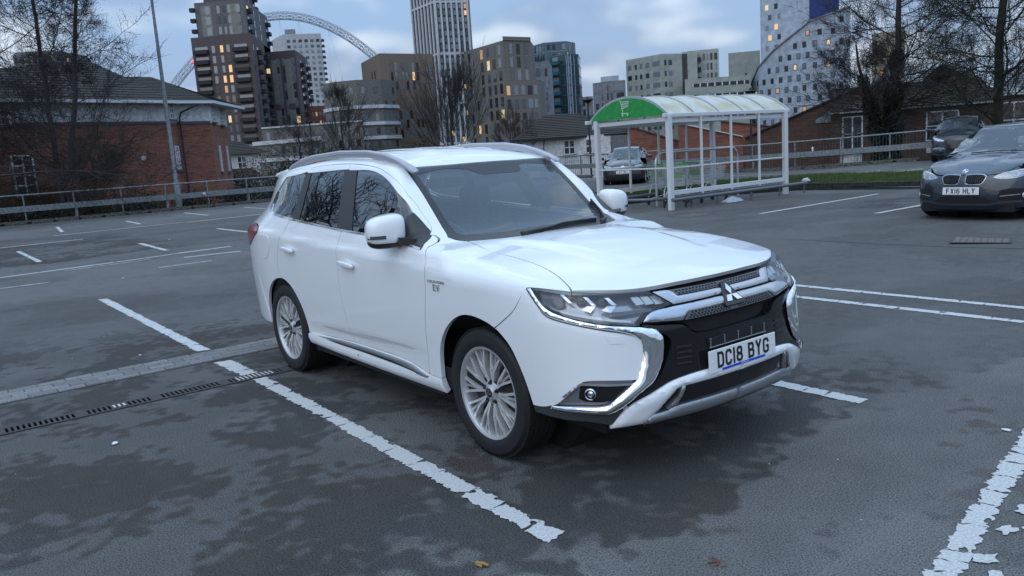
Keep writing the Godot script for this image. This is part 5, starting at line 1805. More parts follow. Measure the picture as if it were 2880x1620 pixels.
	for k in 7:
		var a := PI / 2 * k / 6
		pth.append(Vector3(-9.35, 1.05 + 0.27 * sin(a), za - 0.27 * (1 - cos(a))))
	for k in 7:
		var a := PI / 2 * (6 - k) / 6
		pth.append(Vector3(-9.35, 1.05 + 0.27 * sin(a), zb2 + 0.27 * (1 - cos(a))))
	pth.append(Vector3(-9.35, 0, zb2))
	var h := MB.new()
	h.tube(pth, 0.034, 0.034, 10)
	put("hoop", h.mesh(), M.aluminium, hp)
	# trolleys
	mat("trolley_wire", lin(0.55, 0.58, 0.57), 0.35, 0.6)
	mat("trolley_green", lin(0.05, 0.30, 0.05), 0.45)
	mat("trolley_pale", lin(0.22, 0.34, 0.22), 0.5)
	mat("rubber", lin(0.03, 0.03, 0.03), 0.8)
	var t := make_trolley("green-handled wire shopping trolley pushed deep into the trolley shelter")
	t.position = Vector3(-8.95, 0, -13.55)
	t.rotation.y = -0.15
	var spots := [[-8.75, -12.2, 0.55, "green-handled wire shopping trolley standing askew at the mouth of the trolley shelter"], [-9.75, -12.9, 0.1, "green-handled wire shopping trolley behind the askew one in the trolley shelter"]]
	for s in spots:
		twin(t, Vector3(s[0], 0, s[1]), s[2], s[3], "shopping trolleys in the shelter")
	t.set_meta("group", "shopping trolleys in the shelter")
	# carrier bags
	var bag := MB.new()
	var rng := RandomNumberGenerator.new()
	rng.seed = 3
	var gx := 12
	var gy := 7
	var pp := {}
	for i in gx + 1:
		for j in gy + 1:
			var u := i / float(gx) - 0.5
			var v := j / float(gy) - 0.5
			var e := maxf(0.0, 1.0 - 4 * u * u) * maxf(0.0, 1.0 - 4 * v * v)
			pp[Vector2i(i, j)] = Vector3(v * 0.30 + rng.randfn(0, 0.012), 0.006 + 0.13 * sqrt(e) * rng.randf_range(0.5, 1.1), u * 0.62 + rng.randfn(0, 0.012))
	for i in gx:
		for j in gy:
			bag.quad(pp[Vector2i(i, j)], pp[Vector2i(i + 1, j)], pp[Vector2i(i + 1, j + 1)], pp[Vector2i(i, j + 1)])
	var bo := put("carrier_bag", bag.mesh(), mat("bag_film", lin(0.48, 0.52, 0.55), 0.25))
	bo.position = Vector3(-8.15, 0, -13.55)
	tag(bo, "crumpled white carrier bag under the bumper rail of the trolley shelter", "bag")
	var b2 := put("carrier_bag", bag.mesh(), M.bag_film)
	b2.position = Vector3(-8.9, 0.2, -17.9)
	b2.scale = Vector3.ONE * 0.7
	b2.rotation.y = 0.7
	tag(b2, "small white carrier bag lying on the grass strip", "bag")

func make_trolley(label: String) -> Node3D:
	var o := thing("shopping_trolley", label, "trolley")
	# basket: wide at the handle (+z), narrow in front; its wires
	var back_t := [Vector3(-.27, 1.0, .42), Vector3(.27, 1.0, .42)]
	var front_t := [Vector3(-.21, .88, -.48), Vector3(.21, .88, -.48)]
	var back_b := [Vector3(-.24, .52, .36), Vector3(.24, .52, .36)]
	var front_b := [Vector3(-.18, .60, -.40), Vector3(.18, .60, -.40)]
	var wire := func(mb: MB, a: Vector3, b: Vector3, r: float) -> void: mb.tube([a, b], r, r, 4, false)
	var faces := [[back_t[0], front_t[0], back_b[0], front_b[0], 17, 6, "basket_side"], [back_t[1], front_t[1], back_b[1], front_b[1], 17, 6, "basket_side"], [front_t[0], front_t[1], front_b[0], front_b[1], 9, 6, "basket_front"], [back_t[0], back_t[1], back_b[0], back_b[1], 10, 6, "basket_flap"], [back_b[0], back_b[1], front_b[0], front_b[1], 9, 14, "basket_floor"]]
	for f in faces:
		var mb := MB.new()
		for i in f[4] + 1:
			var s: float = float(i) / f[4]
			wire.call(mb, f[0].lerp(f[1], s), f[2].lerp(f[3], s), 0.0055)
		for j in f[5] + 1:
			var s: float = float(j) / f[5]
			wire.call(mb, f[0].lerp(f[2], s), f[1].lerp(f[3], s), 0.010 if j == 0 else 0.0055)
		put(f[6], mb.mesh(), M.trolley_wire, o)
	var hd := MB.new()
	hd.tube([Vector3(-.30, 1.03, .52), Vector3(.30, 1.03, .52)], 0.018, 0.018, 8)
	put("handle", hd.mesh(), M.trolley_green, o)
	var pl := MB.new()
	pl.cbox(Transform3D(Basis(Vector3.RIGHT, 0.25), Vector3(0, .78, .40)), Vector3(.36, .16, .01), .004)
	put("child_seat", pl.mesh(), M.trolley_pale, o)
	for s in [-1, 1]:
		var fr := MB.new()
		fr.tube([Vector3(.28 * s, 1.03, .52), Vector3(.27 * s, .97, .44), Vector3(.25 * s, .55, .36), Vector3(.25 * s, .50, .20), Vector3(.26 * s, .22, -.42)], 0.012, 0.012, 6)
		fr.tube([Vector3(.25 * s, .50, .20), Vector3(.27 * s, .40, .30), Vector3(.27 * s, .14, .42)], 0.012, 0.012, 6)
		fr.tube([Vector3(.26 * s, .22, -.42), Vector3(.27 * s, .14, .42)], 0.012, 0.012, 6)
		put("frame", fr.mesh(), M.trolley_wire, o)
		for z in [.42, -.42]:
			var w := MB.new()
			w.lathe([Vector2(0, .018), Vector2(.05, .018), Vector2(.062, .010), Vector2(.062, -.010), Vector2(.05, -.018), Vector2(0, -.018)], 16, Transform3D(Basis(Vector3.BACK, PI / 2), Vector3(.26 * s, .062, z)))
			w.bar(Vector3(.26 * s, .07, z), Vector3(.265 * s, .2, z), .03, .05)
			put("caster", w.mesh(), M.rubber, o)
	return o

# ---------------------------------------------------------------- grass strip beside the shelter
func make_verge() -> void:
	var rng := RandomNumberGenerator.new()
	rng.seed = 12
	var plan := PackedVector2Array([Vector2(-13.6, -12.0), Vector2(-11.0, -11.7), Vector2(-10.5, -14.6), Vector2(-8.6, -17.1), Vector2(-3.6, -17.6), Vector2(6.0, -18.2), Vector2(6.0, -22.0), Vector2(-7.8, -21.6), Vector2(-10.9, -21.4), Vector2(-13.6, -17.5)])
	var kb := MB.new()
	var dk := grain("dark_kerb", lin(0.045, 0.045, 0.04), 0.9, 0.8, 0.4, 0.03, 4)
	var rim := thing("kerb_edging", "dark kerb edging round the grass strip behind the trolley shelter", "kerb")
	for k in plan.size():
		var a := plan[k]
		var b := plan[(k + 1) % plan.size()]
		var n := maxi(1, int(a.distance_to(b) / 0.9))
		for i in n:
			var p := a.lerp(b, float(i) / n)
			var q := a.lerp(b, (i + 0.985) / n)
			var s := MB.new()
			s.bar(on(p.x, p.y, 0.09), on(q.x, q.y, 0.09), 0.13, 0.20)
			put("kerb_stone", s.mesh(), dk, rim)
	var soil := MB.new()
	var grid := Geometry2D.offset_polygon(plan, -0.05)[0]
	var cells := []
	for i in range(-15, 7):
		for j in range(-23, -11):
			for piece in Geometry2D.intersect_polygons(PackedVector2Array([Vector2(i, j), Vector2(i + 1, j), Vector2(i + 1, j + 1), Vector2(i, j + 1)]), grid):
				add_sheet(soil, piece, 0.17)
	structure(put("verge", soil.mesh(), grain("turf", lin(0.045, 0.075, 0.018), 0.95, 1.0, 0.5, 0.04, 4)))
	var bl := MB.new()
	for k in 9:
		var a := TAU * k / 9 + rng.randf()
		var c := Vector3(cos(a), 0, sin(a)) * rng.randf() * 0.04
		var l := Vector3(cos(a * 2), 0, sin(a * 2)) * 0.03
		var h := rng.randf_range(0.05, 0.12)
		var w := l.cross(Vector3.UP).normalized() * 0.005
		bl.tri(c - w, c + w, c + l + Vector3(0, h, 0))
	var mm := MultiMesh.new()
	mm.transform_format = MultiMesh.TRANSFORM_3D
	mm.mesh = bl.mesh()
	var ts := []
	while ts.size() < 26000:
		var p := Vector2(rng.randf_range(-13.6, 2.0), rng.randf_range(-22.0, -11.7))
		if not Geometry2D.is_point_in_polygon(p, grid): continue
		var s := rng.randf_range(0.6, 1.3)
		ts.append(Transform3D(Basis(Vector3.UP, rng.randf() * TAU).scaled(Vector3(s, s * rng.randf_range(0.6, 1.2), s)), on(p.x, p.y, 0.165)))
	mm.instance_count = ts.size()
	for k in ts.size(): mm.set_instance_transform(k, ts[k])
	var mi := MultiMeshInstance3D.new()
	mi.multimesh = mm
	mi.name = "grass"
	var gm := grain("grass_blade", lin(0.14, 0.21, 0.055), 0.8, 1.2, 0.5, 0.03, 4)
	gm.backlight_enabled = true
	gm.backlight = lin(0.08, 0.14, 0.02)
	mi.material_override = gm
	add_child(mi)
	mi.set_meta("kind", "stuff")
	tag(mi, "short green grass on the strip beside the trolley shelter", "grass")
# ---------------------------------------------------------------- the town behind
var trng := RandomNumberGenerator.new()
var unit_box: BoxMesh

func v2(flat: Array) -> Array:
	var o := []
	for k in range(0, flat.size(), 2): o.append(Vector2(flat[k], flat[k + 1]))
	return o

# walls over a plan whose seen corners run from left to right; the back is pushed away from the car park
func block(parent: Node, called: String, seen: Array, depth: float, y0: float, y1: float, m: Material, cap: Material = null) -> Array:
	var plan := seen.duplicate()
	var e := Vector2(4.76, 3.23)
	plan.append(seen[seen.size() - 1] + (seen[seen.size() - 1] - e).normalized() * depth)
	plan.append(seen[0] + (seen[0] - e).normalized() * depth)
	var mb := MB.new()
	var ctr := Vector2.ZERO
	for p: Vector2 in plan: ctr += p / plan.size()
	for k in plan.size():
		var a: Vector2 = plan[k]
		var b: Vector2 = plan[(k + 1) % plan.size()]
		var q := [Vector3(a.x, y0, a.y), Vector3(b.x, y0, b.y), Vector3(b.x, y1, b.y), Vector3(a.x, y1, a.y)]
		var nn: Vector3 = (q[1] - q[0]).cross(q[2] - q[0])
		if nn.dot(Vector3(ctr.x, y0, ctr.y) - q[0]) > 0: q.reverse()
		mb.quad(q[0], q[1], q[2], q[3])
	put(called, mb.mesh(), m, parent)
	var tp := MB.new()
	var poly := PackedVector2Array()
	for p: Vector2 in plan: poly.append(p)
	var idx := Geometry2D.triangulate_polygon(poly)
	for k in range(0, idx.size(), 3):
		var t := [poly[idx[k]], poly[idx[k + 1]], poly[idx[k + 2]]]
		if (t[1] - t[0]).cross(t[2] - t[0]) > 0: t.reverse()
		tp.tri(Vector3(t[0].x, y1, t[0].y), Vector3(t[1].x, y1, t[1].y), Vector3(t[2].x, y1, t[2].y))
	put("flat_roof", tp.mesh(), cap if cap else m, parent)
	return plan

func pane(parent: Node, called: String, a: Vector2, b: Vector2, f: float, y: float, w: float, h: float, m: Material, proud := 0.06, thick := 0.12) -> MeshInstance3D:
	var d := (b - a).normalized()
	var n := Vector2(d.y, -d.x)
	if n.dot(Vector2(4.76, 3.23) - a) < 0: n = -n
	var p := a.lerp(b, f) + n * (proud - thick * 0.5)
	var o := put(called, unit_box, m, parent)
	o.transform = Transform3D(Basis(Vector3(d.x, 0, d.y) * w, Vector3.UP * h, Vector3(n.x, 0, n.y) * thick), Vector3(p.x, y, p.y))
	return o

func glass_for(lit: float) -> Material:
	var r := trng.randf()
	if r < lit: return [M.lit_window, M.lit_window_soft, M.lit_window_white][trng.randi() % 3]
	return [M.far_glass, M.far_glass_pale, M.far_glass_pale, M.far_glass_dark][trng.randi() % 4]

# columns: [fraction along the wall, width, height, kind]; kind "b" has a balcony, "c" is a stairwell that is often lit
func facade(parent: Node, a: Vector2, b: Vector2, top: float, row: float, rows: int, cols: Array, lit := 0.06) -> void:
	for r in rows:
		var y := top - row * (r + 0.5)
		for c in cols:
			var k: String = c[3] if c.size() > 3 else "w"
			pane(parent, "window", a, b, c[0], y, c[1], c[2], glass_for(0.30 if k == "c" else lit * 0.45))
			if k == "b":
				pane(parent, "balcony", a, b, c[0], y - c[2] * 0.5 + 0.35, c[1] + 0.5, 1.15, M.balcony_dark, 1.3, 1.3)

func spread_cols(n: int, from: float, to: float, w: float, h: float) -> Array:
	var o := []
	for k in n: o.append([lerpf(from, to, k / maxf(1.0, n - 1)), w, h])
	return o

func town_materials() -> void:
	unit_box = BoxMesh.new()
	trng.seed = 2024
	var brick := func(key: String, c: Color, s: int) -> void:
		var m := mat(key, c, 0.9)
		var im := Image.create(256, 256, false, Image.FORMAT_RGB8)
		var r := RandomNumberGenerator.new()
		r.seed = s
		im.fill(Color(0.72, 0.70, 0.68))
		for j in 16:
			for i in range(-1, 5):
				var t := r.randf_range(0.72, 1.0)
				im.fill_rect(Rect2i(i * 64 + (32 if j % 2 else 0) + 2, j * 16 + 2, 60, 13), Color(t, t * r.randf_range(0.94, 1.0), t * r.randf_range(0.9, 1.0)))
		m.albedo_texture = ImageTexture.create_from_image(im)
		m.uv1_triplanar = true
		m.uv1_world_triplanar = true
		m.uv1_scale = Vector3.ONE / 1.2
	brick.call("brick_red", lin(0.30, 0.13, 0.095), 1)
	brick.call("brick_brown", lin(0.125, 0.075, 0.056), 2)
	brick.call("brick_dark", lin(0.15, 0.125, 0.130), 3)
	brick.call("brick_grey", lin(0.20, 0.205, 0.22), 4)
	brick.call("brick_buff", lin(0.27, 0.215, 0.18), 5)
	brick.call("brick_olive", lin(0.25, 0.24, 0.215), 6)
	grain("panel_beige", lin(0.26, 0.25, 0.22), 0.85, 8.0, 0.15)
	grain("panel_white", lin(0.50, 0.51, 0.52), 0.8, 9.0, 0.12)
	grain("panel_silver", lin(0.42, 0.47, 0.54), 0.5, 12.0, 0.15)
	grain("panel_pale_green", lin(0.36, 0.38, 0.34), 0.8, 14.0, 0.12)
	grain("panel_blue", lin(0.012, 0.035, 0.17), 0.5, 10.0, 0.2)
	grain("panel_grey", lin(0.26, 0.265, 0.28), 0.8, 10.0, 0.2)
	grain("cladding_wood", lin(0.22, 0.205, 0.185), 0.85, 3.0, 0.35, 0.03)
	grain("render_white", lin(0.70, 0.70, 0.70), 0.9, 3.0, 0.2, 0.03)
	grain("roof_tile", lin(0.062, 0.052, 0.044), 0.9, 1.1, 0.55, 0.04)
	grain("roof_tile_red", lin(0.075, 0.040, 0.032), 0.9, 1.1, 0.5, 0.04)
	mat("frame_white", lin(0.60, 0.61, 0.62), 0.5)
	mat("band_dark", lin(0.07, 0.075, 0.09), 0.8)
	mat("far_glass", lin(0.045, 0.055, 0.07), 0.08).metallic_specular = 0.8
	mat("far_glass_pale", lin(0.16, 0.19, 0.22), 0.10).metallic_specular = 0.8
	mat("far_glass_dark", lin(0.018, 0.02, 0.025), 0.12)
	mat("near_glass", lin(0.03, 0.035, 0.04), 0.05).metallic_specular = 0.8
	mat("teal_glass", lin(0.020, 0.095, 0.135), 0.10).metallic_specular = 0.9
	mat("teal_dark", lin(0.010, 0.030, 0.045), 0.15).metallic_specular = 0.8
	mat("balcony_dark", lin(0.020, 0.022, 0.025), 0.7)
	mat("rib_white", lin(0.52, 0.53, 0.55), 0.7)
	mat("gutter_black", lin(0.015, 0.015, 0.016), 0.6)
	var lw := func(key: String, c: Color, e: float) -> void:
		var m := mat(key, lin(0.3, 0.25, 0.18), 0.4)
		m.emission_enabled = true
		m.emission = c
		m.emission_energy_multiplier = e
	lw.call("lit_window", Color(1.0, 0.78, 0.48), 0.62)
	lw.call("lit_window_soft", Color(0.95, 0.70, 0.46), 0.34)
	lw.call("lit_window_white", Color(1.0, 0.88, 0.66), 0.55)
	lw.call("beacon_red", Color(1.0, 0.12, 0.06), 6.0)

func make_town() -> void:
	town_materials()
	var g := -2.6
	# --- tall dark brick tower with a grey upper half
	var t := thing("apartment_tower", "tall apartment tower of dark brown brick with grey upper half and black balconies", "tower")
	var lo := v2([-253.2, -76.5, -240.1, -89.9, -260.2, -101.7])
	block(t, "lower_wall", lo, 22, g, 41.4, M.brick_dark)
	facade(t, lo[0], lo[1], 39.0, 2.95, 13, [[.16, 4.0, 1.9, "b"], [.36, 1.0, 2.1], [.50, .9, 2.0, "c"], [.61, 1.0, 2.1], [.82, 4.0, 1.9, "b"]], 0.05)
	facade(t, lo[1], lo[2], 39.0, 2.95, 13, [[.12, 1.0, 1.9], [.42, 2.6, 1.9, "b"], [.72, 1.0, 1.9], [.93, 2.2, 1.9, "b"]], 0.05)
	var up := v2([-255.0, -79.3, -244.6, -90.9, -272.2, -108.7])
	block(t, "upper_wall", up, 14, 41.4, 51.9, M.brick_grey)
	for f in [.22, .77]: pane(t, "beige_panel", up[0], up[1], f, 46.2, 3.2, 9.2, M.panel_beige, 0.05, 0.1)
	facade(t, up[0], up[1], 51.0, 3.05, 3, [[.25, 1.4, 2.2], [.47, .9, 2.2], [.58, .7, 2.0], [.68, .9, 2.2], [.86, 1.3, 2.2]], 0.05)
	facade(t, up[1], up[2], 51.0, 3.05, 3, [[.10, 2.0, 1.9, "b"], [.35, 1.2, 2.0], [.6, 1.0, 2.0], [.9, 2.4, 1.9, "b"]], 0.05)
	for k in 3: pane(t, "balcony", up[0], up[1], -.04, 43.6 + k * 3.1, 1.4, 1.15, M.balcony_dark, 1.0, 1.6)
	var cp := v2([-261.2, -84.3, -254.1, -92.5, -274.7, -105.9])
	block(t, "top_wall", cp, 12, 51.9, 60.0, M.brick_dark)
	facade(t, cp[1], cp[2], 59.5, 3.05, 2, [[.3, 1.0, 2.0], [.6, 1.0, 2.0], [.9, 2.4, 1.9, "b"]], 0.0)
	# --- its lower neighbour
	t = thing("apartment_block", "mid-rise dark brick block with tall beige window panels beside the brown tower", "tower")
	var p := v2([-267.1, -103.3, -259.3, -111.8, -279.7, -125.0])
	block(t, "wall", p, 18, g, 39.5, M.brick_dark)
	for f in [.38, .78]:
		for yy in [29.5, 13.0]: pane(t, "beige_panel", p[0], p[1], f, yy, 2.9, 14.5, M.panel_beige, 0.05, 0.1)
	facade(t, p[0], p[1], 37.5, 2.75, 13, [[.14, 1.4, 2.1], [.45, .9, 2.2], [.62, .8, 2.2], [.90, 1.2, 2.1]], 0.12)
	facade(t, p[1], p[2], 37.5, 2.75, 13, [[.35, 2.4, 1.9, "b"], [.85, 2.4, 1.9, "b"]], 0.03)
	# --- white tower with square windows
	t = thing("apartment_tower", "white concrete apartment tower with rows of small square dark windows below the arch", "tower")
	p = v2([-449.1, -181.3, -428.3, -179.4, -420.1, -197.7])
	block(t, "wall", p, 25, g, 71.7, M.panel_white)
	block(t, "roof_hut", v2([-437.0, -184.4, -434.8, -189.7]), 8, 71.7, 75.8, M.panel_grey)
	facade(t, p[1], p[2], 69.5, 2.95, 15, spread_cols(6, .13, .90, 1.7, 1.5), 0.01)
	facade(t, p[1], p[2], 69.5, 2.95, 13, [[1.03, 1.2, 1.4, "b"]], 0.0)
	t = thing("brick_office", "small red brick building in front of the white tower", "building")
	p = v2([-269.5, -118.3, -266.9, -124.1])
	block(t, "wall", p, 15, g, 21.8, M.brick_red)
	facade(t, p[0], p[1], 20.5, 3.0, 4, spread_cols(5, .12, .88, .6, 1.4), 0.1)
	# --- curved timber-clad block with white bands
	t = thing("curved_block", "low curved apartment block in grey timber cladding with white bands", "building")
	p = v2([-196.3, -90.9, -190.3, -91.2, -185.4, -94.9, -184.3, -101.3, -187.6, -107.7])
	block(t, "wall", p, 20, g, 21.9, M.cladding_wood)
	for k in 4:
		facade(t, p[k], p[k + 1], 21.0, 3.4, 5, spread_cols(2, .25, .75, .9, 1.7), 0.05)
		for yy in [15.2, 11.0, 7.4]: pane(t, "white_band", p[k], p[k + 1], .5, yy, p[k].distance_to(p[k + 1]) + 0.3, .85, M.rib_white, 0.35, 0.5)
	t = thing("low_block", "long low grey block with pale floor bands below the towers", "building")
	p = v2([-186.8, -69.8, -169.1, -87.2])
	block(t, "wall", p, 20, g, 10.9, M.cladding_wood)
	facade(t, p[0], p[1], 10.4, 3.0, 2, spread_cols(11, .06, .95, .9, 1.7), 0.08)
	pane(t, "roof_edge", p[0], p[1], .5, 10.9, p[0].distance_to(p[1]), .35, M.rib_white, 0.2, 0.4)
	t = thing("low_block", "lower grey terrace with two white bands in front of the long low block", "building")
	p = v2([-173.5, -62.5, -154.3, -69.8])
	block(t, "wall", p, 10, g, 7.4, M.brick_olive)
	facade(t, p[0], p[1], 6.6, 3.2, 2, spread_cols(9, .08, .92, .9, 1.5), 0.12)
	for yy in [6.9, 3.2]: pane(t, "white_band", p[0], p[1], .5, yy, p[0].distance_to(p[1]), .8, M.rib_white, 0.3, 0.5)
	# --- buff brick slab with slit windows
	t = thing("brick_slab_block", "broad buff brick block with tall narrow slit windows", "building")
	p = v2([-227.1, -118.8, -205.1, -113.2, -204.1, -130.4])
	block(t, "wall", p, 25, g, 31.3, M.brick_buff)
	for c in [[.20, 25.0], [.28, 25.0], [.40, 25.0], [.48, 25.0], [.60, 25.0], [.68, 25.0], [.93, 24.0]]:
		for k in 2:
			for q in 3: pane(t, "window", p[1], p[2], c[0] + 0.02 * k, c[1] - 13.5 * k + 2.6 - 2.6 * q, .75, 2.3, glass_for(0.02))
	for c in [.55, .70]:
		for q in 3: pane(t, "window", p[0], p[1], c, 26.0 - 3.0 * q, .8, 2.8, M.far_glass_dark)
	# --- tall white ribbed tower
	t = thing("ribbed_tower", "very tall white tower with close vertical ribs and dark window strips", "tower")
	p = v2([-336.5, -205.5, -313.9, -203.8, -309.2, -217.9, -317.4, -225.3])
	block(t, "wall", p, 25, g, 84.0, mat("strip_dark", lin(0.055, 0.048, 0.048), 0.5))
	for f in 8: pane(t, "rib", p[0], p[1], lerpf(.0, 1.0, f / 7.0), 43, .95, 81, M.rib_white, 0.55, 0.7)
	for f in 7: pane(t, "rib", p[1], p[2], lerpf(.0, 1.0, f / 6.0), 43, .85, 81, M.rib_white, 0.55, 0.7)
	for yy in [79.0, 69.5, 47.0, 25.0, 7.0]:
		pane(t, "band", p[0], p[1], .5, yy, p[0].distance_to(p[1]), .9, M.rib_white, 0.5, 0.6)
		pane(t, "band", p[1], p[2], .5, yy, p[1].distance_to(p[2]), .9, M.rib_white, 0.5, 0.6)
	for r in 25:
		for c in 6:
			pane(t, "window", p[1], p[2], (c + .58) / 6.0, 76.5 - 2.95 * r, 1.05, 2.0, [M.lit_window_soft, M.lit_window][trng.randi() % 2] if trng.randf() < 0.10 else [M.far_glass_pale, M.far_glass, M.far_glass_pale][trng.randi() % 3], 0.2, 0.3)
	# --- olive brick block with many lit rooms
	t = thing("apartment_block", "olive brick apartment block with many lit windows beside the ribbed tower", "building")
	p = v2([-172.0, -119.2, -152.5, -117.1, -152.2, -125.2, -158.8, -131.6])
	block(t, "wall", p, 20, g, 27.4, M.brick_olive)
	facade(t, p[0], p[1], 27.0, 3.0, 8, [[.14, .9, 2.1], [.30, .9, 2.1], [.46, 1.2, 2.2], [.62, 1.2, 2.2], [.76, 1.3, 2.2], [.90, 1.3, 2.2]], 0.15)
	facade(t, p[1], p[2], 27.0, 3.0, 8, [[.26, .8, 2.4], [.52, 1.0, 2.4], [.80, .9, 2.4]], 0.15)
	block(t, "raised_parapet", v2([-152.3, -116.9, -152.0, -125.1]), 8, 27.4, 28.3, M.brick_olive)
	t = thing("apartment_block", "low olive brick wing with lit bay windows at the foot of its taller block", "building")
	p = v2([-148.0, -113.1, -146.1, -121.9, -152.2, -128.7])
	block(t, "wall", p, 5, g, 17.5, M.brick_olive)
	facade(t, p[0], p[1], 17.0, 3.1, 5, [[.12, .9, 2.1], [.34, 1.0, 2.1], [.54, 1.0, 2.1], [.74, 1.2, 2.1], [.9, .9, 2.1]], 0.22)
	t = thing("apartment_block", "pale grey block with narrow windows between the olive block and the teal tower", "building")
	p = v2([-159.3, -131.0, -159.6, -136.9, -169.7, -146.6])
	block(t, "wall", p, 6, g, 23.6, M.panel_grey)
	facade(t, p[0], p[1], 22.5, 3.0, 6, [[.35, 1.3, 1.9], [.8, .8, 1.9]], 0.02)
	# --- teal glass tower
	t = thing("glass_tower", "rounded teal glass tower with stacked balconies", "tower")
	p = v2([-197.7, -163.0, -190.8, -162.0, -186.5, -166.9, -189.1, -173.0])
	block(t, "upper_glass", p, 10, 22, 33.3, M.teal_glass)
	for k in 3:
		for f in 5: pane(t, "mullion", p[k], p[k + 1], f / 4.0, 30.5, .12, 5.4, M.teal_dark, 0.1, 0.15)
	for k in 3:
		for yy in [33.3, 30.6, 27.9]: pane(t, "floor_line", p[k], p[k + 1], .5, yy, p[k].distance_to(p[k + 1]), .25, M.panel_grey, 0.12, 0.2)
	for k in 3:
		for r in 2:
			for f in [.2, .45, .7, .92]: pane(t, "window", p[k], p[k + 1], f, 31.9 - 2.7 * r, 1.1, 1.6, glass_for(0.05))
	p = v2([-188.3, -161.8, -182.2, -162.8, -183.3, -168.9, -191.0, -176.8])
	block(t, "lower_glass", p, 12, g, 29.2, M.teal_dark)
	for k in 3:
		for r in 10: pane(t, "floor_line", p[k], p[k + 1], .5, 28.9 - 2.95 * r, p[k].distance_to(p[k + 1]), .28, M.teal_glass, 0.12, 0.2)
	for r in 9:
		pane(t, "window", p[0], p[1], .35, 27.4 - 2.95 * r, 2.2, 2.1, M.far_glass_pale)
		pane(t, "balcony", p[0], p[1], .40, 26.7 - 2.95 * r, 3.2, 1.1, M.teal_glass, 1.2, 1.2)
		pane(t, "window", p[1], p[2], .25, 27.4 - 2.95 * r, .6, 2.2, M.far_glass_pale)
		pane(t, "window", p[1], p[2], .92, 27.4 - 2.95 * r, .4, 2.2, glass_for(0.2))
	for f in [.02, .15, .36, .62]: pane(t, "mullion", p[1], p[2], f, 14, .35 if f == .15 or f == .36 else .15, 30, M.panel_silver, 0.15, 0.2)
	# --- small grey blocks
	t = thing("apartment_block", "small pale block in the gap beside the teal tower", "building")
	p = v2([-238.6, -219.7, -235.3, -223.2])
	block(t, "wall", p, 12, g, 20.9, M.panel_grey)
	facade(t, p[0], p[1], 20.0, 3.4, 5, [[.25, .9, 2.2], [.7, 1.2, 2.2]], 0.0)
	t = thing("apartment_block", "stepped grey apartment block left of the pale green offices", "building")
	p = v2([-220.7, -209.6, -214.0, -209.3, -208.8, -214.5])
	block(t, "wall", p, 14, g, 24.3, M.panel_grey)
	block(t, "raised_wall", v2([-216.8, -210.0, -210.8, -213.3]), 8, 24.3, 26.2, M.panel_silver)
	facade(t, p[0], p[1], 23.5, 3.1, 6, [[.3, 1.7, 2.1], [.75, .6, 2.4]], 0.02)
	facade(t, p[1], p[2], 23.5, 3.1, 6, [[.12, .5, 2.4], [.32, .5, 2.4], [.74, 2.6, 2.3]], 0.02)
	# --- pale green offices
	t = thing("office_block", "pale green office block with ribbon windows and a dark vertical strip", "building")
	p = v2([-178.4, -184.1, -163.7, -184.2, -162.0, -191.0])
	block(t, "wall", p, 16, g, 27.0, M.panel_pale_green)
	facade(t, p[0], p[1], 26.0, 3.1, 7, [[.10, 1.5, 1.4], [.28, .9, 1.4], [.42, .9, 1.4], [.60, 1.4, 1.4], [.84, 2.8, 1.4]], 0.0)
	facade(t, p[1], p[2], 26.0, 3.1, 7, [[.16, .7, 1.5], [.40, 1.3, 1.5]], 0.0)
	block(t, "stair_tower", v2([-163.3, -192.5, -159.9, -195.4]), 8, g, 27.6, M.panel_pale_green)
	pane(t, "glass_strip", Vector2(-163.9, -192.0), Vector2(-160.5, -194.9), .35, 13, 1.6, 28, M.far_glass_dark)
	t = thing("office_block", "wide pale green office wing with long ribbon windows behind the shelter", "building")
	p = v2([-155.0, -183.8, -143.1, -198.3])
	block(t, "wall", p, 14, g, 18.7, M.panel_pale_green)
	for r in 4:
		pane(t, "window_band", p[0], p[1], .54, 16.8 - 3.15 * r, 16.4, 1.0, M.far_glass_dark)
		for f in 8: pane(t, "window_pier", p[0], p[1], .12 + .112 * f, 16.8 - 3.15 * r, .35, 1.0, M.frame_white, 0.12, 0.12)
	t = thing("apartment_block", "pale block with dark balconies above the office wing", "building")
	p = v2([-164.5, -196.7, -157.5, -202.5])
	block(t, "wall", p, 10, g, 28.1, M.panel_pale_green)
	facade(t, p[0], p[1], 27.4, 2.9, 4, [[.22, 3.2, 2.0, "b"], [.52, .6, 2.0], [.64, .6, 2.0], [.76, .6, 2.0], [.9, .8, 2.0]], 0.0)
	t = thing("apartment_block", "plain pale block left of the silver tower", "building")
	p = v2([-178.5, -234.3, -170.1, -240.5])
	block(t, "wall", p, 10, g, 30.0, M.panel_pale_green)
	facade(t, p[0], p[1], 27.0, 3.3, 5, [[.55, .7, 1.7]], 0.0)
	# --- silver tower, its blue half and the low building with a swept roof
	t = thing("student_tower", "tall silver tower with scattered small windows and one blue side", "tower")
	p = v2([-147.8, -209.8, -133.2, -212.4, -130.7, -223.4])
	var ctr := Vector2(-139, -222)
	block(t, "silver_wall", [p[0], p[1]], 18, g, 60, M.panel_silver)
	block(t, "blue_wall", [p[1] + Vector2(0.1, 0.2), p[2]], 12, g, 60, M.panel_blue)
	for r in 12:
		for c in 2: pane(t, "window", p[0], p[1], .14 + .19 * c + (.06 if r % 2 else .0), 44.0 - 2.9 * r, 1.0, 1.5, glass_for(0.12))
	for w in [[.52, 43.6, 0.0], [.70, 39.9, 1.0]]: pane(t, "window", p[1], p[2], w[0], w[1], 1.0, 1.6, M.lit_window if w[2] > 0 else M.far_glass_pale)
	t = thing("student_block", "long silver building with a swept sloping roofline and rows of small framed windows", "building")
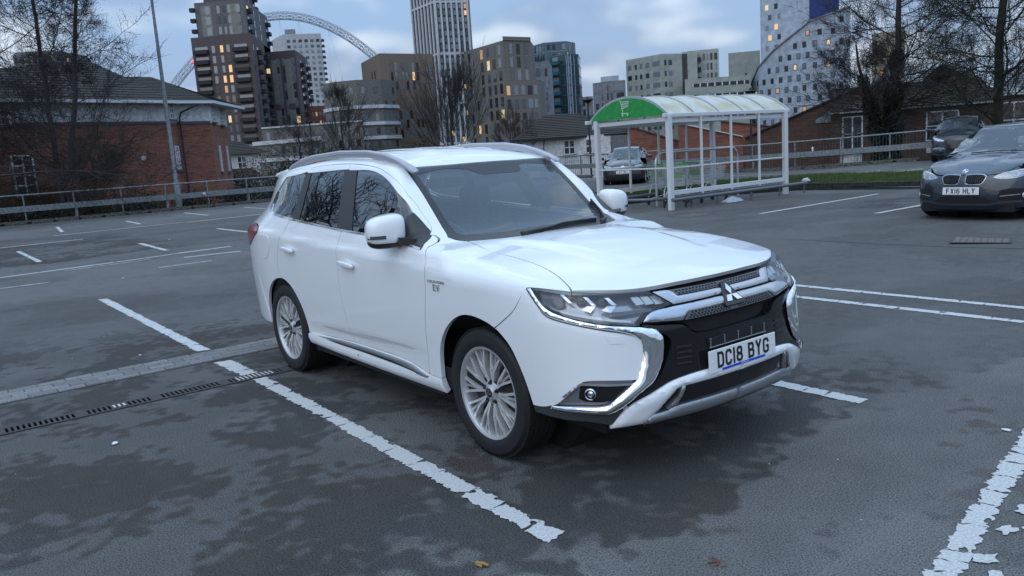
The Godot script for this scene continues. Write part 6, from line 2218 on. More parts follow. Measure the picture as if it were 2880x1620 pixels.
	p = v2([-147.7, -204.9, -141.7, -200.2, -135.5, -198.9, -124.4, -199.1, -117.6, -207.0])
	var wallm := MB.new()
	var tops := [16.2, 20.6, 24.6, 30.6, 33.6]
	for k in 4:
		var a: Vector2 = p[k]
		var b: Vector2 = p[k + 1]
		for s in 6:
			var u0 := a.lerp(b, s / 6.0)
			var u1 := a.lerp(b, (s + 1) / 6.0)
			var h0: float = lerpf(tops[k], tops[k + 1], s / 6.0)
			var h1: float = lerpf(tops[k], tops[k + 1], (s + 1) / 6.0)
			wallm.quad(Vector3(u0.x, g, u0.y), Vector3(u1.x, g, u1.y), Vector3(u1.x, h1, u1.y), Vector3(u0.x, h0, u0.y))
			var bk := (u0 - Vector2(4.76, 3.23)).normalized() * 16.0
			wallm.quad(Vector3(u0.x, h0, u0.y), Vector3(u1.x, h1, u1.y), Vector3(u1.x + bk.x, h1, u1.y + bk.y), Vector3(u0.x + bk.x, h0, u0.y + bk.y))
	put("wall", wallm.mesh(), M.panel_silver, t)
	for k in 4:
		var a: Vector2 = p[k]
		var b: Vector2 = p[k + 1]
		var n := int(a.distance_to(b) / 2.75)
		for r in 11:
			var y := 30.5 - 2.85 * r
			for c in n:
				var f := (c + .5 + (.18 if r % 2 else -.18)) / n
				if f < 0.04 or y > lerpf(tops[k], tops[k + 1], f) - 2.2: continue
				var fr := pane(t, "window_frame", a, b, f, y, 1.15, 1.55, M.band_dark, 0.06, 0.1)
				pane(t, "window", a, b, f, y, .80, 1.2, glass_for(0.16), 0.09, 0.1)
		for s in 4:
			var u0 := a.lerp(b, s / 4.0)
			var u1 := a.lerp(b, (s + 1) / 4.0)
			var eg := MB.new()
			eg.bar(Vector3(u0.x, lerpf(tops[k], tops[k + 1], s / 4.0) + .1, u0.y), Vector3(u1.x, lerpf(tops[k], tops[k + 1], (s + 1) / 4.0) + .1, u1.y), .8, .35)
			put("roof_edge", eg.mesh(), M.panel_grey, t)
	t = thing("apartment_block", "pale ochre block half hidden behind the ivy-clad tree", "building")
	p = v2([-140.5, -259.3, -131.9, -263.9])
	block(t, "wall", p, 12, g, 31.6, grain("panel_ochre", lin(0.42, 0.37, 0.26), 0.85, 9.0, 0.15))
	facade(t, p[0], p[1], 30.0, 3.0, 8, spread_cols(5, .12, .9, .9, 1.6), 0.08)
	t = thing("apartment_block", "brown slab block seen through the bare tree on the left", "building")
	p = v2([-248.2, -29.2, -241.9, -37.5, -252.3, -47.5])
	block(t, "wall", p, 15, g, 35.6, M.panel_grey)
	for f in 7: pane(t, "fin", p[0], p[1], f / 6.0, 17, .5, 36, M.brick_olive, 0.4, 0.5)
	for f in 8: pane(t, "fin", p[1], p[2], f / 7.0, 17, .5, 36, M.brick_olive, 0.4, 0.5)
	facade(t, p[0], p[1], 34.5, 3.0, 9, spread_cols(6, .09, .92, .8, 2.0), 0.06)
	facade(t, p[1], p[2], 34.5, 3.0, 9, spread_cols(7, .08, .93, .8, 2.0), 0.06)
	make_arch()
	make_houses()

func make_arch() -> void:
	var o := thing("stadium_arch", "white steel lattice arch spanning the sky behind the towers", "arch")
	# a parabola through three points measured on its axis
	var a := Vector3(-858.13, 100.7, -252.55)
	var b := Vector3(-820.96, 153.22, -354.81)
	var c := Vector3(-786.41, 113.02, -425.78)
	var dir := (c - a) * Vector3(1, 0, 1)
	var L := dir.length()
	dir /= L
	var sb := ((b - a) * Vector3(1, 0, 1)).dot(dir)
	# y = a.y + k1 s + k2 s^2
	var k2 := ((c.y - a.y) / L - (b.y - a.y) / sb) / (L - sb)
	var k1 := (b.y - a.y) / sb - k2 * sb
	var at := func(s: float) -> Vector3: return a + dir * s + Vector3.UP * (k1 * s + k2 * s * s)
	var m := mat("arch_white", lin(0.50, 0.53, 0.58), 0.6)
	var n := 64
	var s0 := -70.0
	var s1 := L + 60.0
	var side := dir.cross(Vector3.UP)
	var ring := []
	for k in n + 1:
		var s := lerpf(s0, s1, float(k) / n)
		var p: Vector3 = at.call(s)
		var tg: Vector3 = ((at.call(s + 0.5) as Vector3) - (at.call(s - 0.5) as Vector3)).normalized()
		var nn := tg.cross(side)
		var r := []
		for q in 8: r.append(p + (nn * cos(TAU * q / 8) + side * sin(TAU * q / 8)) * 4.0)
		ring.append(r)
	for q in 8:
		var mb := MB.new()
		for k in n: mb.bar(ring[k][q], ring[k + 1][q], .62, .62)
		put("chord", mb.mesh(), m, o)
	var web := MB.new()
	for k in n:
		for q in 8:
			if k % 2 == 0: web.bar(ring[k][q], ring[k][(q + 1) % 8], .45, .45)
			web.bar(ring[k][q], ring[k + 1][(q + (1 if k % 2 else 7)) % 8], .38, .38)
	put("lattice", web.mesh(), m, o)
	for s in [0.30, 0.52, 0.62, 0.78]:
		var p: Vector3 = at.call(L * s)
		for e in [-14.0, 6.0]:
			var cb := MB.new()
			cb.bar(p - Vector3.UP * 4.0, Vector3(p.x + 20, 60, p.z) + dir * e, .16, .16)
			put("cable", cb.mesh(), m, o)
	var bc := MB.new()
	bc.ball(at.call(8.0) + Vector3(6, 2, 0), Vector3.ONE * 0.8)
	put("warning_lamp", bc.mesh(), M.beacon_red, o)

# a hipped or gabled roof as courses of tiles, each a small step over the one below
func tiled(mb: MB, a0: Vector3, a1: Vector3, b1: Vector3, b0: Vector3, n: int, step := 0.035) -> void:
	var up := (a1 - a0).cross(b0 - a0).normalized()
	if up.y < 0: up = -up
	for k in n:
		var f := float(k) / n
		var h := float(k + 1) / n
		var p := a0.lerp(b0, f) + up * step
		var q := a1.lerp(b1, f) + up * step
		var r := a1.lerp(b1, h)
		var s := a0.lerp(b0, h)
		mb.quad(p, q, r, s)
		mb.quad(a0.lerp(b0, f), a1.lerp(b1, f), q, p)

# a house window with frame, panes and sill
func house_window(parent: Node, a: Vector2, b: Vector2, f: float, y: float, w: float, h: float, nx: int, ny: int) -> void:
	var fr := pane(parent, "window", a, b, f, y, w, h, M.near_glass, 0.03, 0.06)
	for k in nx + 1: pane(parent, "window_bar", a, b, f + (float(k) / nx - 0.5) * w / a.distance_to(b), y, 0.075, h + 0.06, M.frame_white, 0.055, 0.06)
	for k in ny + 1: pane(parent, "window_bar", a, b, f, y + (float(k) / ny - 0.5) * h, w, 0.065, M.frame_white, 0.052, 0.06)
	pane(parent, "window_sill", a, b, f, y - h * 0.5 - 0.09, w + 0.25, 0.10, M.concrete, 0.14, 0.2)

func make_houses() -> void:
	var g := -2.6
	# --- brick house with a white upper storey, left
	var t := thing("brick_house", "red brick house with white upper walls and dark hipped roofs beyond the barrier", "house")
	var A := Vector2(-38.5, 6.0)
	var B := Vector2(-43.5, -9.87)
	var C := Vector2(-44.1, -10.5)
	var D := Vector2(-44.4, -12.47)
	var E := Vector2(-49.6, -15.2)
	block(t, "lower_wall", [A, B], 9, g, 4.42, M.brick_red)
	block(t, "upper_wall", [A, B], 9, 4.42, 5.55, M.render_white)
	pane(t, "string_course", A, B, .5, 4.44, A.distance_to(B), .16, M.band_dark, 0.05, 0.1)
	block(t, "wing_wall", [C, D, E], 7, g, 4.42, M.brick_red)
	block(t, "wing_upper_wall", [C, D, E], 7, 4.42, 5.62, M.render_white)
	pane(t, "string_course", C, D, .5, 4.44, C.distance_to(D), .16, M.band_dark, 0.05, 0.1)
	# side walls that close the step between the two parts
	pane(t, "return_wall", B, C, .5, 1.0, B.distance_to(C) + 0.1, 6.9, M.brick_red, 0.02, 0.1)
	pane(t, "return_upper_wall", B, C, .5, 5.0, B.distance_to(C) + 0.1, 1.15, M.render_white, 0.02, 0.1)
	house_window(t, A, B, .52, 2.0, .95, 1.9, 2, 4)
	house_window(t, A, B, .48, 4.95, .8, 1.0, 2, 3)
	house_window(t, A, B, .20, 2.0, .95, 1.9, 2, 4)
	house_window(t, B, C, .55, 2.5, .35, 1.25, 2, 4)
	house_window(t, B, C, .5, 5.1, .38, .85, 2, 3)
	house_window(t, D, E, .34, 2.35, .42, 1.5, 2, 5)
	house_window(t, D, E, .78, 2.35, .42, 1.5, 2, 5)
	house_window(t, D, E, .20, 5.05, .9, 1.0, 3, 4)
	house_window(t, D, E, .68, 5.0, .9, 1.0, 3, 4)
	var lens := MB.new()
	lens.lathe([Vector2(0, .06), Vector2(.10, .05), Vector2(.14, 0)], 16, Transform3D(Basis(Vector3.BACK, -PI / 2), Vector3(-42.95, 2.55, -8.2)))
	put("flue_cap", lens.mesh(), M.frame_white, t)
	# roofs
	var e0 := 5.58
	var rm := MB.new()
	var f0 := Vector3(A.x + .6, e0, A.y)
	var f1 := Vector3(B.x + .75, e0, B.y - .35)
	var r0 := Vector3(-49.8, 8.5, -6.2)
	var r1 := Vector3(-50.2, 8.5, -7.8)
	tiled(rm, f0, f1, r1, r0, 16)
	var bk := Vector3(-55.0, e0, -12.5)
	tiled(rm, f1, bk, r1 + Vector3(-.2, 0, 0), r1, 16)
	put("main_roof", rm.mesh(), M.roof_tile, t)
	var wm := MB.new()
	var w0 := Vector3(-43.0, e0 + .05, -6.5)
	var w1 := Vector3(D.x + .6, e0 + .05, D.y - .15)
	var w2 := Vector3(E.x + .2, e0 + .05, E.y - 1.2)
	var q0 := Vector3(-50.6, 7.75, -6.0)
	var q1 := Vector3(-51.0, 7.75, -11.2)
	tiled(wm, w0, w1, q1, q0, 16)
	tiled(wm, w1, w2, q1 + Vector3(-.3, 0, 0), q1, 16)
	put("wing_roof", wm.mesh(), M.roof_tile, t)
	var fs := MB.new()
	fs.bar(f0 + Vector3(0, -.07, 0), f1 + Vector3(0, -.07, 0), .06, .16)
	fs.bar(f1 + Vector3(0, -.07, 0), f1 + Vector3(-1.4, -.07, -.5), .06, .16)
	fs.bar(w0 + Vector3(0, -.07, 0), w1 + Vector3(0, -.07, 0), .06, .16)
	fs.bar(w1 + Vector3(0, -.07, 0), w2 + Vector3(0, -.07, 0), .06, .16)
	fs.quad(f0 + Vector3(0, -.12, 0), f1 + Vector3(0, -.12, 0), Vector3(B.x, e0 - .12, B.y), Vector3(A.x, e0 - .12, A.y))
	fs.quad(w0 + Vector3(0, -.12, 0), w1 + Vector3(0, -.12, 0), Vector3(D.x, e0 - .1, D.y), Vector3(C.x, e0 - .1, C.y))
	fs.quad(w1 + Vector3(0, -.12, 0), w2 + Vector3(0, -.12, 0), Vector3(E.x, e0 - .1, E.y), Vector3(D.x, e0 - .1, D.y))
	put("fascia", fs.mesh(), M.frame_white, t)
	var dp := MB.new()
	dp.tube([Vector3(-43.6, e0 - .15, -11.7), Vector3(-43.95, 5.0, -10.75), Vector3(-43.95, 4.7, -10.65), Vector3(-43.95, g, -10.65)], .05, .05, 6)
	put("drainpipe", dp.mesh(), M.gutter_black, t)
	# --- small white house further back
	t = thing("white_house", "small white house with a dark tiled roof between the brick house and the towers", "house")
	var wa := Vector2(-76.5, -22.5)
	var wb := Vector2(-75.0, -26.6)
	block(t, "wall", [wa, wb], 7, g, 3.1, M.render_white)
	house_window(t, wa, wb, .62, 2.3, .8, 1.1, 2, 2)
	var rf := MB.new()
	tiled(rf, Vector3(-75.9, 3.1, -21.9), Vector3(-74.3, 3.1, -27.6), Vector3(-79.2, 5.0, -24.2), Vector3(-79.5, 5.0, -22.5), 12)
	put("roof", rf.mesh(), M.roof_tile, t)
	var pr := MB.new()
	tiled(pr, Vector3(-72.0, .5, -21.0), Vector3(-71.2, .5, -25.8), Vector3(-74.6, 1.7, -25.6), Vector3(-75.4, 1.7, -21.4), 8)
	put("porch_roof", pr.mesh(), M.roof_tile_red, t)
	# --- white bungalow with hip roof in the middle
	t = thing("white_house", "white rendered house with a dark hipped tile roof behind the black hatchback", "house")
	var ba := Vector2(-40.6, -32.6)
	var bb := Vector2(-39.2, -36.4)
	var bc := Vector2(-37.6, -37.6)
	block(t, "wall", [ba, bb, bc], 8, g, 2.35, M.render_white)
	house_window(t, ba, bb, .86, 1.62, .8, .95, 2, 2)
	house_window(t, bb, bc, .45, 1.62, .45, .95, 1, 2)
	rf = MB.new()
	tiled(rf, Vector3(-40.4, 2.35, -31.6), Vector3(-38.4, 2.35, -37.6), Vector3(-43.0, 4.15, -38.0), Vector3(-43.2, 4.15, -37.0), 14)
	tiled(rf, Vector3(-38.4, 2.35, -37.6), Vector3(-37.6, 2.35, -42.0), Vector3(-42.4, 4.15, -39.4), Vector3(-43.0, 4.15, -38.0), 14)
	put("roof", rf.mesh(), M.roof_tile, t)
	var gt := MB.new()
	gt.bar(Vector3(-40.4, 2.30, -31.6), Vector3(-38.35, 2.30, -37.6), .08, .10)
	gt.bar(Vector3(-38.35, 2.30, -37.6), Vector3(-37.5, 2.30, -42.0), .08, .10)
	gt.tube([Vector3(-39.7, 2.3, -33.9), Vector3(-39.85, 1.9, -33.9), Vector3(-39.85, g, -33.9)], .04, .04, 6)
	put("gutter", gt.mesh(), M.gutter_black, t)
	# --- gabled brick sheds seen through the shelter
	var specs := [["brick shed with a slanting parapet left of the bright hoop rail", -37.2, -39.6, -34.4, -42.2, 2.85, 1.45], ["brick shed with a white-edged slanting parapet seen behind the hoop rail", -33.3, -40.5, -30.0, -43.2, 2.75, 1.55], ["dark brick shed behind the white-edged one", -33.4, -45.2, -27.8, -48.6, 2.75, 1.6]]
	for s in specs:
		var o := thing("brick_shed", s[0], "shed")
		var a := Vector3(s[1], 0, s[2])
		var b := Vector3(s[3], 0, s[4])
		var dn := (Vector3(4.76, 0, 3.23) - a).normalized() * -5.0
		var mb := MB.new()
		mb.quad(Vector3(a.x, g, a.z), Vector3(b.x, g, b.z), Vector3(b.x, s[6], b.z), Vector3(a.x, s[5], a.z))
		mb.quad(Vector3(a.x, s[5], a.z), Vector3(b.x, s[6], b.z), Vector3(b.x, s[6], b.z) + dn, Vector3(a.x, s[5], a.z) + dn)
		mb.quad(Vector3(a.x, g, a.z) + dn, Vector3(a.x, g, a.z), Vector3(a.x, s[5], a.z), Vector3(a.x, s[5], a.z) + dn)
		mb.quad(Vector3(b.x, g, b.z), Vector3(b.x, g, b.z) + dn, Vector3(b.x, s[6], b.z) + dn, Vector3(b.x, s[6], b.z))
		put("wall", mb.mesh(), M.brick_red, o)
		var cpg := MB.new()
		cpg.bar(Vector3(a.x, s[5] + .02, a.z), Vector3(b.x, s[6] + .02, b.z), .3, .06)
		put("coping", cpg.mesh(), M.frame_white if "white-edged slanting" in s[0] else M.band_dark, o)
	# --- brick houses on the right behind the ivy tree
	t = thing("brick_house", "brown brick house with a steep tiled roof behind the ivy-clad tree", "house")
	var h0 := Vector2(-26.4, -38.6)
	var h1 := Vector2(-20.6, -41.9)
	var gb := MB.new()
	gb.quad(Vector3(h0.x, g, h0.y), Vector3(h1.x, g, h1.y), Vector3(h1.x, 4.0, h1.y), Vector3(h0.x, 1.45, h0.y))
	gb.quad(Vector3(h0.x, 1.45, h0.y), Vector3(h1.x, 4.0, h1.y), Vector3(h1.x - 3, 4.0, h1.y - 6), Vector3(h0.x - 3, 1.45, h0.y - 6))
	put("gable_wall", gb.mesh(), M.brick_brown, t)
	var eg2 := MB.new()
	eg2.bar(Vector3(h0.x, 1.48, h0.y), Vector3(h1.x, 4.03, h1.y), .3, .08)
	put("verge_board", eg2.mesh(), M.gutter_black, t)
	var wn := MB.new()
	var wp := func(f: float, y: float) -> Vector3:
		var q := h0.lerp(h1, f)
		return Vector3(q.x + .05, y, q.y + .06)
	wn.quad(wp.call(.60, 2.05), wp.call(.80, 2.05), wp.call(.80, 3.0), wp.call(.60, 2.25))
	put("skylight_window", wn.mesh(), M.far_glass_pale, t)
	var h2 := Vector2(-21.4, -39.7)
	var h3 := Vector2(-14.2, -43.4)
	block(t, "front_wall", [h2, h3], 6, g, 2.6, M.brick_brown)
	rf = MB.new()
	tiled(rf, Vector3(h2.x + .2, 2.6, h2.y + .35), Vector3(h3.x + .2, 2.6, h3.y + .35), Vector3(h3.x - 2.4, 4.05, h3.y - 3.6), Vector3(h2.x - 2.4, 4.05, h2.y - 3.6), 14)
	put("roof", rf.mesh(), M.roof_tile_red, t)
	pane(t, "fascia", h2, h3, .5, 2.55, h2.distance_to(h3) + .2, .16, M.frame_white, 0.3, 0.1)
	house_window(t, h2, h3, .14, 1.3, 1.0, 1.9, 2, 2)
	house_window(t, h2, h3, .69, 1.45, 1.5, 1.5, 2, 2)
	pane(t, "white_panel", h2, h3, .69, .35, 1.5, .65, M.render_white, 0.05, 0.1)
	pane(t, "white_panel", h2, h3, .14, -.05, 1.0, .7, M.render_white, 0.05, 0.1)
	t = thing("brick_hall", "brick hall with a pointed gable and large paned windows behind the parked cars", "house")
	var k0 := Vector2(-18.9, -44.6)
	var k1 := Vector2(-15.6, -46.4)
	var gm := MB.new()
	gm.quad(Vector3(k0.x, g, k0.y), Vector3(k1.x, g, k1.y), Vector3(k1.x, 3.3, k1.y), Vector3(k0.x, 3.9, k0.y))
	gm.tri(Vector3(k0.x, 3.9, k0.y), Vector3(k1.x, 3.3, k1.y), Vector3(k0.x + .95, 4.85, k0.y - .5))
	gm.quad(Vector3(k0.x + .95, 4.85, k0.y - .5), Vector3(k1.x, 3.3, k1.y), Vector3(k1.x - 2.5, 3.3, k1.y - 5), Vector3(k0.x - 1.6, 4.85, k0.y - 5.5))
	gm.quad(Vector3(k0.x, 3.9, k0.y), Vector3(k0.x + .95, 4.85, k0.y - .5), Vector3(k0.x - 1.6, 4.85, k0.y - 5.5), Vector3(k0.x - 2.5, 3.9, k0.y - 5))
	put("gable_wall", gm.mesh(), M.brick_brown, t)
	var n0 := Vector2(-15.6, -46.4)
	var n1 := Vector2(-3.0, -51.6)
	block(t, "hall_wall", [n0, n1], 6, g, 2.95, M.brick_dark)
	rf = MB.new()
	tiled(rf, Vector3(n0.x, 2.95, n0.y + .3), Vector3(n1.x, 2.95, n1.y + .3), Vector3(n1.x - 2, 4.6, n1.y - 5), Vector3(n0.x - 2, 4.6, n0.y - 5), 12)
	put("hall_roof", rf.mesh(), M.panel_grey, t)
	pane(t, "fascia", n0, n1, .5, 2.95, n0.distance_to(n1), .2, M.frame_white, 0.25, 0.15)
	for f in [.10, .36, .62, .88]: house_window(t, n0, n1, f, 1.5, 2.3, 1.9, 3, 2)
	t = thing("white_house", "row of pale houses with red roofs beyond the middle trees", "house")
	var pa := Vector2(-72.0, -58.0)
	var pb := Vector2(-66.0, -66.0)
	block(t, "wall", [pa, pb], 8, g, 3.2, M.render_white)
	rf = MB.new()
	tiled(rf, Vector3(pa.x + .5, 3.2, pa.y), Vector3(pb.x + .5, 3.2, pb.y), Vector3(pb.x - 3.5, 5.4, pb.y - 2), Vector3(pa.x - 3.5, 5.4, pa.y - 2), 10)
	put("roof", rf.mesh(), M.roof_tile, t)
# ---------------------------------------------------------------- trees and bushes in winter
func grow(mb: MB, rng: RandomNumberGenerator, p: Vector3, d: Vector3, l: float, r: float, depth: int, o: Dictionary, tips: Array) -> void:
	# one limb of a few bent pieces, then its side shoots
	var n: int = 4 if depth >= 3 else (3 if depth == 2 else 2)
	var q := p
	var path := [p]
	var dirs := [d]
	for k in n:
		d = (d + Vector3(rng.randfn(), rng.randfn(), rng.randfn()) * float(o.wander) + Vector3.UP * float(o.lift) * (0.5 if depth > 2 else 1.0)).normalized()
		q += d * l / n
		path.append(q)
		dirs.append(d)
	var r1: float = r * (0.62 if depth > 0 else 0.5)
	mb.tube(path, r, r1, 6 if depth >= 3 else (4 if depth == 2 else 3), false)
	if depth == 0:
		tips.append(q)
		return
	var kids: int = o.kids[depth]
	for k in kids:
		var f := lerpf(o.get("from", 0.3), 1.0, (k + rng.randf() * 0.8) / kids)
		var i := mini(n - 1, int(f * n))
		var at: Vector3 = path[i].lerp(path[i + 1], f * n - i)
		var base: Vector3 = dirs[i + 1]
		var side := base.cross(Vector3(rng.randfn(), rng.randfn(), rng.randfn())).normalized()
		var ang: float = o.angle * rng.randf_range(0.7, 1.25)
		var nd := (base * cos(ang) + side * sin(ang)).normalized()
		grow(mb, rng, at, nd, l * float(o.shrink) * rng.randf_range(0.75, 1.2) * (1.12 - 0.35 * f), maxf(o.twig, r * 0.5 * (1.1 - 0.4 * f)), depth - 1, o, tips)
	if depth >= 1: # the leader goes on
		grow(mb, rng, q, d, l * float(o.shrink) * 1.05, maxf(o.twig, r1 * 0.9), depth - 1, o, tips)

func bare_tree(called: String, label: String, at: Vector3, sdd: int, stems: Array, o: Dictionary, m: Material, group := "bare trees round the car park") -> Node3D:
	var rng := RandomNumberGenerator.new()
	rng.seed = sdd
	var t := thing(called, label, "tree", at, 0.0, group)
	var trunk := MB.new()
	var crown := MB.new()
	var tips := []
	for s in stems: # [path of Vector3, radius at the foot, radius at the top, number of limbs, first limb at fraction, limb length]
		var path: Array = s[0]
		var cv := Curve3D.new()
		for e in path: cv.add_point(e)
		var pp := []
		for k in 15: pp.append(cv.sample_baked(cv.get_baked_length() * k / 14.0) + Vector3(rng.randfn(), 0, rng.randfn()) * float(s[1]) * 0.2)
		trunk.tube(pp, s[1], s[2], 10, false)
		for k in s[3]:
			var f: float = lerpf(s[4], 0.99, (k + rng.randf()) / float(s[3]))
			var i := mini(13, int(f * 14))
			var a: Vector3 = pp[i].lerp(pp[i + 1], f * 14 - i)
			var az := rng.randf() * TAU
			var el: float = o.get("elev", 0.5) + rng.randfn() * 0.2
			var d := Vector3(cos(az) * cos(el), sin(el), sin(az) * cos(el))
			var len: float = s[5] * (1.15 - 0.75 * (f - s[4]) / (1.0 - s[4])) * rng.randf_range(0.75, 1.15)
			grow(crown, rng, a, d, len, lerpf(s[1], s[2], f) * rng.randf_range(0.16, 0.27), o.depth, o, tips)
	put("trunk", trunk.mesh(), m, t)
	put("crown", crown.mesh(), m, t)
	if o.get("buds", 0.0) > 0.0: # catkins and seed cones that hang in the twigs
		var bd := MB.new()
		for e: Vector3 in tips:
			for k in int(o.buds):
				var c := e + Vector3(rng.randfn(), rng.randfn(), rng.randfn()) * 0.10
				var u := Vector3(rng.randfn(), rng.randfn(), rng.randfn()).normalized() * 0.030
				var w := u.cross(Vector3.UP).normalized() * 0.014
				bd.tri(c - w, c + w, c + u)
				bd.tri(c - u * 0.6, c + w, c + u * 0.5)
		put("catkins", bd.mesh(), m, t)
	return t

func leaves(rng: RandomNumberGenerator, c: Vector3, r: Vector3, n: int, size: float) -> MB:
	var mb := MB.new()
	for k in n:
		var d := Vector3(rng.randfn(), rng.randfn(), rng.randfn()).normalized()
		var p := c + d * r * pow(rng.randf(), 0.35) * (0.82 + 0.25 * sin(d.x * 7.0 + c.x) * cos(d.y * 6.0 + d.z * 5.0))
		if p.y < c.y - r.y * 0.98: continue
		var u := Vector3(rng.randfn(), rng.randfn(), rng.randfn()).normalized() * size * rng.randf_range(0.6, 1.3)
		var w := u.cross(Vector3(rng.randfn(), rng.randfn(), rng.randfn())).normalized() * size * 0.5
		mb.tri(p - u, p + w, p + u)
		mb.tri(p - u, p + u, p - w)
	return mb

func bush(called: String, label: String, at: Vector3, r: Vector3, n: int, size: float, m: Material, sdd: int, twigs := 0, tm: Material = null, group := "bushes beyond the barrier") -> void:
	var rng := RandomNumberGenerator.new()
	rng.seed = sdd
	var t := thing(called, label, "bush", at, 0.0, group)
	if n > 0: put("foliage", leaves(rng, Vector3(0, r.y, 0), r, n, size).mesh(), m, t)
	var st := MB.new()
	var tips := []
	for k in twigs:
		var a := rng.randf() * TAU
		var p := Vector3(cos(a) * r.x * rng.randf() * 0.5, 0, sin(a) * r.z * rng.randf() * 0.5)
		var d := (Vector3(p.x * 0.5, 1.0, p.z * 0.5) + Vector3(rng.randfn(), 0, rng.randfn()) * 0.25).normalized()
		grow(st, rng, p, d, r.y * rng.randf_range(0.6, 0.95), 0.02, 2, {"wander": 0.12, "lift": 0.06, "kids": [0, 4, 5], "angle": 0.5, "shrink": 0.55, "twig": 0.006}, tips)
	if twigs == 0:
		for k in 5:
			var a := rng.randf() * TAU
			st.tube([Vector3.ZERO, Vector3(cos(a) * r.x * 0.4, r.y * 0.9, sin(a) * r.z * 0.4)], 0.03, 0.01, 4, false)
	put("stems", st.mesh(), tm if tm else M.bark, t)

func make_trees() -> void:
	grain("bark", lin(0.062, 0.056, 0.054), 0.95, 0.5, 0.4, 0.04, 4)
	grain("bark_mossy", lin(0.042, 0.046, 0.030), 0.95, 0.6, 0.4, 0.04, 4)
	grain("twig_brown", lin(0.095, 0.066, 0.050), 0.95, 0.8, 0.3, 0.04, 3)
	var ev := grain("leaf_dark", lin(0.028, 0.040, 0.022), 0.7, 1.0, 0.5, 0.05, 4)
	ev.backlight_enabled = true
	ev.backlight = lin(0.03, 0.05, 0.02)
	grain("leaf_brown", lin(0.095, 0.065, 0.038), 0.9, 1.0, 0.5, 0.05, 4)
	grain("ivy_leaf", lin(0.018, 0.034, 0.014), 0.55, 0.6, 0.5, 0.05, 4)
	var fine := {"wander": 0.16, "lift": 0.05, "kids": [0, 5, 5, 6], "angle": 0.75, "shrink": 0.52, "twig": 0.0075, "depth": 3, "elev": 0.5, "from": 0.2, "buds": 5.0}
	# big twin-stemmed tree before the brick house
	bare_tree("alder_tree", "large bare twin-stemmed tree with catkins in front of the brick house", Vector3(-35.4, -1.2, -3.0), 4, [[[Vector3(0, 0, 0), Vector3(-.1, 2.6, .12), Vector3(.0, 5.5, .15), Vector3(.1, 9.0, .1), Vector3(.0, 13.5, .2)], .15, .04, 34, .10, 3.1], [[Vector3(0, 0, 0), Vector3(.15, 3.0, -.25), Vector3(.6, 6.0, -.8), Vector3(.9, 9.5, -1.25), Vector3(1.1, 13.0, -1.6)], .15, .05, 34, .12, 3.0]], fine, M.bark)
	var low := {"wander": 0.18, "lift": 0.03, "kids": [0, 5, 5, 5], "angle": 0.8, "shrink": 0.55, "twig": 0.008, "depth": 3, "elev": 0.45, "from": 0.15, "buds": 2.0}
	bare_tree("thorn_tree", "tangled bare thorn tree at the left end of the barrier", Vector3(-36.6, -1.6, .6), 9, [[[Vector3(0, 0, 0), Vector3(.2, 2.0, .3), Vector3(.3, 4.2, .2), Vector3(.2, 6.0, .5)], .13, .04, 26, .12, 2.5]], low, M.twig_brown)
	bare_tree("thorn_tree", "low spreading bare thorn tree before the brick house wall", Vector3(-38.2, -1.8, -4.6), 15, [[[Vector3(0, 0, 0), Vector3(-.2, 1.6, .2), Vector3(.1, 3.4, -.2), Vector3(.0, 4.8, -.1)], .11, .03, 24, .12, 2.1]], low, M.twig_brown)
	# middle: vase-shaped bare tree before the towers, and its neighbours
	var vase := {"wander": 0.08, "lift": 0.10, "kids": [0, 4, 5, 6], "angle": 0.42, "shrink": 0.58, "twig": 0.008, "depth": 3, "elev": 1.0, "from": 0.25}
	bare_tree("vase_tree", "bare tree with upswept branches standing before the ribbed tower", Vector3(-47.0, -2.0, -31.0), 31, [[[Vector3(0, 0, 0), Vector3(.0, 2.0, .0), Vector3(.1, 5.0, .1), Vector3(.0, 8.2, .0)], .20, .04, 26, .18, 4.2]], vase, M.bark)
	bare_tree("young_tree", "slender bare tree before the curved block", Vector3(-58.0, -2.0, -27.5), 37, [[[Vector3(0, 0, 0), Vector3(.1, 3.0, .0), Vector3(.0, 6.4, .1), Vector3(.1, 8.8, .0)], .12, .03, 20, .3, 2.6]], vase, M.bark)
	bare_tree("young_tree", "broad bare tree in front of the low grey terrace", Vector3(-68.0, -2.0, -28.0), 41, [[[Vector3(0, 0, 0), Vector3(.1, 2.4, .0), Vector3(.0, 5.0, .1), Vector3(.1, 7.0, .0)], .20, .05, 18, .25, 3.0]], fine, M.bark)
	bare_tree("young_tree", "bare yellowish tree beside the white hipped-roof house", Vector3(-42.4, -2.0, -33.0), 43, [[[Vector3(0, 0, 0), Vector3(.1, 2.0, .0), Vector3(.0, 4.2, .1), Vector3(.1, 5.6, .0)], .10, .03, 14, .3, 2.0]], vase, M.twig_brown)
	# right: ivy-clad tree and the tall one behind the cars
	var spread := {"wander": 0.14, "lift": 0.04, "kids": [0, 5, 5, 6], "angle": 0.8, "shrink": 0.52, "twig": 0.0075, "depth": 3, "elev": 0.3, "from": 0.2, "buds": 5.0}
	bare_tree("ivy_tree", "bare forked tree with its trunk wrapped in dark ivy", Vector3(-15.2, -.6, -34.2), 51, [[[Vector3(0, 0, 0), Vector3(.15, 2.6, -.1), Vector3(.35, 5.0, -.2), Vector3(.35, 8.0, -.2), Vector3(.4, 12.0, -.2)], .22, .05, 44, .20, 2.9], [[Vector3(0, 0, 0), Vector3(-.25, 2.2, .3), Vector3(-.75, 4.2, .8), Vector3(-1.0, 6.0, 1.0)], .18, .04, 26, .3, 2.3]], spread, M.bark)
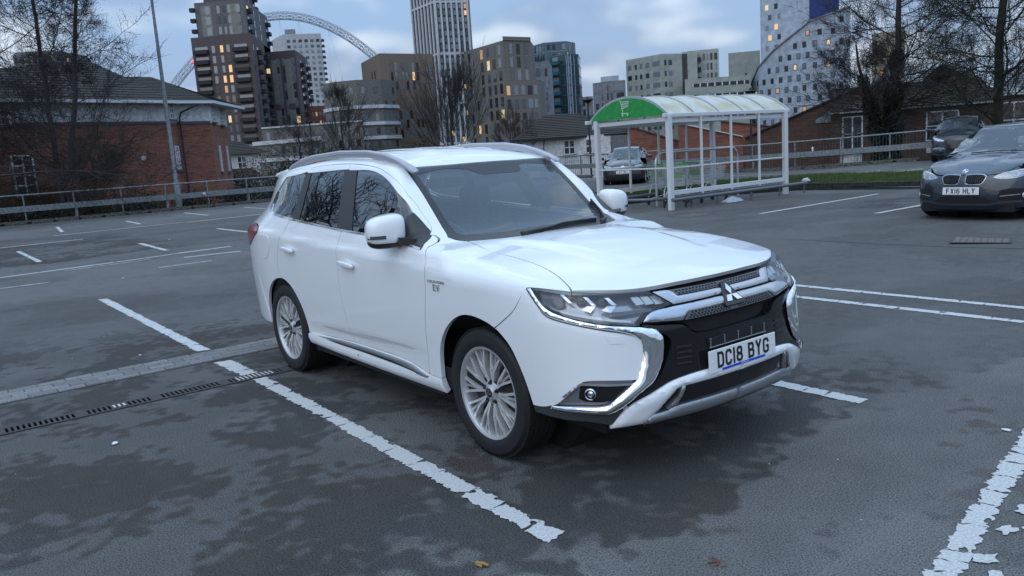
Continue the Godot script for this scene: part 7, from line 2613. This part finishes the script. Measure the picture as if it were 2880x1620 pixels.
	bare_tree("tall_tree", "tall straight bare tree with tiered branches behind the parked cars", Vector3(-9.85, -.6, -32.9), 57, [[[Vector3(0, 0, 0), Vector3(.0, 3.0, .0), Vector3(.05, 6.0, .0), Vector3(.1, 9.5, .0), Vector3(.1, 13.5, .0)], .22, .05, 60, .14, 3.1]], spread, M.bark_mossy)
	# ivy
	var rng := RandomNumberGenerator.new()
	rng.seed = 8
	var ivy := MB.new()
	for s in [[Vector3(0, 0, 0), Vector3(.35, 5.6, -.2), 7500, .72, .18], [Vector3(0, .5, 0), Vector3(-.8, 4.6, .8), 4200, .60, .14]]:
		for k in s[2]:
			var f := pow(rng.randf(), 1.3)
			var c: Vector3 = s[0].lerp(s[1], f)
			var rad: float = lerpf(s[3], s[4], f) + 0.10 * sin(f * 21.0 + rng.randf())
			var a := rng.randf() * TAU
			var p := c + Vector3(cos(a), rng.randfn() * 0.1, sin(a)) * rad * pow(rng.randf(), 0.25)
			var u := Vector3(rng.randfn(), rng.randfn(), rng.randfn()).normalized() * rng.randf_range(0.035, 0.07)
			var w := u.cross(Vector3(rng.randfn(), rng.randfn(), rng.randfn())).normalized() * 0.035
			ivy.tri(p - u, p + w, p + u)
			ivy.tri(p - u, p + u, p - w)
	var iv := thing("ivy", "thick dark ivy wrapped round the forked tree trunk", "ivy", Vector3(-15.2, -.6, -34.2))
	put("leaves", ivy.mesh(), M.ivy_leaf, iv)
	# hedges along the barrier
	var k := 0
	for z in [5.0, 2.8, .6, -1.6, -3.8, -6.0, -8.2, -10.4, -12.6]:
		bush("ivy_hedge", "dark ivy hedge growing low behind the left barrier", Vector3(-34.9, -.9, z), Vector3(.8, .95, 1.35), 2600, .055, M.leaf_dark, 100 + k, 0, null, "low ivy hedge behind the left barrier")
		k += 1
	for s in [[-36.4, -1.3, 2.0, 1.5, 2.0], [-36.8, -1.3, -.2, 1.6, 2.2], [-37.6, -1.3, -2.4, 1.7, 2.3], [-36.6, -1.3, -4.8, 1.4, 1.6], [-37.2, -1.3, -6.6, 1.2, 1.3]]:
		bush("thicket", "brown leafless thicket in front of the brick house", Vector3(s[0], s[1], s[2]), Vector3(s[3], s[4], s[3]), 900, .05, M.leaf_brown, 140 + k, 34, M.twig_brown, "brown thickets before the brick house")
		k += 1
	bush("laurel_bush", "green bush at the foot of the projecting brick wing", Vector3(-40.6, -1.4, -12.6), Vector3(1.6, 1.2, 1.7), 3000, .06, M.leaf_dark, 150, 0)
	bush("laurel_bush", "green bush between the brick wing and the small white house", Vector3(-44.0, -1.4, -16.4), Vector3(1.8, 1.4, 2.0), 3000, .06, M.leaf_dark, 151, 0)
	var mass := [[-56, -22.5, 2.6, 2.3, 0], [-53, -25.5, 2.6, 2.5, 0], [-50, -26.5, 2.4, 2.1, 1], [-49, -29.5, 2.6, 2.6, 0], [-46.5, -29.5, 2.2, 2.0, 0], [-45.5, -32.0, 2.2, 2.0, 0], [-60, -21.0, 2.6, 2.6, 1], [-63, -19.5, 2.4, 2.0, 0], [-66, -30.0, 3.0, 3.0, 0], [-58.0, -29.5, 3.0, 3.0, 1], [-43.5, -31.5, 1.6, 1.5, 1]]
	for s in mass:
		var br: bool = s[4] == 1
		bush("tall_bush", "brown winter bush among the trees before the towers" if br else "dark evergreen bush among the trees before the towers", Vector3(s[0], -2.0, s[1]), Vector3(s[2], s[3], s[2]), 1800 if br else 4200, .085 if br else .10, M.leaf_brown if br else M.leaf_dark, 160 + k, 14, M.twig_brown, "brown bushes before the towers" if br else "evergreen bushes before the towers")
		k += 1
	for s in [[-38.6, -43.5, 1.5, 2.4], [-36.5, -46.0, 1.6, 2.2], [-27.0, -41.5, 1.3, 1.8], [-29.0, -47.0, 2.2, 2.4], [-24.5, -46.0, 2.4, 2.6]]:
		bush("garden_bush", "garden bush between the brick sheds", Vector3(s[0], -2.0, s[1]), Vector3(s[2], s[3], s[2]), 2600, .08, M.leaf_dark, 190 + k, 12, M.twig_brown, "garden bushes behind the shelter")
		k += 1
	# trees on the camera's side of the car park, which the car windows mirror
	var dup: Node3D = null
	for s in [[-13.0, 7.0], [-20.5, 8.6], [-29.0, 6.0]]:
		if dup == null:
			dup = bare_tree("oak_tree", "bare broad tree standing off to the side of the car park", Vector3(s[0], 0, s[1]), 71, [[[Vector3(0, 0, 0), Vector3(.1, 2.0, .0), Vector3(.0, 4.4, .1), Vector3(.1, 7.0, .0)], .22, .06, 16, .22, 3.4]], {"wander": 0.16, "lift": 0.05, "kids": [0, 4, 4, 5], "angle": 0.75, "shrink": 0.55, "twig": 0.009, "depth": 3, "elev": 0.5, "from": 0.25}, M.bark, "bare trees off to the side")
		else:
			twin(dup, Vector3(s[0], 0, s[1]), s[0], "", "bare trees off to the side")
# ---------------------------------------------------------------- the other cars
func drop(sh: CarShape, flat: Array, off := 0.0) -> Array: # (z, y) pairs laid on the nose
	var o := []
	for k in range(0, flat.size(), 2): o.append(sh.hit(Vector3(3.2, flat[k + 1], flat[k]), Vector3.RIGHT, off))
	return o

func drop_top(sh: CarShape, flat: Array) -> Array: # (x, z) pairs laid on the top
	var o := []
	for k in range(0, flat.size(), 2): o.append(sh.hit(Vector3(flat[k], 2.6, flat[k + 1]), Vector3.UP, 0.0))
	return o

func drop_side(sh: CarShape, flat: Array) -> Array: # (x, y) pairs laid on the side
	var o := []
	for k in range(0, flat.size(), 2): o.append(sh.hit(Vector3(flat[k], flat[k + 1], 2.6), Vector3.BACK, 0.0))
	return o

func patch(parent: Node, called: String, sh: CarShape, flat: Array, off: float, m: Material, rim := 0.01, two := true) -> Array:
	var mb := skin(sh, "corner", [outline("corner", [drop(sh, flat + [flat[0], flat[1]], off)], 0.04)], off, 0.04, rim)
	return both(called, mb, m, parent) if two else [put(called, mb.mesh(), m, parent)]

func make_car(called: String, label: String, at: Vector3, heading: float, sh: CarShape, s: Dictionary, paint_m: Material) -> Node3D:
	var car := thing(called, label, "car", at, heading)
	now_shape = null
	var xs: float = s.xs
	var xh: float = s.xh
	var xn: float = s.xn
	var zs: float = s.zs
	var zh: float = s.zh
	var yb: float = s.yb
	var yw: float = s.yw
	var xf: float = s.xf
	var xr: float = s.xr
	var R: float = s.R
	var xd := xs - 0.14
	var ar := R + 0.045
	var c := 0.05
	# bonnet, windscreen, roof
	var edge := [xs + .03, zs - .015, lerpf(xs, xn, .35), zs + .055, lerpf(xs, xn, .65), zs + .06, xn - .36, zs + .02]
	var lip := [xn - .36, zs + .02, xn - .22, .48, xn - .145, .25, xn - .125, 0.0]
	var back := [xs + .03, zs - .015, xs + .085, .35, xs + .10, 0.0]
	var E := drop_top(sh, edge)
	var hood := outline("top", [E, mz(drop_top(sh, lip)), rv(E.map(func(e): return e * Vector3(1, 1, -1))), mz(drop_top(sh, back).map(func(e): return e * Vector3(1, 1, -1)))], 0.05)
	put("bonnet", skin(sh, "top", [hood], 0.0, c, 0.02).mesh(), paint_m, car)
	var wl := drop_top(sh, [xh - .03, zh, lerpf(xh, xs, .5), (zh + zs) * .5, xs - .10, zs + .01, xs + .02, zs - .02])
	var ws := outline("top", [mz(drop_top(sh, [xh - .03, zh, xh, 0.0])), wl.map(func(e): return e * Vector3(1, 1, -1)), mz(drop_top(sh, [xs + .02, -zs + .02, xs + .07, -.35, xs + .085, 0.0])), rv(wl)], 0.05)
	put("windscreen", skin(sh, "top", [ws], -0.004, c, 0.0).mesh(), M.windscreen_glass, car)
	var roof := outline("top", [mz(drop_top(sh, [xh - .04, zh, xh - .01, 0.0])), drop_top(sh, [xh - .04, -zh, -.4, -zh + .02, s.xt, -zh + .08]), mz(drop_top(sh, [s.xt, -zh + .08, s.xt - .06, 0.0])), drop_top(sh, [s.xt, zh - .08, -.4, zh - .02, xh - .04, zh])], 0.06)
	put("roof", skin(sh, "top", [roof], 0.0, 0.08, 0.01).mesh(), paint_m, car)
	# wings, body sides, pillars
	var yl: float = s.yl
	var wing := outline("fend", [E, drop_side(sh, [xn - .34, yw + .06, xn - .44, yw]), drop_side(sh, [xn - .44, yw, lerpf(xd, xn, .4), yw, xd, yw]), drop_side(sh, [xd, yw, xd, yb - .02, xd + .04, yb + .01]), [drop_side(sh, [xd + .04, yb + .01])[0], wl[2], E[0]]], 0.05)
	both("front_wing", skin(sh, "fend", [wing], 0.0, c, 0.0), paint_m, car)
	var body := outline("side", [sd([xn - .44, yw - .001, xd, yw - .001]), sd([xd, yw, xd, yb - .02, xd + .02, yb]), sd([xd + .02, yb, -.4, yb + .02, -1.5, yb + .05, s.xe + .12, yb + .04]), sd([s.xe + .12, yb + .04, s.xe + .05, .6, s.xe + .10, yl + .05]), sd([s.xe + .12, yl, xr - ar, yl]), rv(arc_side(Vector2(xr, R), ar, 8, 172)), sd([xr + ar, yl, xf - ar, yl]), rv(arc_side(Vector2(xf, R), ar, 8, 172)), sd([xf + ar, yl + .03, xn - .44, yl + .03])], 0.05)
	both("body_side", skin(sh, "side", [body], 0.0, c, 0.03), paint_m, car)
	var yt: float = s.yt
	var tl := drop_side(sh, [xd + .02, yb + .006, lerpf(xd, xh, .5) + .06, lerpf(yb, yt, .55), xh - .10, yt - .04, xh - .35, yt, -.3, yt + .01, -.9, yt - .03, s.xt + .1, yb + .16, s.xt - .25, yb + .06])
	var cant := outline("fend", [rv(tl), [tl[0], wl[2]], [wl[2], wl[1], wl[0]], drop_top(sh, [xh - .04, zh, -.4, zh - .02, s.xt, zh - .08]), [drop_top(sh, [s.xt, zh - .08])[0], tl[tl.size() - 1]]], 0.05)
	both("roof_side", skin(sh, "fend", [cant], 0.0, c, 0.0), paint_m, car)
	var gl := outline("side", [tl, sd([s.xt - .25, yb + .055, -.4, yb + .02, xd + .02, yb])], 0.05)
	both("side_window", skin(sh, "side", [gl], -0.006, 0.08, 0.0), M.side_glass, car)
	var tg := outline("rear", [pts([0, .3, .76, 0, yb, .74, 0, yb + .1, .62]), pts([0, yb + .1, .62, 0, yb + .1, -.62]), pts([0, yb + .1, -.62, 0, yb, -.74, 0, .3, -.76])], 0.1)
	put("tailgate", skin(sh, "rear", [tg], -0.002, 0.1, 0.0).mesh(), paint_m, car)
	var rw := outline("top", [drop_top(sh, [s.xt - .06, -zh + .1, s.xt - .06, zh - .1]), drop_top(sh, [s.xt - .06, zh - .1, s.xt - .50, zh + .02]), drop_top(sh, [s.xt - .5, zh + .02, s.xt - .5, -zh - .02]), drop_top(sh, [s.xt - .5, -zh - .02, s.xt - .06, -zh + .1])], 0.1)
	put("rear_window", skin(sh, "top", [rw], -0.001, 0.1, 0.0).mesh(), M.side_glass, car)
	# nose
	var ytop: float = s.ynose
	var ym: float = drop_top(sh, [xn - .118, 0.0])[0].y
	var mid := []
	for k in 9: mid.append(sh.hit(Vector3(3.2, lerpf(ym, s.ylow, k / 8.0), 0), Vector3.RIGHT, 0.0))
	var nose := outline("corner", [drop(sh, [0.0, s.ylow, .4, s.ylow, .70, s.ylow + .02, .80, s.ylow + .05]), drop_side(sh, [xf + ar - .01, yl + .05, xf + ar - .01, R + .05, xf + ar - .10, R + ar * .72, xn - .44, yw]), [drop_side(sh, [xn - .44, yw])[0], drop_side(sh, [xn - .34, yw + .06])[0], E[3]], rv(drop_top(sh, [xn - .118, 0.0, xn - .138, .25, xn - .213, .48, xn - .353, zs + .02])), mid], 0.05)
	both("front_bumper", skin(sh, "corner", [nose], 0.0, c, 0.02), paint_m, car)
	# dark body behind the gaps, floor, wheels
	var un := MB.new()
	un.bx(Vector3(0, .20, 0), Vector3(xn - s.xe - .5, .13, 1.30))
	un.bx(Vector3((xf + xn) * .5 - .3, .5, 0), Vector3(.7, .45, 1.1))
	put("underbody", un.mesh(), M.black_matt, car)
	for wx in [xf, xr]:
		for sg in [1, -1]:
			var wh := MB.new()
			wh.lathe([Vector2(ar + .02, -.28 * sg), Vector2(ar + .02, 0.0), Vector2(0, 0.0)], 20, Transform3D(Basis(Vector3.RIGHT, PI / 2), Vector3(wx, R, .55 * sg)))
			put("wheel_housing", wh.mesh(), M.black_matt, car)
			make_wheel(car, Vector3(wx, R, s.track * sg), sg, R, R - .09, .215, "ten", 0.5)
	# mirrors
	for sg in [1, -1]:
		var mm := squircle(Vector3(xd - .12, yb + .08, s.zm), Vector3(.07, .065, .10), .65, .7, Basis(Vector3.UP, -.3))
		var mo := put("door_mirror", (mm if sg > 0 else mirrored(mm)).mesh(), paint_m, car)
		var arm := MB.new()
		arm.bar(Vector3(xd - .09, yb + .03, s.zm - .06), Vector3(xd - .06, yb + .02, s.zm - .17), .06, .03)
		put("mirror_arm", (arm if sg > 0 else mirrored(arm)).mesh(), M.black_trim, mo)
	# cabin
	var fl := MB.new()
	fl.bx(Vector3(-.4, .35, 0), Vector3(2.4, .04, 1.3))
	put("cabin_floor", fl.mesh(), M.dash, car)
	put("dashboard", squircle(Vector3(xs - .22, yb - .10, 0), Vector3(.26, .11, .62), .45, .35).mesh(), M.dash, car)
	for e in [.34, -.34]:
		var st := sub("seat", car)
		put("seat_back", squircle(Vector3(xs - 1.15, yb - .10, e), Vector3(.09, .32, .23), .5, .5, Basis(Vector3.BACK, .25)).mesh(), M.seat_cloth, st)
		put("head_rest", squircle(Vector3(xs - 1.27, yb + .26, e), Vector3(.05, .09, .13), .6, .6, Basis(Vector3.BACK, .2)).mesh(), M.seat_cloth, st)
	var lng := outline("top", [drop_top(sh, [xh - .1, zh - .06, xh - .1, -zh + .06, s.xt, -zh + .14, s.xt, zh - .14, xh - .1, zh - .06])], 0.2)
	put("headlining", skin(sh, "top", [lng], -0.03, 0.1, 0.0).mesh(), M.dash, car)
	for w in [[[xs + .06, .32], [xs - .0, -.02], [xs - .05, -.30]], [[xs + .03, -.25], [xs - .06, -.48]]]:
		var wm := MB.new()
		var pth := []
		for e in w: pth.append(sh.hit(Vector3(e[0], 2.6, e[1]), Vector3.UP, .014))
		wm.tube(pth, .010, .006, 6)
		put("wiper", wm.mesh(), M.black_trim, car)
	return car

func lens_and_bowl(car: Node, sh: CarShape, flat: Array, lamps: Array, m: Material) -> void:
	var a := patch(car, "headlight", sh, flat, 0.004, M.lamp_glass, 0.0)
	var b := skin(sh, "corner", [outline("corner", [drop(sh, flat + [flat[0], flat[1]])], 0.04)], 0.0025, 0.05, 0.0)
	put("lamp_housing", b.mesh(), m, a[0])
	put("lamp_housing", mirrored(b).mesh(), m, a[1])
	for l in lamps: # [z, y, radius]
		var t := on_body(sh, "front", Vector3(2, l[1], l[0]), 0.003)
		var rg := MB.new()
		rg.lathe([Vector2(l[2] * .78, 0.0), Vector2(l[2] * .84, .0015), Vector2(l[2], .0015), Vector2(l[2], 0)], 18, t * Transform3D(Basis(Vector3.RIGHT, PI / 2), Vector3.ZERO))
		put("lamp_ring", rg.mesh(), M.lamp_clear, a[0])
		put("lamp_ring", mirrored(rg).mesh(), M.lamp_clear, a[1])

func car_paint(key: String, c: Color, metal: float) -> StandardMaterial3D:
	var p := mat(key, c, 0.35, metal)
	p.clearcoat_enabled = true
	p.clearcoat = 1.0
	p.clearcoat_roughness = 0.03
	return p

func make_other_cars() -> void:
	car_paint("paint_grey", lin(0.008, 0.015, 0.030), 0.1)
	car_paint("paint_black", lin(0.006, 0.007, 0.009), 0.1)
	car_paint("paint_charcoal", lin(0.012, 0.014, 0.020), 0.2)
	# --- low grey coupe at the right edge
	var sh := CarShape.new()
	sh.make([.12, .2, .3, .45, .65, .78, .86, .92, 1.0, 1.1, 1.2, 1.3, 1.38, 1.5], [.78, .83, .86, .878, .887, .885, .868, .838, .788, .732, .668, .598, .52, .36],
		[0, .15, .3, .45, .58, .68, .76, .82, .86, .90], [0, .010, .040, .090, .150, .220, .310, .43, .58, .9],
		[.10, .18, .26, .36, .46, .56, .64, .70, .76, 1.0], [2.00, 2.06, 2.095, 2.105, 2.10, 2.085, 2.055, 2.015, 1.94, 1.6],
		[-2.6, -2.3, -2.1, -1.6, -1.0, -.5, -.1, .15, .32, .46, .70, .95, 1.05, 1.3, 1.6, 1.8, 1.95, 2.03, 2.12, 2.3], [.85, 1.0, 1.04, 1.17, 1.32, 1.40, 1.415, 1.395, 1.35, 1.275, 1.135, .990, .965, .935, .875, .82, .765, .72, .64, .4],
		[.2, .4, .6, .8, .95, 1.05, 1.2], [2.2, 2.31, 2.33, 2.33, 2.28, 2.2, 1.9])
	sh.rise = 0.02
	sh.head = Vector2(0.0, 0.4)
	sh.hood_crown = 0.05
	sh.cabin_in = 0.12
	sh.creases = [[1.0, 0.52, 2.0, 0.22, 0.014, 0.12]]
	var s := {"xs": 1.0, "xh": .30, "xn": 2.08, "zs": .60, "zh": .50, "yb": .93, "yw": .70, "xf": 1.345, "xr": -1.345, "R": .315, "yl": .18, "ylow": .17, "yt": 1.32, "xt": -.95, "xe": -2.33, "ynose": .72, "track": .74, "zm": .98}
	var car := make_car("grey_coupe", "dark grey coupe with twin oval chrome grilles parked at the edge of the car park", on(-.90, -11.65), -PI / 2, sh, s, M.paint_grey)
	for k in [[.035, .690, .16, .700, .275, .692, .315, .668, .285, .575, .245, .548, .09, .545, .045, .575]]:
		patch(car, "grille_surround", sh, k, .008, M.grille_chrome, .012)
		var inner := []
		for i in range(0, k.size(), 2): inner += [lerpf(.165, k[i], .935), lerpf(.62, k[i + 1], .91)]
		var gi := patch(car, "grille", sh, inner, .0125, M.black_matt, .0)
		for b in 9:
			var z := .06 + .026 * b
			for sg in [1, -1]:
				var t := on_body(sh, "front", Vector3(2, .622, z * sg), .015)
				var gb := MB.new()
				gb.box(t, Vector3(.005, .115, .006))
				put("grille_bar", gb.mesh(), M.black_gloss, gi[0 if sg > 0 else 1])
	lens_and_bowl(car, sh, [.395, .640, .50, .615, .66, .625, .745, .665, .765, .735, .70, .742, .55, .715, .44, .680], [[.52, .662, .042], [.645, .680, .045]], M.lamp_bowl)
	patch(car, "eyebrow_light", sh, [.44, .682, .55, .718, .70, .745, .765, .738, .765, .728, .70, .732, .55, .705], .0065, M.lamp_clear, .0)
	patch(car, "side_intake", sh, [.50, .455, .62, .475, .78, .455, .80, .36, .74, .305, .56, .300, .47, .345], .003, M.black_matt, .0)
	patch(car, "intake_blade", sh, [.50, .375, .62, .388, .72, .395, .72, .382, .62, .374, .50, .362], .008, M.chrome, .01)
	patch(car, "lower_intake", sh, [-.01, .365, .28, .365, .36, .325, .40, .285, -.01, .285], .003, M.black_matt, .0)
	patch(car, "lower_lip", sh, [-.01, .262, .40, .262, .50, .29, .74, .30, .74, .275, .48, .255, .38, .235, -.01, .235], .012, M.plastic_grey, .02)
	for sg in [1, -1]:
		var t := on_body(sh, "corner", sh.hit(Vector3(3.2, .375, .755), Vector3.RIGHT, 0), .006)
		var fl := MB.new()
		fl.lathe([Vector2(0, .012), Vector2(.02, .01), Vector2(.034, .002), Vector2(.038, .004), Vector2(.04, 0)], 16, t * Transform3D(Basis(Vector3.RIGHT, PI / 2), Vector3.ZERO))
		put("fog_light", (fl if sg > 0 else mirrored(fl)).mesh(), M.lamp_clear, car)
	var pt := on_body(sh, "front", Vector3(2, .455, 0), .022)
	number_plate(car, "FX16 HLY", pt)
	var bt := on_body(sh, "front", Vector3(2, .742, 0), .004)
	var bd := MB.new()
	bd.lathe([Vector2(0, .004), Vector2(.028, .004), Vector2(.034, .006), Vector2(.038, .004), Vector2(.040, 0)], 20, bt * Transform3D(Basis(Vector3.RIGHT, PI / 2), Vector3.ZERO))
	var rd := put("round_badge", bd.mesh(), M.black_gloss, car)
	for q in 4:
		var sec := PackedVector2Array([Vector2.ZERO])
		for i in 7: sec.append(Vector2(cos(PI / 2 * (q + i / 6.0)), sin(PI / 2 * (q + i / 6.0))) * .026)
		var sm := MB.new()
		sm.extrude(sec, .001, bt * Transform3D(Basis(), Vector3(0, 0, .0062)))
		put("badge_quarter", sm.mesh(), M.plate_white if q % 2 else M.plate_blue, rd)
	var rg := MB.new()
	rg.lathe([Vector2(.030, .005), Vector2(.034, .0075), Vector2(.040, .003)], 20, bt * Transform3D(Basis(Vector3.RIGHT, PI / 2), Vector3.ZERO))
	put("badge_ring", rg.mesh(), M.chrome, rd)
	# --- black hatchback beyond the shelter
	sh = CarShape.new()
	sh.make([.12, .2, .3, .45, .65, .80, .90, .98, 1.1, 1.2, 1.3, 1.4, 1.46, 1.6], [.78, .83, .86, .878, .889, .888, .872, .842, .788, .732, .672, .605, .55, .36],
		[0, .15, .3, .45, .58, .68, .76, .82, .86, .90], [0, .008, .030, .070, .125, .195, .290, .42, .58, .9],
		[.10, .18, .26, .36, .46, .56, .66, .74, .80, 1.0], [1.98, 2.03, 2.06, 2.07, 2.065, 2.055, 2.035, 2.0, 1.94, 1.6],
		[-2.3, -2.15, -2.0, -1.6, -1.0, -.5, -.1, .15, .32, .46, .70, .95, 1.05, 1.3, 1.6, 1.8, 1.92, 2.0, 2.1, 2.3], [.85, 1.15, 1.36, 1.43, 1.475, 1.485, 1.475, 1.445, 1.39, 1.315, 1.17, 1.030, 1.005, .975, .92, .86, .805, .76, .66, .4],
		[.2, .4, .6, .8, 1.0, 1.15, 1.3, 1.45], [2.05, 2.13, 2.14, 2.12, 2.07, 2.0, 1.9, 1.75])
	sh.rise = 0.02
	sh.head = Vector2(0.0, 0.4)
	s = {"xs": 1.0, "xh": .30, "xn": 2.04, "zs": .62, "zh": .53, "yb": .97, "yw": .74, "xf": 1.29, "xr": -1.29, "R": .31, "yl": .18, "ylow": .18, "yt": 1.38, "xt": -1.7, "xe": -2.12, "ynose": .76, "track": .74, "zm": .98}
	var hd := Vector2(.63, .777).normalized()
	var fm := Vector2(-18.93, -20.67) - hd * 1.29
	car = make_car("black_hatchback", "black hatchback seen through the posts of the trolley shelter", on(fm.x, fm.y), atan2(-hd.y, hd.x), sh, s, M.paint_black)
	lens_and_bowl(car, sh, [.42, .655, .56, .635, .70, .655, .765, .70, .765, .765, .66, .765, .50, .735, .43, .705], [[.54, .685, .045], [.66, .705, .045]], M.lamp_clear)
	for y in [.705, .675]: patch(car, "grille_bar", sh, [-.01, y + .008, .40, y + .008, .40, y - .008, -.01, y - .008], .004, M.satin_silver, .0)
	patch(car, "grille", sh, [-.01, .725, .41, .72, .40, .655, -.01, .65], .002, M.black_gloss, .0)
	patch(car, "lower_grille", sh, [-.01, .40, .70, .40, .74, .30, -.01, .285], .003, M.black_matt, .0)
	pt = on_body(sh, "front", Vector3(2, .50, 0), .016)
	number_plate(car, "LB12 NNJ", pt)
	bt = on_body(sh, "front", Vector3(2, .69, 0), .008)
	bd = MB.new()
	bd.lathe([Vector2(.050, .0), Vector2(.054, .004), Vector2(.062, .004), Vector2(.066, 0)], 24, bt * Transform3D(Basis(Vector3.RIGHT, PI / 2), Vector3.ZERO))
	for l in [[-.03, .05, -.012, .008], [.03, .05, .012, .008], [-.012, .008, 0, .03], [.012, .008, 0, .03], [-.055, .015, -.026, -.048], [.055, .015, .026, -.048], [-.026, -.048, 0, -.005], [.026, -.048, 0, -.005]]:
		bd.bar(bt * Vector3(l[0], l[1], .003), bt * Vector3(l[2], l[3], .003), .010, .004, bt.basis.z)
	put("round_badge", bd.mesh(), M.chrome, car)
	# --- dark hatchback behind the coupe: a little taller
	sh = CarShape.new()
	sh.make([.12, .2, .3, .45, .65, .85, .98, 1.08, 1.2, 1.3, 1.4, 1.5, 1.6, 1.7], [.78, .83, .86, .878, .892, .892, .872, .842, .792, .742, .682, .612, .52, .38],
		[0, .15, .3, .45, .58, .68, .76, .82, .86, .90], [0, .008, .030, .070, .125, .195, .290, .42, .58, .9],
		[.10, .18, .26, .36, .46, .56, .70, .82, .90, 1.1], [1.98, 2.05, 2.10, 2.12, 2.12, 2.11, 2.085, 2.03, 1.96, 1.6],
		[-2.4, -2.2, -2.0, -1.6, -1.0, -.5, -.1, .15, .32, .46, .70, .95, 1.05, 1.3, 1.6, 1.85, 1.98, 2.06, 2.15, 2.3], [.9, 1.25, 1.47, 1.55, 1.60, 1.61, 1.60, 1.57, 1.51, 1.43, 1.28, 1.135, 1.105, 1.08, 1.03, .965, .91, .86, .76, .5],
		[.2, .4, .6, .8, 1.0, 1.15, 1.3, 1.45, 1.6], [2.12, 2.2, 2.22, 2.2, 2.15, 2.1, 2.0, 1.9, 1.75])
	sh.rise = 0.02
	sh.head = Vector2(0.0, 0.4)
	s = {"xs": 1.0, "xh": .30, "xn": 2.09, "zs": .63, "zh": .54, "yb": 1.07, "yw": .84, "xf": 1.32, "xr": -1.32, "R": .34, "yl": .24, "ylow": .24, "yt": 1.50, "xt": -1.7, "xe": -2.2, "ynose": .86, "track": .75, "zm": 1.0}
	hd = Vector2(.36, .93).normalized()
	var fw := Vector2(-9.9, -27.6)
	var c2 := fw + Vector2(hd.y, -hd.x) * .80 - hd * 1.32
	car = make_car("dark_hatchback", "dark blue-black hatchback with slanted headlights parked against the barrier", on(c2.x, c2.y), atan2(-hd.y, hd.x), sh, s, M.paint_charcoal)
	lens_and_bowl(car, sh, [.42, .755, .56, .74, .72, .79, .79, .875, .74, .885, .60, .835, .46, .79], [[.58, .785, .035]], M.lamp_silver)
	patch(car, "grille", sh, [-.01, .76, .40, .76, .36, .52, .25, .42, -.01, .42], .003, M.black_gloss, .0)
func _ready() -> void:
	var t0 := Time.get_ticks_msec()
	make_view()
	print("sky ", Time.get_ticks_msec() - t0)
	suv_materials()
	make_ground()
	print("ground ", Time.get_ticks_msec() - t0)
	make_town()
	print("town ", Time.get_ticks_msec() - t0)
	make_fence()
	make_verge()
	make_shelter()
	make_suv()
	print("suv ", Time.get_ticks_msec() - t0)
	make_other_cars()
	print("cars ", Time.get_ticks_msec() - t0)
	lamp_post("lamp_post", "tall grey street lamp post rising behind the barrier by the brick house", Vector3(-34.4, -.3, -7.4), 9.6, .075, "flat", M.galvanised)
	lamp_post("post_lamp", "dark post-top lamp beside the white hipped-roof house", Vector3(-27.6, -1.0, -26.9), 4.9, .055, "top", M.gutter_black)
	lamp_post("post_lamp", "dark post-top lamp rising behind the trolley shelter roof", Vector3(-22.6, -1.0, -34.0), 4.8, .055, "top", M.gutter_black)
	lamp_post("post_lamp", "dark post-top lamp before the low grey block", Vector3(-78.0, -2.0, -33.6), 8.0, .09, "top", M.gutter_black)
	make_trees()
	print("trees ", Time.get_ticks_msec() - t0)
	make_markings()
	make_paving()
	print("all ", Time.get_ticks_msec() - t0)
